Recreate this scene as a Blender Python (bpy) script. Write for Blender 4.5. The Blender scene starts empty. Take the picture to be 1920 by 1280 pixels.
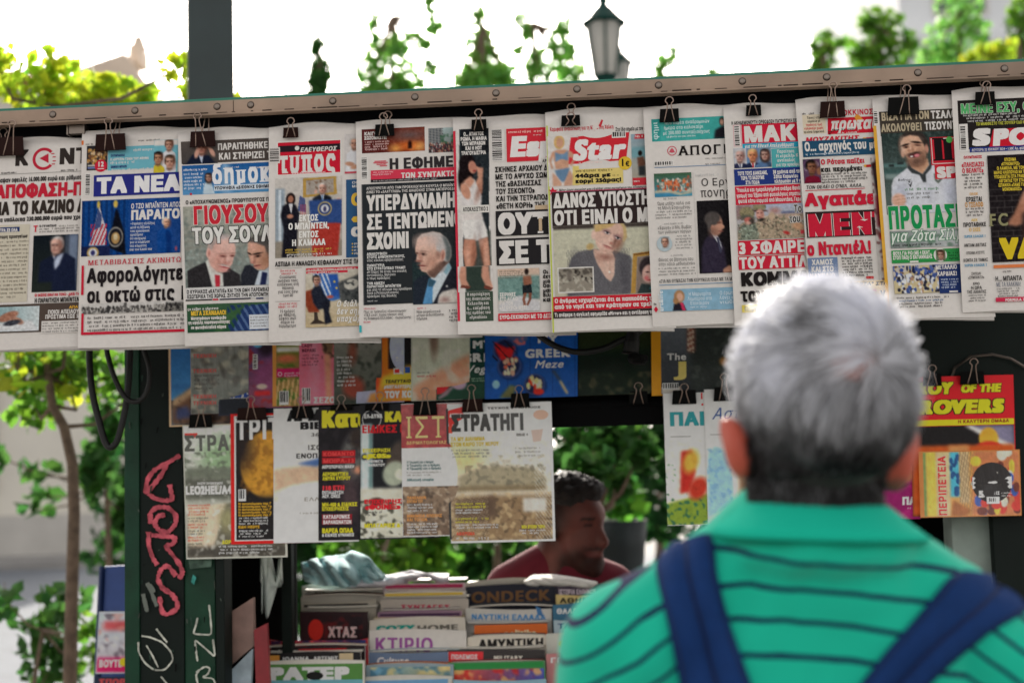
import bpy, bmesh, math, random
import numpy as np
from mathutils import Vector, Matrix, noise
from mathutils.bvhtree import BVHTree
random.seed(7); RNG = np.random.default_rng(11)
SC = bpy.context.scene
COL = SC.collection
R = math.radians

# ------------------------------------------------------------------ camera
PW, PH = 1920.0, 1280.0
LENS = 50.0
F = LENS/36.0*PW
PITCH, ROLL = R(5.5), 0.027
C = np.array([0.0, 0.0, 1.5])
fw = np.array([0, math.cos(PITCH), math.sin(PITCH)])
r0 = np.array([1.0, 0, 0]); u0 = np.array([0, -math.sin(PITCH), math.cos(PITCH)])
rt = r0*math.cos(ROLL) - u0*math.sin(ROLL)
up = u0*math.cos(ROLL) + r0*math.sin(ROLL)
cd = bpy.data.cameras.new('camera'); cam = bpy.data.objects.new('camera', cd); COL.objects.link(cam)
cd.lens = LENS; cd.sensor_width = 36; cd.clip_start = 0.05; cd.clip_end = 2000
cam.matrix_world = Matrix(((rt[0], up[0], -fw[0], C[0]), (rt[1], up[1], -fw[1], C[1]), (rt[2], up[2], -fw[2], C[2]), (0, 0, 0, 1)))
cd.dof.use_dof = True; cd.dof.focus_distance = 2.58; cd.dof.aperture_fstop = 3.1
SC.camera = cam
SC.render.filter_size = 1.25

# ------------------------------------------------------------------ sky, sun, exposure
SUN_EL, SUN_AZ = R(28.5), R(-4)          # sun stands behind the kiosk, a little to the left
w = bpy.data.worlds.new('World'); SC.world = w; w.use_nodes = True
nt = w.node_tree; bg = nt.nodes['Background']
sky = nt.nodes.new('ShaderNodeTexSky'); sky.sky_type = 'NISHITA'; sky.sun_disc = False
sky.sun_elevation = SUN_EL; sky.sun_rotation = SUN_AZ; sky.dust_density = 3.0; sky.air_density = 1.0
hs = nt.nodes.new('ShaderNodeHueSaturation'); hs.inputs['Saturation'].default_value = 0.16
tn = nt.nodes.new('ShaderNodeVectorMath'); tn.operation = 'MULTIPLY'; tn.inputs[1].default_value = (1.055, 1.0, 0.94)
nt.links.new(sky.outputs[0], hs.inputs['Color']); nt.links.new(hs.outputs[0], tn.inputs[0]); nt.links.new(tn.outputs[0], bg.inputs['Color'])
bg.inputs['Strength'].default_value = 0.15
sl = bpy.data.lights.new('sun', 'SUN'); so = bpy.data.objects.new('sun', sl); COL.objects.link(so)
sl.energy = 3.6; sl.angle = R(0.5); sl.color = (1.0, 0.93, 0.82)
sdir = Vector((math.sin(SUN_AZ)*math.cos(SUN_EL), math.cos(SUN_AZ)*math.cos(SUN_EL), math.sin(SUN_EL)))
so.rotation_euler = sdir.to_track_quat('Z', 'Y').to_euler()
so.location = (0, 20, 12)
vs = SC.view_settings
SC.display_settings.display_device = 'sRGB'
vs.view_transform = 'Standard'; vs.look = 'None'; vs.gamma = 1.0; vs.use_curve_mapping = False
vs.exposure = 1.08

# ------------------------------------------------------------------ geometry of the place
YAW = R(4.5)                              # the kiosk front is turned a little towards the right
EX = np.array([math.cos(YAW), -math.sin(YAW), 0.0]); EY = np.array([math.sin(YAW), math.cos(YAW), 0.0])
K0 = np.array([0.0, 2.67, 0.0])
def rays(x, y):
    x = np.asarray(x, float); y = np.asarray(y, float)
    return fw + np.multiply.outer((x-960)/F, rt) + np.multiply.outer((640-y)/F, up)
def U(x, y, d=0.0, h=0.0):                # point on the kiosk-parallel plane d metres behind the front row
    rr = rays(x, y); t = ((K0-C) @ EY + d)/(rr @ EY)
    t = t - np.asarray(h)/np.linalg.norm(rr, axis=-1)
    return C + rr*np.asarray(t)[..., None]
def V(x, y, Y):                           # point on the plane facing the camera at distance Y
    rr = rays(x, y)
    return C + rr*(Y/rr[..., 1])[..., None] if np.ndim(x) else C + rr*(Y/rr[1])
def KP(a, d, z): return K0 + EX*a + EY*d + np.array([0, 0, z])
def KL(x, y, d):                          # kiosk coordinates (along, height) of a point at depth d
    p = U(x, y, d) - K0
    return float(p @ EX), float(p[2])

def lin(c):
    c = np.asarray(c, float)/255.0
    return np.maximum(np.where(c <= 0.04045, c/12.92, ((c+0.055)/1.055)**2.4)-0.007, 0.0015)

# ------------------------------------------------------------------ materials
def principled(name, col=(128, 128, 128), rough=0.6, metal=0.0, spec=0.5, attr=None, nscale=0, namt=0.0, bump=0.0, bscale=60, coat=0.0, trans=0.0, bmap=None):
    m = bpy.data.materials.new(name); m.use_nodes = True; n = m.node_tree; b = n.nodes['Principled BSDF']
    b.inputs['Roughness'].default_value = rough; b.inputs['Metallic'].default_value = metal
    b.inputs['Specular IOR Level'].default_value = spec; b.inputs['Coat Weight'].default_value = coat
    b.inputs['Coat Roughness'].default_value = 0.12
    tc = n.nodes.new('ShaderNodeTexCoord')
    if attr:
        src = n.nodes.new('ShaderNodeAttribute'); src.attribute_name = attr; out = src.outputs['Color']
    else:
        src = n.nodes.new('ShaderNodeRGB'); src.outputs[0].default_value = (*lin(col), 1); out = src.outputs[0]
    if nscale:
        nz = n.nodes.new('ShaderNodeTexNoise'); nz.inputs['Scale'].default_value = nscale; nz.inputs['Detail'].default_value = 6
        n.links.new(tc.outputs['Object'], nz.inputs['Vector'])
        mr = n.nodes.new('ShaderNodeMapRange'); mr.inputs['From Min'].default_value = 0.3; mr.inputs['From Max'].default_value = 0.7
        mr.inputs['To Min'].default_value = 1-namt; mr.inputs['To Max'].default_value = 1+namt*0.6
        n.links.new(nz.outputs['Fac'], mr.inputs['Value'])
        mx = n.nodes.new('ShaderNodeVectorMath'); mx.operation = 'SCALE'
        n.links.new(out, mx.inputs[0]); n.links.new(mr.outputs[0], mx.inputs['Scale']); out = mx.outputs[0]
    n.links.new(out, b.inputs['Base Color'])
    if bump:
        nb = n.nodes.new('ShaderNodeTexNoise'); nb.inputs['Scale'].default_value = bscale; nb.inputs['Detail'].default_value = 4
        if bmap:
            mp = n.nodes.new('ShaderNodeMapping'); mp.inputs['Scale'].default_value = bmap; n.links.new(tc.outputs['Object'], mp.inputs['Vector']); n.links.new(mp.outputs[0], nb.inputs['Vector'])
        else: n.links.new(tc.outputs['Object'], nb.inputs['Vector'])
        bn = n.nodes.new('ShaderNodeBump'); bn.inputs['Strength'].default_value = 1.0; bn.inputs['Distance'].default_value = bump
        n.links.new(nb.outputs['Fac'], bn.inputs['Height']); n.links.new(bn.outputs[0], b.inputs['Normal'])
    if trans:
        tr = n.nodes.new('ShaderNodeBsdfTranslucent'); mixs = n.nodes.new('ShaderNodeMixShader'); mixs.inputs[0].default_value = trans
        n.links.new(out, tr.inputs['Color']); n.links.new(b.outputs[0], mixs.inputs[1]); n.links.new(tr.outputs[0], mixs.inputs[2])
        n.links.new(mixs.outputs[0], n.nodes['Material Output'].inputs['Surface'])
    return m
M = {}
M['print'] = principled('printed_newsprint', attr='Col', rough=0.9, spec=0.1, nscale=140, namt=0.04, bump=0.0045, bscale=4.5)
M['gloss'] = principled('glossy_cover', attr='Col', rough=0.5, spec=0.22, nscale=60, namt=0.05, bump=0.002, bscale=12, coat=0.05)
M['wrap'] = principled('plastic_wrapped_cover', attr='Col', rough=0.4, spec=0.3, nscale=60, namt=0.05, bump=0.007, bscale=20, coat=0.6, bmap=(3.0, 1.0, 0.7))
M['paint'] = principled('dark_green_paint', (22, 62, 44), rough=0.5, spec=0.3, nscale=14, namt=0.35, bump=0.0006, bscale=90)
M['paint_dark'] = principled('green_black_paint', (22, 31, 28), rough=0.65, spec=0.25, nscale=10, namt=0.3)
M['dark_board'] = principled('blackened_board', (18, 19, 24), rough=0.85, spec=0.15, nscale=8, namt=0.3)
M['rail'] = principled('weathered_aluminium', (166, 143, 125), rough=0.6, metal=0.15, nscale=7, namt=0.28, bump=0.0004, bscale=120)
M['rail_dark'] = principled('dirty_groove', (48, 36, 30), rough=0.9)
M['roofgreen'] = principled('green_roof_sheet', (45, 125, 105), rough=0.5, nscale=6, namt=0.2)
M['steel'] = principled('dull_steel', (124, 114, 106), rough=0.35, metal=0.9)
M['wire'] = principled('bronzed_wire', (168, 146, 134), rough=0.3, metal=0.7)
M['clip'] = principled('black_clip_lacquer', (20, 18, 20), rough=0.55, spec=0.12)
M['clip_brown'] = principled('brown_black_clip_lacquer', (42, 25, 23), rough=0.5, spec=0.16)
M['rubber'] = principled('black_rubber', (16, 16, 18), rough=0.6)
M['graffiti'] = principled('worn_spray_paint', attr='Col', rough=0.8, spec=0.15, nscale=55, namt=0.55)
M['attr'] = principled('painted_surface', attr='Col', rough=0.7, nscale=8, namt=0.1)
M['paperedge'] = principled('page_edges', (214, 206, 196), rough=0.9, nscale=300, namt=0.1)

# ------------------------------------------------------------------ mesh building
class MB:
    def __init__(s): s.v = []; s.f = []; s.c = []; s.n = 0; s.hasc = False
    def add(s, v, f, col=None):
        v = np.asarray(v, float).reshape(-1, 3)
        s.v.append(v); o = s.n
        for q in f: s.f.append([int(i)+o for i in q])
        if col is not None:
            s.hasc = True; cc = np.asarray(col, float); cc = np.tile(cc, (len(v), 1)) if cc.ndim == 1 else cc
        else: cc = np.full((len(v), 3), 0.5)
        s.c.append(cc); s.n += len(v); return s
    def hexa(s, p, col=None):             # 8 corners: bottom 4, top 4
        return s.add(p, [(0, 3, 2, 1), (4, 5, 6, 7), (0, 1, 5, 4), (1, 2, 6, 5), (2, 3, 7, 6), (3, 0, 4, 7)], col)
    def box(s, a0, a1, d0, d1, z0, z1, col=None):   # a box in kiosk coordinates
        return s.hexa([KP(a0, d0, z0), KP(a1, d0, z0), KP(a1, d1, z0), KP(a0, d1, z0), KP(a0, d0, z1), KP(a1, d0, z1), KP(a1, d1, z1), KP(a0, d1, z1)], col)
    def wbox(s, x0, x1, y0, y1, z0, z1, col=None):
        return s.hexa([(x0, y0, z0), (x1, y0, z0), (x1, y1, z0), (x0, y1, z0), (x0, y0, z1), (x1, y0, z1), (x1, y1, z1), (x0, y1, z1)], col)
    def tube(s, pts, r, n=8, col=None, cap=True):
        P = [np.asarray(p, float) for p in pts]; k = len(P)
        rr = r if hasattr(r, '__len__') else [r]*k
        vs = []; prev = None
        for i in range(k):
            t = P[min(i+1, k-1)] - P[max(i-1, 0)]; t = t/(np.linalg.norm(t)+1e-9)
            if prev is None:
                a = np.array([0, 0, 1.0]) if abs(t[2]) < 0.9 else np.array([1.0, 0, 0])
                u = np.cross(t, a)
            else: u = prev - t*(prev @ t)
            u = u/(np.linalg.norm(u)+1e-9); prev = u; b = np.cross(t, u)
            for j in range(n):
                an = 2*math.pi*j/n
                vs.append(P[i] + (u*math.cos(an)+b*math.sin(an))*rr[i])
        fs = [(i*n+j, i*n+(j+1) % n, (i+1)*n+(j+1) % n, (i+1)*n+j) for i in range(k-1) for j in range(n)]
        if cap: fs += [tuple(range(n))[::-1], tuple((k-1)*n+j for j in range(n))]
        return s.add(vs, fs, col)
    def lathe(s, base, prof, n=24, col=None, axis=(0, 0, 1), sq=False):
        base = np.asarray(base, float); z = np.asarray(axis, float); z = z/np.linalg.norm(z)
        a = np.array([1.0, 0, 0]) if abs(z[0]) < 0.9 else np.array([0, 1.0, 0])
        u = np.cross(z, a); u /= np.linalg.norm(u); b = np.cross(z, u); k = len(prof); vs = []
        for rr, hh in prof:
            for j in range(n):
                an = 2*math.pi*(j+0.5)/n
                vs.append(base + (u*math.cos(an)+b*math.sin(an))*max(rr, 1e-5) + z*hh)
        fs = [(i*n+j, i*n+(j+1) % n, (i+1)*n+(j+1) % n, (i+1)*n+j) for i in range(k-1) for j in range(n)]
        fs += [tuple(range(n))[::-1], tuple((k-1)*n+j for j in range(n))]
        return s.add(vs, fs, col)
    def build(s, name, mat, parent=None, smooth=False, bevel=0):
        me = bpy.data.meshes.new(name)
        V_ = np.concatenate(s.v) if s.v else np.zeros((0, 3))
        me.from_pydata(V_.tolist(), [], s.f)
        if s.hasc:
            at = me.color_attributes.new('Col', 'FLOAT_COLOR', 'POINT')
            cc = np.ones((len(V_), 4)); cc[:, :3] = np.concatenate(s.c); at.data.foreach_set('color', cc.ravel())
        me.update(); me.materials.append(mat)
        if smooth: me.polygons.foreach_set('use_smooth', [True]*len(me.polygons))
        o = bpy.data.objects.new(name, me); COL.objects.link(o)
        if parent is not None: o.parent = parent; o.matrix_parent_inverse = Matrix.Translation(-parent.location)
        if bevel:
            b = o.modifiers.new('bevel', 'BEVEL'); b.width = bevel; b.segments = 2; b.limit_method = 'ANGLE'
        return o
def tag(o, label=None, cat=None, group=None, kind=None):
    if label: o['label'] = label
    if cat: o['category'] = cat
    if group: o['group'] = group
    if kind: o['kind'] = kind
    return o
def thing(name, label, cat, loc=(0, 0, 0), group=None):
    o = bpy.data.objects.new(name, None); COL.objects.link(o); o.location = Vector([float(q) for q in loc]); o.empty_display_size = 0.05
    return tag(o, label, cat, group)

# ------------------------------------------------------------------ lettering
_gc = {}
_fc = bpy.data.curves.new('type_metal', 'FONT'); _fo = bpy.data.objects.new('type_metal', _fc); COL.objects.link(_fo)
_fc.resolution_u = 3
def outline(ch):
    """The outlines of one letter, as closed polylines."""
    k = ('o', ch)
    if k in _gc: return _gc[k]
    _fc.body = ch; _fo.data.update_tag()
    dg = bpy.context.evaluated_depsgraph_get(); dg.update()
    cu = _fo.evaluated_get(dg).to_curve(dg); polys = []
    for sp in cu.splines:
        bp = sp.bezier_points; n = len(bp); pl = []
        if n == 0:
            pl = [(p.co.x, p.co.y) for p in sp.points]
        for i in range(n):
            a, b = bp[i], bp[(i+1) % n]; p0, p1, p2, p3 = a.co, a.handle_right, b.handle_left, b.co
            st = ((p1-p0).cross(p3-p0).length < 1e-5 and (p2-p0).cross(p3-p0).length < 1e-5)
            for q in range(1 if st else 6):
                t = q/6.0; u = 1-t
                pl.append(tuple((p0*u**3+p1*3*u*u*t+p2*3*u*t*t+p3*t**3)[:2]))
        if len(pl) > 2: polys.append(np.array(pl))
    _fo.to_curve_clear(); _gc[k] = polys
    return polys
CAP = 0.729
def glyph(ch, off, N=36, ser=False):
    """Solid letter as thin trapezoids: stems thickened by off sideways (a little less upright)."""
    k = (ch, off, N, ser)
    if k in _gc: return _gc[k]
    if ch == ' ':
        _gc[k] = (np.zeros((0, 2)), np.zeros((0, 4), int), 0.26, np.zeros(0)); return _gc[k]
    pls = outline(ch); allp = np.concatenate(pls)
    y0, y1 = allp[:, 1].min(), allp[:, 1].max(); x0 = allp[:, 0].min()
    adv = allp[:, 0].max()+max(x0, 0.035)
    dy = CAP/N; oy = off*0.6; m = max(1, int(math.ceil((y1-y0)/dy)))
    ys = y0+(np.arange(m)+0.5)*(y1-y0)/m; dy = (y1-y0)/m; rows = []
    for y in ys:
        cr = []
        for p in pls:
            q = np.roll(p, -1, 0); ya, yb = p[:, 1], q[:, 1]
            up_ = (ya <= y) & (yb > y); dn = (ya > y) & (yb <= y)
            for msk, wv in ((up_, 1), (dn, -1)):
                if msk.any():
                    xs = p[msk, 0]+(y-ya[msk])/(yb[msk]-ya[msk])*(q[msk, 0]-p[msk, 0]); cr += [(x, wv) for x in xs]
        cr.sort(); wn = 0; runs = []; st = 0
        for x, wv in cr:
            if wn == 0: st = x
            wn += wv
            if wn == 0 and x > st: runs.append((st-off, x+off))
        rows.append(runs)
    kv = int(round(oy/dy))
    rows = [[]]*kv + rows + [[]]*kv; out = []
    for i in range(len(rows)):
        a = sorted(sum(rows[max(0, i-kv):i+kv+1], [])); mg = []
        for r_ in a:
            if mg and r_[0] <= mg[-1][1]: mg[-1][1] = max(mg[-1][1], r_[1])
            else: mg.append(list(r_))
        out.append(mg)
    ysb = y0-kv*dy; vs = []; fs = []; open_ = []; n = 0
    def emit(r_, ya, yb):
        nonlocal n
        vs.extend([(r_[0], ya), (r_[1], ya), (r_[1], yb), (r_[0], yb)]); fs.append((n, n+1, n+2, n+3)); n += 4
    for i, runs in enumerate(out + [[]]):
        nxt = []
        for r_, s0 in open_:
            if any(abs(q[0]-r_[0]) < 0.004 and abs(q[1]-r_[1]) < 0.004 for q in runs): nxt.append((r_, s0))
            else: emit(r_, ysb+s0*dy, ysb+i*dy)
        for q in runs:
            if not any(abs(q[0]-r_[0]) < 0.004 and abs(q[1]-r_[1]) < 0.004 for r_, _ in nxt): nxt.append((q, i))
        open_ = nxt
    dz = [0.0]*len(vs)
    if ser:                               # slab serifs on the stem ends
        for edge, sg in ((out[0], 0), (out[-1], 1)):
            yy = ysb if sg == 0 else ysb+len(out)*dy
            for q in edge:
                if q[1]-q[0] < 0.2+2*off:
                    yb, yt = (yy, yy+0.05) if sg == 0 else (yy-0.05, yy)
                    vs.extend([(q[0]-.07, yb), (q[1]+.07, yb), (q[1]+.07, yt), (q[0]-.07, yt)]); fs.append((n, n+1, n+2, n+3)); n += 4; dz += [0.3]*4
        adv += 0.06
    _gc[k] = (np.array(vs), np.array(fs, int), adv, np.array(dz))
    return _gc[k]

class Sheet:
    """Ink on a sheet: every mark is laid on the sheet's own curved surface."""
    def __init__(s, surf, lean=0.0, slope=-0.04):
        s.surf = surf; s.lean = lean; s.slope = slope; s.layer = 0
        s.out = {'print': [], 'headline': []}; s.pics = []
    def sl(s, y): return s.slope(y) if callable(s.slope) else s.slope
    def _put(s, key, x, y, P, Fc, col, dz=None):
        k = s.sl(y)
        X = x + P[:, 0] + s.lean*P[:, 1]; Y = y + P[:, 1] + k*P[:, 0]
        h = 0.0002 + 0.00005*s.layer
        if dz is not None: h = h + 0.00005*dz
        W = s.surf(X, Y, h)
        cc = np.asarray(col, float); cc = np.tile(lin(cc), (len(W), 1)) if cc.ndim == 1 else cc
        s.out[key].append((W, Fc, cc)); s.layer += 1
    def rect(s, x, y, w, h, col, rot=0, key='print'):
        nx = max(1, int(abs(w)/9)+1); ny = max(1, int(abs(h)/9)+1)
        gx, gy = np.meshgrid(np.linspace(0, w, nx+1), np.linspace(0, h, ny+1))
        P = np.stack([gx.ravel(), gy.ravel()], 1)
        f = [(j*(nx+1)+i, j*(nx+1)+i+1, (j+1)*(nx+1)+i+1, (j+1)*(nx+1)+i) for j in range(ny) for i in range(nx)]
        s._put(key, x, y, P, f, col)
    def poly(s, pts, col):
        P = np.array(pts, float); o = P[0].copy(); P = P-o
        kk = s.sl(o[1]); c = P.mean(0); P2 = np.vstack([c, P]); n = len(P)
        # given in photo pixels, so undo the sheet shear
        P2[:, 1] -= kk*P2[:, 0]; P2[:, 0] -= s.lean*P2[:, 1]
        s._put('print', o[0], o[1], P2, [(0, 1+i, 1+(i+1) % n) for i in range(n)], col)
    def disc(s, cx, cy, r, col, ry=None, n=24):
        a = np.linspace(0, 2*math.pi, n, endpoint=False)
        P = np.vstack([[0, 0], np.stack([r*np.cos(a), (ry or r)*np.sin(a)], 1)])
        s._put('print', cx, cy, P, [(0, 1+i, 1+(i+1) % n) for i in range(n)], col)
    def ring(s, cx, cy, r, t, col, a0=0, a1=360, n=28):
        a = np.radians(np.linspace(a0, a1, n+1))
        P = np.vstack([np.stack([r*np.cos(a), r*np.sin(a)], 1), np.stack([(r-t)*np.cos(a), (r-t)*np.sin(a)], 1)])
        s._put('print', cx, cy, P, [(i, i+1, n+2+i, n+1+i) for i in range(n)], col)
    def text(s, t, x, y, h, col, w=None, off=0.045, sh=0.0, ser=False, ol=None, olw=0.05, align=0, key=None, xs=0.62, rot=0):
        """x,y = top left of the capitals, h = capital height, w = fitted width."""
        def lay(o):
            vs = []; fs = []; zz = []; n = 0; cx = 0.0; gp = 0
            for i, ch in enumerate(t):
                v, f, adv, dz = glyph(ch, o, N, ser)
                if len(v):
                    vs.append(v+np.array([cx, 0])); fs.append(f+n); zz.append(dz+0.45*(i % 2)); n += len(v)
                cx += adv + 0.03 + min(off, 0.05)*0.9
            return np.concatenate(vs), np.concatenate(fs), np.concatenate(zz), cx
        N = 14 if h < 7.5 else (24 if h < 14 else 40)
        sy = h/(CAP + 1.2*off)
        passes = ([(off+olw, ol)] if ol is not None else []) + [(off, col)]
        key = key or ('headline' if h >= 11 else 'print')
        nat = None
        for o, c_ in passes:
            v, f, z, wd = lay(o)
            if nat is None:
                nat = lay(off)[3]-0.03; sx = (w/nat) if w else sy*xs
                x0 = -align*0.5*nat*sx
            P = np.stack([v[:, 0]*sx + sh*v[:, 1]*sy + x0, h - (v[:, 1]+off*0.6)*sy], 1)
            if rot:
                P = np.stack([P[:, 1]-h, -P[:, 0]], 1)*1.0 if rot > 0 else np.stack([-P[:, 1], P[:, 0]], 1)
            s._put(key, x, y, P, f, c_, z)
    def body(s, x, y, w, n, size, lead, col, rag=0.85, align=0, dens=0.86):
        """Columns of print too small to read: letter-sized marks in words."""
        rng = random.Random(int(x*31+y*17+n)); vs = []; fs = []; k = 0
        for i in range(n):
            ww = w*(1 if align == 0 and i < n-1 else rng.uniform(rag*0.8, 1)); cx = (w-ww)/2 if align else 0
            end = cx+ww; yy = i*lead
            while cx < end:
                L = rng.choice([2, 3, 4, 5, 6, 7, 8, 9])
                for j in range(L):
                    if cx > end: break
                    lw = size*rng.uniform(0.38, 0.6); hh = size*rng.choice([0.72, 0.72, 0.72, 1.0]); low = size*rng.choice([0, 0, 0, 0.22])
                    if rng.random() < dens:
                        y1 = yy+size+low; y0 = yy+size-hh; st = size*0.2
                        r_ = rng.random()
                        if r_ < 0.45: q = [(cx, y0, cx+st, y1), (cx+lw-st, y0, cx+lw, y1)] if r_ < 0.25 else [(cx, yy+size*0.28, cx+lw, yy+size*0.28+st), (cx, y1-st, cx+lw, y1), (cx, y0, cx+st, y1)]
                        else: q = [(cx+lw*0.35, y0, cx+lw*0.35+st*1.3, y1), (cx, yy+size*0.35, cx+lw, yy+size*0.35+st)]
                        for m_, (a, b, c2, d) in enumerate(q):
                            vs += [(a, b), (c2, b), (c2, d), (a, d)]; fs.append((k, k+1, k+2, k+3)); k += 4
                    cx += lw+size*0.14
                cx += size*0.38
        if vs: s._put('print', x, y, np.array(vs, float), fs, col, np.tile([0, 0, 0, 0], len(vs)//4)+np.repeat(np.arange(len(vs)//4) % 3, 4)*0.3)
    def barcode(s, x, y, w, h, vert=False, bg=(228, 224, 220)):
        s.rect(x, y, w, h, bg); rng = random.Random(int(x+y)); L = h if vert else w; t = 1.5
        vs = []; fs = []; k = 0
        while t < L-2:
            b = rng.choice([1.0, 1.5, 2.2, 2.8])
            q = [(1, t, w*0.8, t+b)] if vert else [(t, 1, t+b, h*0.8)]
            a0, b0, a1, b1 = q[0]; vs += [(a0, b0), (a1, b0), (a1, b1), (a0, b1)]; fs.append((k, k+1, k+2, k+3)); k += 4
            t += b+rng.choice([0.9, 1.4, 2.0])
        s._put('print', x, y, np.array(vs, float), fs, (48, 44, 44))
    def stroke(s, pts, wd, col):
        P = np.array(pts, float); t = np.gradient(P, axis=0); t /= np.linalg.norm(t, axis=1)[:, None]+1e-9
        nn = np.stack([-t[:, 1], t[:, 0]], 1)*wd/2; n = len(P)
        Q = np.vstack([P+nn, P-nn]); o = Q[0].copy(); Q = Q-o; kk = s.sl(o[1])
        Q[:, 1] -= kk*Q[:, 0]; Q[:, 0] -= s.lean*Q[:, 1]
        s._put('print', o[0], o[1], Q, [(i, i+1, n+i+1, n+i) for i in range(n-1)], col)
    def pic(s, x, y, w, h, cell=1.5):
        p = Pic(w, h, cell); p.at = (x, y); s.pics.append(p); p.layer = s.layer; s.layer += 1; return p
    def finish(s, parent, mat, picname='cover_picture'):
        deep = (lambda c: np.minimum(1.55*np.asarray(c)**1.22, .82)) if mat is not M['print'] else (lambda c: c)
        for p in s.pics:
            p.a = p.a+p.rng.normal(size=p.X.shape)[..., None]*2.2; z = blur(p.rng.normal(size=p.X.shape), 4); p.a = p.a*(1+.018*(z/(z.std()+1e-9)))[..., None]
        for key in ('print', 'headline'):
            if s.out[key]:
                b = MB()
                for W, f, c in s.out[key]: b.add(W, f, deep(c))
                b.build('small_print' if key == 'print' else 'headline_lettering', mat, parent)
        for p in s.pics:
            ny, nx = p.a.shape[:2]
            P = np.stack([p.X.ravel(), p.Y.ravel()], 1); keep = s.layer; s.layer = p.layer
            f = [(j*nx+i, j*nx+i+1, (j+1)*nx+i+1, (j+1)*nx+i) for j in range(ny-1) for i in range(nx-1)]
            s.out['tmp'] = []; s._put('tmp', p.at[0], p.at[1], P, f, lin(np.clip(p.a, 0, 255)).reshape(-1, 3)); s.layer = keep
            W, f, c = s.out['tmp'][0]; MB().add(W, f, deep(c)).build(picname, mat, parent)

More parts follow.
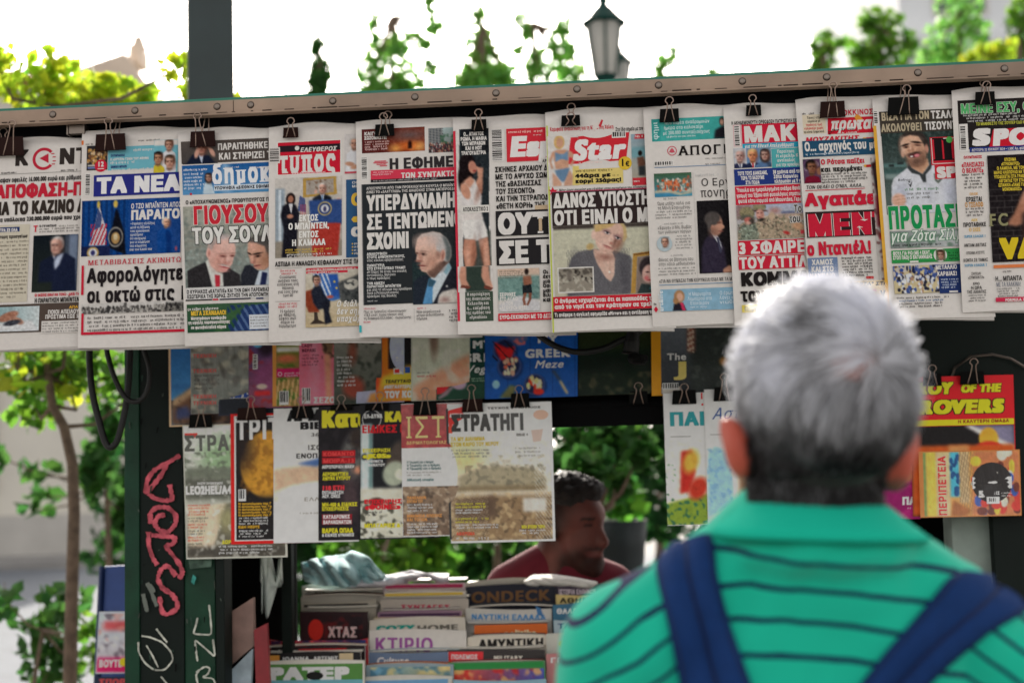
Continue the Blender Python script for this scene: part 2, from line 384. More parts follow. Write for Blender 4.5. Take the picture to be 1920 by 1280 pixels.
def blur(a, n):
    for _ in range(n):
        for ax in (0, 1):
            b = np.moveaxis(a, ax, 0); c = b.copy()
            c[1:-1] = (b[:-2]+2*b[1:-1]+b[2:])/4; c[0] = (3*b[0]+b[1])/4; c[-1] = (3*b[-1]+b[-2])/4
            a = np.moveaxis(c, 0, ax)
    return a
class Pic:
    """A printed photograph, painted as colours on a fine grid of the sheet."""
    def __init__(s, w, h, cell):
        nx = max(2, int(w/cell)+1); ny = max(2, int(h/cell)+1); s.w = w; s.h = h; s.cell = cell
        s.X, s.Y = np.meshgrid(np.linspace(0, w, nx), np.linspace(0, h, ny)); s.a = np.zeros((ny, nx, 3))
        s.rng = np.random.default_rng(int(w*7+h*13))
    def mix(s, m, col, a=1.0):
        m = np.clip(m*a, 0, 1)[..., None]; s.a = s.a*(1-m)+np.asarray(col, float)*m; return s
    def fill(s, c): s.a[:] = c; return s
    def grad(s, c1, c2, ax=1):
        t = (s.Y/s.h if ax else s.X/s.w)[..., None]; s.a = np.asarray(c1, float)*(1-t)+np.asarray(c2, float)*t; return s
    def ell(s, cx, cy, rx, ry, col, rot=0, soft=1.2, a=1.0):
        r_ = R(rot); dx = s.X-cx; dy = s.Y-cy
        u = dx*math.cos(r_)+dy*math.sin(r_); v = -dx*math.sin(r_)+dy*math.cos(r_)
        d = (np.sqrt((u/rx)**2+(v/ry)**2)-1)*min(rx, ry)
        return s.mix(0.5-d/(2*max(soft, 0.3)), col, a)
    def poly(s, pts, col, soft=0, a=1.0):
        m = np.zeros(s.X.shape); k = 0
        for ox in (-0.3, 0.3):
            for oy in (-0.3, 0.3):
                X = s.X+ox*s.cell; Y = s.Y+oy*s.cell; ins = np.zeros(X.shape, bool); n = len(pts)
                for i in range(n):
                    x1, y1 = pts[i]; x2, y2 = pts[(i+1) % n]
                    if y1 == y2: continue
                    c = ((Y < y1) != (Y < y2)) & (X < (x2-x1)*(Y-y1)/(y2-y1)+x1); ins ^= c
                m += ins; k += 1
        m /= k
        if soft: m = blur(m, int(soft))
        return s.mix(m, col, a)
    def rect(s, x, y, w, h, col, soft=0, a=1.0): return s.poly([(x, y), (x+w, y), (x+w, y+h), (x, y+h)], col, soft, a)
    def noise(s, amt, n=0):
        z = s.rng.normal(size=s.X.shape); z = blur(z, n) if n else z; z = z/(z.std()+1e-9)*amt; s.a = s.a+z[..., None]; return s
    def blotch(s, col, n=6, th=0.3, a=0.8, box=None):
        z = 0
        for q, wt in ((n, 1.0), (max(2, n//2), .5), (2, .16)):
            y = blur(s.rng.normal(size=s.X.shape), q); z = z+wt*y/(y.std()+1e-9)
        z = z/(z.std()+1e-9); m = np.clip((z-th)*.9+.15, 0, 1)
        if box: m = m*((s.X >= box[0]) & (s.Y >= box[1]) & (s.X <= box[2]) & (s.Y <= box[3]))
        return s.mix(m, col, a)
    def crowd(s, box, n, cols, r=2.0):
        for _ in range(n):
            x = s.rng.uniform(box[0], box[2]); y = s.rng.uniform(box[1], box[3]); c = cols[s.rng.integers(len(cols))]
            s.ell(x, y, r*s.rng.uniform(0.6, 1.3), r*s.rng.uniform(0.8, 1.8), c, soft=0.7)
        return s
    def stripes(s, box, per, col, ax=0, duty=0.5, a=1.0, skew=0.0):
        t = (s.X+skew*s.Y) if ax == 0 else (s.Y+skew*s.X)
        m = ((t % per) < per*duty)*((s.X >= box[0]) & (s.Y >= box[1]) & (s.X <= box[2]) & (s.Y <= box[3])); return s.mix(m.astype(float), col, a)
    def soften(s, n=1):
        for c in range(3): s.a[..., c] = blur(s.a[..., c], n)
        return s
    def bust(s, cx, cy, h, skin=(205, 160, 140), hair=(60, 50, 45), suit=(30, 32, 42), shirt=(225, 225, 230), tie=None, face=0.0, bald=0.0, long=False, light=-1, tilt=0, beard=None, smile=False):
        sk = np.array(skin, float); hr = np.array(hair, float); f = face; dk = sk*np.array([.62, .52, .5])
        if suit is not None:
            s.poly([(cx-h*1.05, cy+h*2.2), (cx-h*.98, cy+h*.98), (cx-h*.72, cy+h*.82), (cx-h*.3, cy+h*.62), (cx+h*.3, cy+h*.62), (cx+h*.72, cy+h*.82), (cx+h*.98, cy+h*.98), (cx+h*1.05, cy+h*2.2)], suit, 1)
            s.poly([(cx-h*.26, cy+h*.48), (cx+h*.26, cy+h*.48), (cx+h*.10+f*h*.1, cy+h*1.3)], shirt)
            s.poly([(cx-light*h*.2, cy+h*.7), (cx-light*h*.9, cy+h*.95), (cx-light*h*1.0, cy+h*2.2), (cx-light*h*.5, cy+h*2.2)], np.array(suit)*.6, 3, .7)
        s.poly([(cx-h*.22, cy+h*.15), (cx+h*.22, cy+h*.15), (cx+h*.22, cy+h*.6), (cx, cy+h*.74), (cx-h*.22, cy+h*.6)], sk*.72, 1)
        if tie is not None: s.poly([(cx-h*.06, cy+h*.66), (cx+h*.07, cy+h*.66), (cx+h*.1, cy+h*1.5), (cx-h*.05, cy+h*1.5)], tie)
        if long: s.ell(cx-f*h*.06, cy+h*.12, h*.46, h*.62, hr, soft=2); s.ell(cx-light*h*.3-f*h*.06, cy+h*.2, h*.18, h*.5, hr*.7, soft=3, a=.7)
        s.ell(cx-f*h*.07, cy-h*.1, h*.385, h*.45, hr, rot=tilt, soft=1.2)
        for q in (-1, 1):
            if q*f <= .25: s.ell(cx+q*h*.36+f*h*.02, cy+h*.04, h*.06, h*.11, sk*.86, soft=1)
        s.ell(cx+f*h*.05, cy-h*.06, h*.335, h*.39, sk, rot=tilt, soft=1.2); s.ell(cx+f*h*.1, cy+h*.2, h*.27, h*.31, sk, rot=tilt, soft=1.2)
        if bald < .3: s.ell(cx-f*h*.02, cy-h*.40, h*.33, h*.17, hr, rot=tilt, soft=1.4)
        else: s.ell(cx-f*h*.04, cy-h*.47, h*.28, h*.1, hr, rot=tilt, soft=2, a=.9-.5*bald)
        for q in (-1, 1):
            if q*f < .3: s.ell(cx+q*h*.34-f*h*.02, cy-h*.14, h*.065, h*.2, hr*(.95 if q == light else .7), soft=1.4)
        s.ell(cx-light*h*.3+f*h*.1, cy+h*.06, h*.17, h*.42, dk, soft=h*.13, a=.75); s.ell(cx+light*h*.1+f*h*.1, cy-h*.24, h*.18, h*.12, np.minimum(sk*1.15, 255), soft=h*.09, a=.7)
        ox = cx+f*h*.15; ey = h*.145*(1-.3*abs(f))
        for q in (-1, 1):
            ex = ox+q*ey
            s.ell(ex, cy-h*.02, h*.095, h*.055, dk, soft=h*.03, a=.75); s.ell(ex, cy-h*.005, h*.04, h*.02, (34, 28, 28), soft=.7, a=.9); s.ell(ex, cy-h*.09, h*.1, h*.022, hr*.4+sk*.2, rot=q*6, soft=.9, a=.85)
            s.ell(ex+q*h*.02, cy+h*.16, h*.07, h*.06, np.minimum(sk*1.08, 255), soft=h*.05, a=.5)
        s.ell(ox+f*h*.05-light*h*.03, cy+h*.1, h*.035, h*.11, dk, soft=h*.03, a=.55); s.ell(ox+f*h*.08, cy+h*.175, h*.065, h*.022, dk*.8, soft=.9, a=.8)
        if beard is not None: s.ell(cx+f*h*.1, cy+h*.36, h*.25, h*.17, beard, soft=h*.06, a=.85)
        s.ell(ox+f*h*.03, cy+h*.29, h*.11, h*.022, (120, 58, 56), soft=.8, a=.9)
        if smile: s.ell(ox+f*h*.03, cy+h*.295, h*.085, h*.018, (238, 230, 226), soft=.6)
        s.ell(ox, cy+h*.37, h*.09, h*.02, dk, soft=1.4, a=.6); s.ell(cx+f*h*.1, cy+h*.52, h*.2, h*.06, sk*.5, soft=h*.05, a=.7)
        return s

slope_at = lambda y: -0.048+0.014*(y-160)/460.0     # how the kiosk's level lines run in the picture
# ------------------------------------------------------------------ the kiosk
z_g = 0.0
kiosk = thing('newspaper_kiosk', 'dark green street kiosk with an aluminium roof edge, graffiti on its post', 'kiosk', KP(0.3, 0.9, -0.0))
def quadslab(mb, pts, d0, d1, col=None):      # a slab whose front outline is given by four photo points on the plane d0
    a = [KL(x, y, d0) for x, y in pts]
    bot = [KP(a_, d0, z) for a_, z in a]; top = [KP(a_, d1, z) for a_, z in a]
    n = len(pts); f = [tuple(range(n)), tuple(range(2*n-1, n-1, -1))]+[(i, n+i, n+(i+1) % n, (i+1) % n) for i in range(n)]
    return mb.add(bot+top, f, col)
ZR0 = KL(960, 172+0.5, -0.02)[1]; 
aL, zL = KL(0, 208, -0.02); aR, zR = KL(1920, 114, -0.02)
zt = (zL+zR)/2                                # top of the aluminium edge
A0, A1 = aL-0.35, aR+0.35
MB().box(A0, A1, -0.012, 1.25, zt, zt+0.006).build('roof', M['roofgreen'], kiosk)
b = MB(); b.box(A0, A1, -0.02, -0.014, zt-0.0255, zt-0.001); b.box(A0, A1, -0.026, -0.016, zt-0.0305, zt-0.0265); b.box(A0, A1, -0.0139, -0.004, zt-0.0305, zt-0.0275)
rail = b.build('fascia_rail', M['rail'], kiosk, bevel=0.0008)
b = MB(); b.box(A0, A1, -0.0185, -0.0145, zt-0.0266, zt-0.0253)
rr_ = random.Random(5); a_ = A0
while a_ < A1: L_ = rr_.uniform(0.004, 0.05); b.box(a_, a_+L_, -0.0268, -0.0262, zt-0.0272, zt-0.0262+rr_.uniform(0, .0012)); a_ += L_+rr_.uniform(0.002, 0.05)
b.build('rust_line', M['rail_dark'], rail)
b = MB(); aj = KL(437, 200, -0.02)[0]; b.box(aj, aj+0.0012, -0.0204, -0.0196, zt-0.025, zt-0.002); b.build('rail_joint', M['rail_dark'], rail)
for px, py in ((99, 214), (253, 207), (407, 201), (470, 199), (624, 191), (778, 186), (930, 179), (1082, 172), (1235, 165), (1392, 156), (1550, 145), (1721, 135), (1883, 125)):
    a_ = KL(px, py, -0.02)[0]; b = MB(); o_ = KP(a_, -0.0202, zt-0.0125)
    MB().lathe(KP(a_, -0.0201, zt-0.0128), [(0.0, 0.0008), (0.0066, 0.0008), (0.0072, 0)], 16, axis=-EY).build('washer', M['rail_dark'], rail)
    b.lathe(o_, [(0.0, 0.0022), (0.0036, 0.0021), (0.0056, 0.0014), (0.0058, 0.0009)], 14, axis=-EY)
    b.hexa([o_-EY*0.0024+EX*q[0]+np.array([0, 0, q[1]]) for q in ((-.0026, -.0006), (.0026, -.0006), (.0026, .0006), (-.0026, .0006))]+[o_-EY*0.0021+EX*q[0]+np.array([0, 0, q[1]]) for q in ((-.0026, -.0006), (.0026, -.0006), (.0026, .0006), (-.0026, .0006))])
    b.build('screw', M['steel'], rail, smooth=False)
# ceiling board, hanging board behind the newspapers
MB().box(A0, A1, 0.021, 1.24, zt-0.03, zt-0.001).build('ceiling_board', M['dark_board'], kiosk)
zb = KL(960, 330, 0.02)[1]
MB().box(A0+.02, A1-.02, 0.021, 0.034, zb, zt-0.03).build('hanging_board', M['dark_board'], kiosk)
b = MB(); a_, z_ = KL(141, 242, -0.005); b.box(a_-.014, a_+.014, -0.002, 0.02, z_-.008, z_+.008); b.box(a_-.018, a_-.015, -0.004, .02, z_-.01, z_+.01); b.box(a_+.015, a_+.018, -.004, .02, z_-.01, z_+.01); b.build('roof_bracket', M['steel'], kiosk)
# posts
DC = 0.40
def post(name, x0, x1, d0, d1, zt_, mat, ytest=900):
    a0 = KL(x0, ytest, d0)[0]; a1 = KL(x1, ytest, d0)[0]
    return MB().box(a0, a1, d0, d1, 0.0, zt_).build(name, mat, kiosk, bevel=0.002)
ztop = zt-0.03
post('post', 233, 261, DC, DC+0.05, ztop, M['paint'])
post('post_panel', 262, 344, DC+0.004, DC+0.05, ztop, M['paint_dark'])
post('post', 345, 402, DC+0.008, DC+0.06, ztop, M['paint'])
post('post', 403, 419, DC-0.002, DC+0.06, ztop, M['paint_dark'])
post('post', 1779, 1852, DC+0.05, DC+0.13, ztop, principled('worn_grey_paint', (138, 150, 142), rough=0.7, nscale=12, namt=0.3))
post('side_panel', 1856, 2060, DC+0.02, DC+0.06, ztop, M['paint_dark'])
a0 = KL(233, 900, DC)[0]; a1 = KL(2060, 900, DC)[0]
MB().box(a0-.0, a0+0.03, DC+0.061, 1.15, 0.0, ztop).build('side_wall', M['paint_dark'], kiosk)
MB().box(a1-.03, a1, DC+0.061, 1.15, 0.0, ztop).build('side_wall', M['paint_dark'], kiosk)
# shelf bars, upper panel, right-hand back board
b = MB(); z1 = KL(1130, 752, DC+.03)[1]; z0 = KL(1130, 798, DC+.03)[1]; b.box(KL(420, 780, DC+.03)[0], KL(1780, 780, DC+.03)[0], DC+.03, DC+.05, z0, z1); b.box(KL(420, 780, DC+.03)[0], KL(1780, 780, DC+.03)[0], DC+.024, DC+.03, z1-.012, z1-.004); b.build('magazine_bar', M['dark_board'], kiosk)
zq = KL(1130, 640, DC+.06)[1]
MB().box(KL(420, 780, DC+.055)[0], KL(1780, 780, DC+.055)[0], DC+.055, DC+.065, z1, zq+0.25).build('upper_board', M['dark_board'], kiosk)
MB().box(KL(1640, 780, DC+.03)[0], a1-.031, DC+.001, DC+.018, KL(1800, 965, DC)[1], zq+.25).build('inner_board', M['paint_dark'], kiosk)
MB().box(a0+.031, KL(560, 900, 1.05)[0], 1.0, 1.02, 0.0, ztop).build('back_board', M['dark_board'], kiosk)
MB().box(KL(1330, 900, 1.05)[0], a1-.031, 1.0, 1.02, 0.0, ztop).build('back_board', M['dark_board'], kiosk)
MB().box(KL(560, 900, 1.05)[0]+.002, KL(1330, 900, 1.05)[0]-.002, 1.0, 1.02, KL(900, 700, 1.0)[1], ztop).build('back_lintel', M['dark_board'], kiosk)
MB().box(a0+.031, a1-.031, DC+.09, 0.98, 0.92, 0.95).build('counter', M['paint_dark'], kiosk)
MB().box(KL(345, 900, DC)[0], KL(1856, 900, DC)[0], DC+.07, DC+.09, 0.0, 0.95).build('counter_front', M['paint_dark'], kiosk)
a_, z_ = KL(541, 1100, DC+.3); MB().box(a_-.012, a_+.012, DC+.28, DC+.31, 0.951, ztop).build('inner_post', M['paint_dark'], kiosk)
# wire arc on the right
b = MB(); pts = [U(x, y, DC-.01) for x, y in ((1780, 720), (1790, 690), (1820, 668), (1860, 664), (1895, 672), (1925, 690))]; b.tube(pts, 0.003, 6); b.build('wire_arc', M['steel'], kiosk)
# graffiti
def ribbon(mb, pts, wd, d, col):
    P = np.array(pts, float); m = []
    for i in range(len(P)-1):
        for t in np.linspace(0, 1, 6, endpoint=False): m.append(P[i]+(P[i+1]-P[i])*t)
    m.append(P[-1]); P = np.array(m)
    for _ in range(3): P[1:-1] = (P[:-2]+2*P[1:-1]+P[2:])/4
    t = np.gradient(P, axis=0); t /= np.linalg.norm(t, axis=1)[:, None]+1e-9; n = np.stack([-t[:, 1], t[:, 0]], 1)
    rg = random.Random(int(pts[0][0])); w_ = np.array([wd*rg.uniform(.6, 1.15)/2 for _ in P])[:, None]
    A = P+n*w_; B = P-n*w_; k = len(P)
    for i in range(k-1):                      # each piece a hair prouder than the last, so crossings never share a plane
        e = d-0.000008*i
        q = U(np.array([A[i, 0], A[i+1, 0], B[i+1, 0], B[i, 0]]), np.array([A[i, 1], A[i+1, 1], B[i+1, 1], B[i, 1]]), e)
        mb.add(q, [(0, 1, 2, 3)], col)
def sc(pts): return [(x/1.939, 620+y/1.939) for x, y in pts]
b = MB(); dg_ = DC-0.0008; RG = lin((206, 98, 110))
for i, pl in enumerate((sc([(655, 452), (612, 478), (560, 505), (535, 540), (528, 590), (545, 575), (590, 520), (606, 480)]), sc([(540, 590), (560, 608), (600, 618), (628, 612), (622, 585), (617, 558)]),
           sc([(548, 700), (545, 660), (570, 640), (610, 640), (640, 668), (640, 700), (615, 730), (580, 728), (560, 700), (575, 672), (600, 668)]), sc([(540, 730), (540, 780), (555, 825), (572, 850)]), sc([(550, 742), (600, 745), (640, 750), (630, 775), (600, 780), (625, 810), (655, 850), (665, 880), (650, 900)]),
           sc([(640, 890), (610, 850), (585, 865), (572, 900), (590, 935), (625, 955), (645, 985), (645, 1010), (605, 1032), (588, 1020), (580, 965)]))): ribbon(b, pl, 9.5, dg_-.0004*i, RG)
b.build('red_graffiti', M['graffiti'], kiosk)
b = MB(); WG = lin((196, 198, 186))
for i, pl in enumerate((sc([(515, 1108), (545, 1112), (590, 1130), (622, 1165), (630, 1195), (600, 1232), (560, 1232), (525, 1205), (503, 1165), (503, 1130)]), sc([(568, 1082), (590, 1110), (608, 1132)]), sc([(532, 1142), (555, 1180), (575, 1222)]), sc([(585, 1255), (610, 1285)]))): ribbon(b, pl, 3.6, dg_-.0004*i, WG)
b.build('white_graffiti', M['graffiti'], kiosk); b = MB()
dg2 = DC-.0028
for i, pl in enumerate((sc([(760, 995), (765, 1040), (770, 1104), (735, 1103), (702, 1100), (712, 1070), (718, 1042)]), sc([(718, 1200), (712, 1160), (708, 1120), (745, 1152), (782, 1185), (778, 1150), (774, 1120)]), sc([(720, 1285), (712, 1250), (722, 1235)]), sc([(712, 1240), (745, 1218), (765, 1225), (755, 1248), (735, 1258), (775, 1262), (785, 1285)]))): ribbon(b, pl, 3.6, dg2-.0004*i, WG)
b.build('white_graffiti', M['graffiti'], kiosk)
b = MB(); 
for i, pl in enumerate((sc([(535, 915), (555, 960), (570, 1000)]), sc([(545, 920), (560, 950)]), sc([(520, 955), (530, 1000), (535, 1020)]))): ribbon(b, pl, 8, dg_-.003-.001*i, lin((110, 116, 108)))
b.build('scraped_sticker', M['attr'], kiosk)

rg_ = random.Random(21); b = MB()
for _ in range(46):                           # chipped paint and scuffs on the posts
    x = rg_.uniform(236, 415); y = rg_.uniform(660, 1278); w_ = rg_.uniform(1, 3.5); h_ = rg_.uniform(2, 16); k_ = rg_.uniform(-2, 2)
    q = U(np.array([x, x+w_, x+w_*.7+k_, x+k_]), np.array([y, y+rg_.uniform(-1, 1), y+h_*.9, y+h_]), DC-.0035); b.add(q, [(0, 1, 2, 3)], lin(rg_.choice([(60, 82, 72), (44, 60, 54), (12, 20, 18), (84, 92, 84)])))
q = U(np.array([352, 398, 396, 356]), np.array([1042, 1040, 1062, 1066]), DC-.0036); b.add(q, [(0, 1, 2, 3)], lin((84, 104, 92)))
q = U(np.array([362, 368, 364, 358]), np.array([1076, 1082, 1096, 1090]), DC-.0036); b.add(q, [(0, 1, 2, 3)], lin((70, 150, 140)))
b.build('paint_scuff', M['graffiti'], kiosk)['kind'] = 'stuff'
# ------------------------------------------------------------------ binder clips
def clip(cx, w, yt, yb, loops, label, d=-0.012, brown=False, group='binder clips along the front row'):
    """loops: (x, y) tops of the wire handles, the first one in front."""
    root = thing('binder_clip', label, 'clip', U(cx, yb, d), group)
    hw = w/2; ft, fb = d-0.011, d-0.0035; k = slope_at(yt)
    P = lambda x, y, dd: U(x, y+k*(x-cx), dd)
    b = MB()
    f4 = [(cx-hw*.93, yt), (cx+hw*.93, yt), (cx+hw, yb), (cx-hw, yb)]
    for (dt, db) in ((ft, fb), (d+0.009, d+0.003)):
        fr = [P(x, y, dt if i < 2 else db) for i, (x, y) in enumerate(f4)]; bk = [p_+EY*0.0012 for p_ in fr]
        b.hexa([fr[3], fr[2], bk[2], bk[3], fr[0], fr[1], bk[1], bk[0]])
    sp = [P(cx-hw*.93, yt, ft), P(cx+hw*.93, yt, ft), P(cx+hw*.93, yt, d+.0102), P(cx-hw*.93, yt, d+.0102)]
    b.hexa([p_-np.array([0, 0, .0012]) for p_ in sp]+sp)
    b.tube([P(cx-hw, yb, fb), P(cx+hw, yb, fb)], 0.0016, 8)
    b.build('clip_body', M['clip_brown'] if brown else M['clip'], root)
    for i, (lx, ly) in enumerate(loops):
        dd = fb-0.001 if i == 0 else d+.006; dt = ft-0.002 if i == 0 else d+.012
        s_ = min(9.5, w*.3); r_ = s_*.82; ny = ly+r_*2.0
        sgn = [(lx-r_*.45, ny), (lx-r_*.95, ly+r_*1.05), (lx-r_*.75, ly+r_*.35), (lx-r_*.35, ly+.05*r_), (lx, ly), (lx+r_*.35, ly+.05*r_), (lx+r_*.75, ly+r_*.35), (lx+r_*.95, ly+r_*1.05), (lx+r_*.45, ny)]
        pts = [P(cx-s_*1.0+(lx-cx)*.35, yb, dd)]+[P(x, y, dt-.002*(ly+20-y)/20 if i == 0 else dt) for x, y in sgn]+[P(cx+s_*1.0+(lx-cx)*.35, yb, dd)]
        # smooth the wire
        q = np.array(pts); m = [q[0]]
        for j in range(len(q)-1):
            p0 = q[max(j-1, 0)]; p1 = q[j]; p2 = q[j+1]; p3 = q[min(j+2, len(q)-1)]
            for t in (0.25, .5, .75, 1.0): m.append(0.5*((2*p1)+(p2-p0)*t+(2*p0-5*p1+4*p2-p3)*t*t+(3*p1-p0-3*p2+p3)*t**3))
        MB().tube(m, 0.0011, 6).build('wire_handle', M['wire'], root, smooth=True)
    return root
clip(12, 66, 257, 291, [(22, 226), (6, 240)], 'wide dark clip on the paper with the red ring masthead, cut by the picture edge', brown=True)
clip(207, 58, 251, 281, [(203, 221), (221, 219)], 'wide brown-black clip above the navy masthead bar', brown=True)
clip(380, 48, 246, 274, [(370, 211), (388, 206)], 'wide brown-black clip over the portrait of a man raising his hands', brown=True)
clip(545, 29, 239, 257, [(545, 221)], 'small brown clip above the red rounded masthead block', brown=True)
clip(721, 37, 233, 254, [(719, 212), (727, 209)], 'black clip over a picture of a night fire')
clip(898, 29, 224, 244, [(897, 205)], 'small black clip with bright wire above the picture of the singing woman')
clip(1070, 36, 216, 235, [(1070, 211), (1071, 194)], 'black clip with spread handles above the woman in a blue swimsuit')
clip(1255, 37, 204, 228, [(1255, 182)], 'black clip in front of the teal strip')
clip(1413, 29, 197, 216, [(1411, 178)], 'small black clip above the picture of three faces')
clip(1561, 48, 190, 219, [(1562, 154), (1556, 150)], 'large brown clip with a tall wire above the flaming red masthead', brown=True)
clip(1694, 60, 182, 214, [(1700, 160), (1693, 148)], 'widest black clip, above the bearded player in the white jersey')
clip(1847, 38, 172, 195, [(1850, 153), (1845, 149)], 'black clip over green capitals on a black panel')

# ------------------------------------------------------------------ cables
def cable(label, pts, r, d, name='cable'):
    P = [U(x, y, dd if dd is not None else d) for x, y, dd in [(p + (None,))[:3] for p in pts]]
    m = []
    for j in range(len(P)-1):
        p0 = P[max(j-1, 0)]; p1 = P[j]; p2 = P[j+1]; p3 = P[min(j+2, len(P)-1)]
        for t in np.linspace(0, 1, 7, endpoint=False): m.append(0.5*((2*p1)+(p2-p0)*t+(2*p0-5*p1+4*p2-p3)*t*t+(3*p1-p0-3*p2+p3)*t**3))
    m.append(P[-1]); return tag(MB().tube(m, r, 8).build(name, M['rubber'], None, smooth=True), label, 'cable')
cable('thick black cable hanging in the longest loop beside the graffiti post', [(168, 600), (168, 680), (174, 740), (186, 790), (196, 825), (207, 838), (220, 825), (232, 780), (240, 730), (243, 680), (244, 620)], 0.0072, 0.25)
cable('black cable hanging in a shorter loop across the top of the green post', [(196, 600), (200, 655), (212, 700), (228, 735), (246, 752), (266, 748), (278, 725), (280, 690), (270, 655), (262, 610)], 0.0055, 0.22)
cable('thin black cable sagging over the blue recipe magazine', [(985, 600), (1010, 628), (1045, 650), (1085, 660), (1130, 654), (1165, 638), (1190, 628), (1225, 600)], 0.0062, 0.18)
ls = thing('lamp_socket', 'black unlit lamp socket dangling beside the orange magazine spine', 'lamp socket', U(1190, 640, .18))
MB().lathe(U(1186, 632, .18), [(0.004, .012), (0.012, .01), (0.016, -.01), (0.016, -.03), (0.019, -.034)], 16, axis=(0.15, 0, 1)).build('socket_body', M['rubber'], ls)
MB().lathe(U(1196, 670, .18), [(0.019, .006), (0.021, -.004), (0.016, -.012), (0.01, -.014)], 16, axis=(0.15, 0, 1)).build('socket_ring', M['clip'], ls)
# ------------------------------------------------------------------ the front row: newspapers hung by clips
K_ = (42, 38, 38); W_ = (226, 221, 217); RED = (206, 44, 66); NAVY = (44, 50, 112)
def newspaper(label, lt, lb, rx, extra=48, tone=(224, 218, 213), hump=4.0, seed=0):
    xt, yt = lt; xb, yb = lb; lean = (xb-xt)/(yb-yt); rng = random.Random(seed)
    ph = rng.uniform(0, 6); foldy = rng.uniform(185, 215)
    def surf(X, Y, h=0.0):
        X = np.asarray(X, float); Y = np.asarray(Y, float)
        u = (X-(xt+lean*(Y-yt)))/180.0; top = yt+slope_at(yt)*(X-xt); t = Y-top
        d = -0.010+0.013*u+0.0008*np.sin(u*4+ph+t/140.0)
        d = d + 0.016*np.clip(1-t/16.0, 0, 1)**2 + 0.007*np.clip((t-300)/110.0, 0, 1)**2*np.sin(u*2.4+ph) - 0.006*np.clip(0.22-u, 0, 1)*np.clip((t-250)/150.0, 0, 1)
        d = d - 0.003*np.exp(-((t-foldy)/75.0)**2)
        return U(X, Y, d, h)
    S = Sheet(surf, lean, slope_at)
    wd = rx-xt+extra; nx, ny = 34, 60
    def page(dd, dyb, dxr, hfac, ov=0):
        vs = []; 
        for j in range(ny+1):
            v = j/ny; v = v**1.15
            for i in range(nx+1):
                u = i/nx; x0 = xt+(wd+dxr)*u
                ytop = yt+slope_at(yt)*(x0-xt)-hump*hfac*math.sin(math.pi*min(1, u*wd/(rx-xt)))*0.9+1.5*math.sin(u*9+ph)
                ybot = yb+slope_at(yb)*(x0-xt)+dyb*u**0.6+1.0*math.sin(u*5+ph)
                y = ytop+(ybot-ytop)*v; x = x0+lean*(y-yt)
                vs.append((x, y))
        vs = np.array(vs); Wp = surf(vs[:, 0], vs[:, 1], -dd)
        return Wp, [(j*(nx+1)+i, j*(nx+1)+i+1, (j+1)*(nx+1)+i+1, (j+1)*(nx+1)+i) for j in range(ny) for i in range(nx)]
    base = surf((xt+rx)/2, (yt+yb)/2)
    root = thing('newspaper', label, 'newspaper', surf(np.array([(xb+rx)/2]), np.array([float(yb)]))[0], 'newspapers clipped along the roof edge')
    Wp, f = page(0, 0, 0, 1.0); b = MB().add(Wp, f, lin(tone)); b.build('front_page', M['print'], root, smooth=True)
    b = MB()
    for k in range(3):
        Wp, f = page(0.0022+0.002*k, rng.uniform(2, 5)+2.2*k, rng.uniform(-6, 0), 1.0-0.25*k); b.add(Wp, f, lin(np.array(tone)*(0.95-0.03*k)))
    b.build('inner_pages', M['print'], root, smooth=True)
    S.root = root; return S

# --- 1
S = newspaper('newspaper with a red ring and arrow inside its dark masthead', (-30, 266), (-45, 657), 155, seed=1)
S.text('Κ', 29, 281, 31, (60, 54, 52), w=27, off=.07); S.text('ΝΤ', 112, 278, 31, (60, 54, 52), w=58, off=.07)
S.ring(82, 298, 21, 5.5, (196, 50, 70), 40, 320); S.poly([(74, 297), (91, 288), (91, 306)], (196, 50, 70))
for a in (-30, -12, 8, 25): S.rect(82+21*math.cos(R(a))-4, 298+21*math.sin(R(a)), 6, 2, (196, 50, 70))
S.rect(0, 327, 152, 1, (150, 146, 142)); S.body(2, 323, 30, 1, 3, 4, K_); S.body(112, 318, 42, 1, 3.4, 4, K_)
S.text('ραψαν οφειλές 16.000.000 ευρώ και ρύθμισα', -4, 334, 9, K_, w=158, off=.05)
S.text('ΑΠΟΦΑΣΗ-ΠΑ', -7, 347, 26, (200, 48, 66), w=182, off=.085)
S.text('ΙΑ ΤΟ ΚΑΖΙΝΟ ΛΟ', -2, 379, 25, (62, 54, 50), w=178, off=.08)
S.text('α υπόλοιπα 230.000.000 ευρώ που χρωσ', 0, 408, 8.5, K_, w=160, off=.06)
S.rect(-40, 424, 96, 145, (208, 200, 182)); S.rect(-10, 427, 47, 9, (44, 62, 110)); S.text('ΤΡΑ ΣΕ ΟΛΑ', 0, 429, 6, W_, w=33, off=.06)
S.text('τορη προσγείωσ', 0, 441, 6.5, K_, w=52, off=.06)
S.body(-30, 453, 82, 15, 3.6, 7.4, (120, 112, 100))
S.text('Τ', 63, 423, 12, RED, w=9, off=.05, ser=True); S.text('Ο ΓΙΓΑΝΤΙΑΙΟ', 74, 422, 4, K_, w=32, off=.05); S.body(74, 428, 74, 2, 3, 5, (120, 114, 110)); S.body(108, 422, 40, 1, 3, 5, (150, 146, 140))
p = S.pic(63, 442, 84, 106); p.grad((28, 34, 40), (44, 50, 46)); p.rect(66, 0, 18, 106, (120, 134, 158), 3); p.rect(60, 0, 6, 106, (80, 88, 104), 3)
p.bust(44, 20, 31, skin=(214, 170, 155), hair=(214, 210, 208), suit=(32, 38, 58), shirt=(190, 200, 220), tie=(60, 80, 130), face=-.7, bald=.5)
p.poly([(38, 106), (36, 60), (44, 38), (62, 34), (80, 46), (84, 106)], (34, 40, 62), 1); p.poly([(40, 50), (46, 40), (58, 34), (50, 56), (42, 66)], (190, 200, 222), 1); p.soften(1)
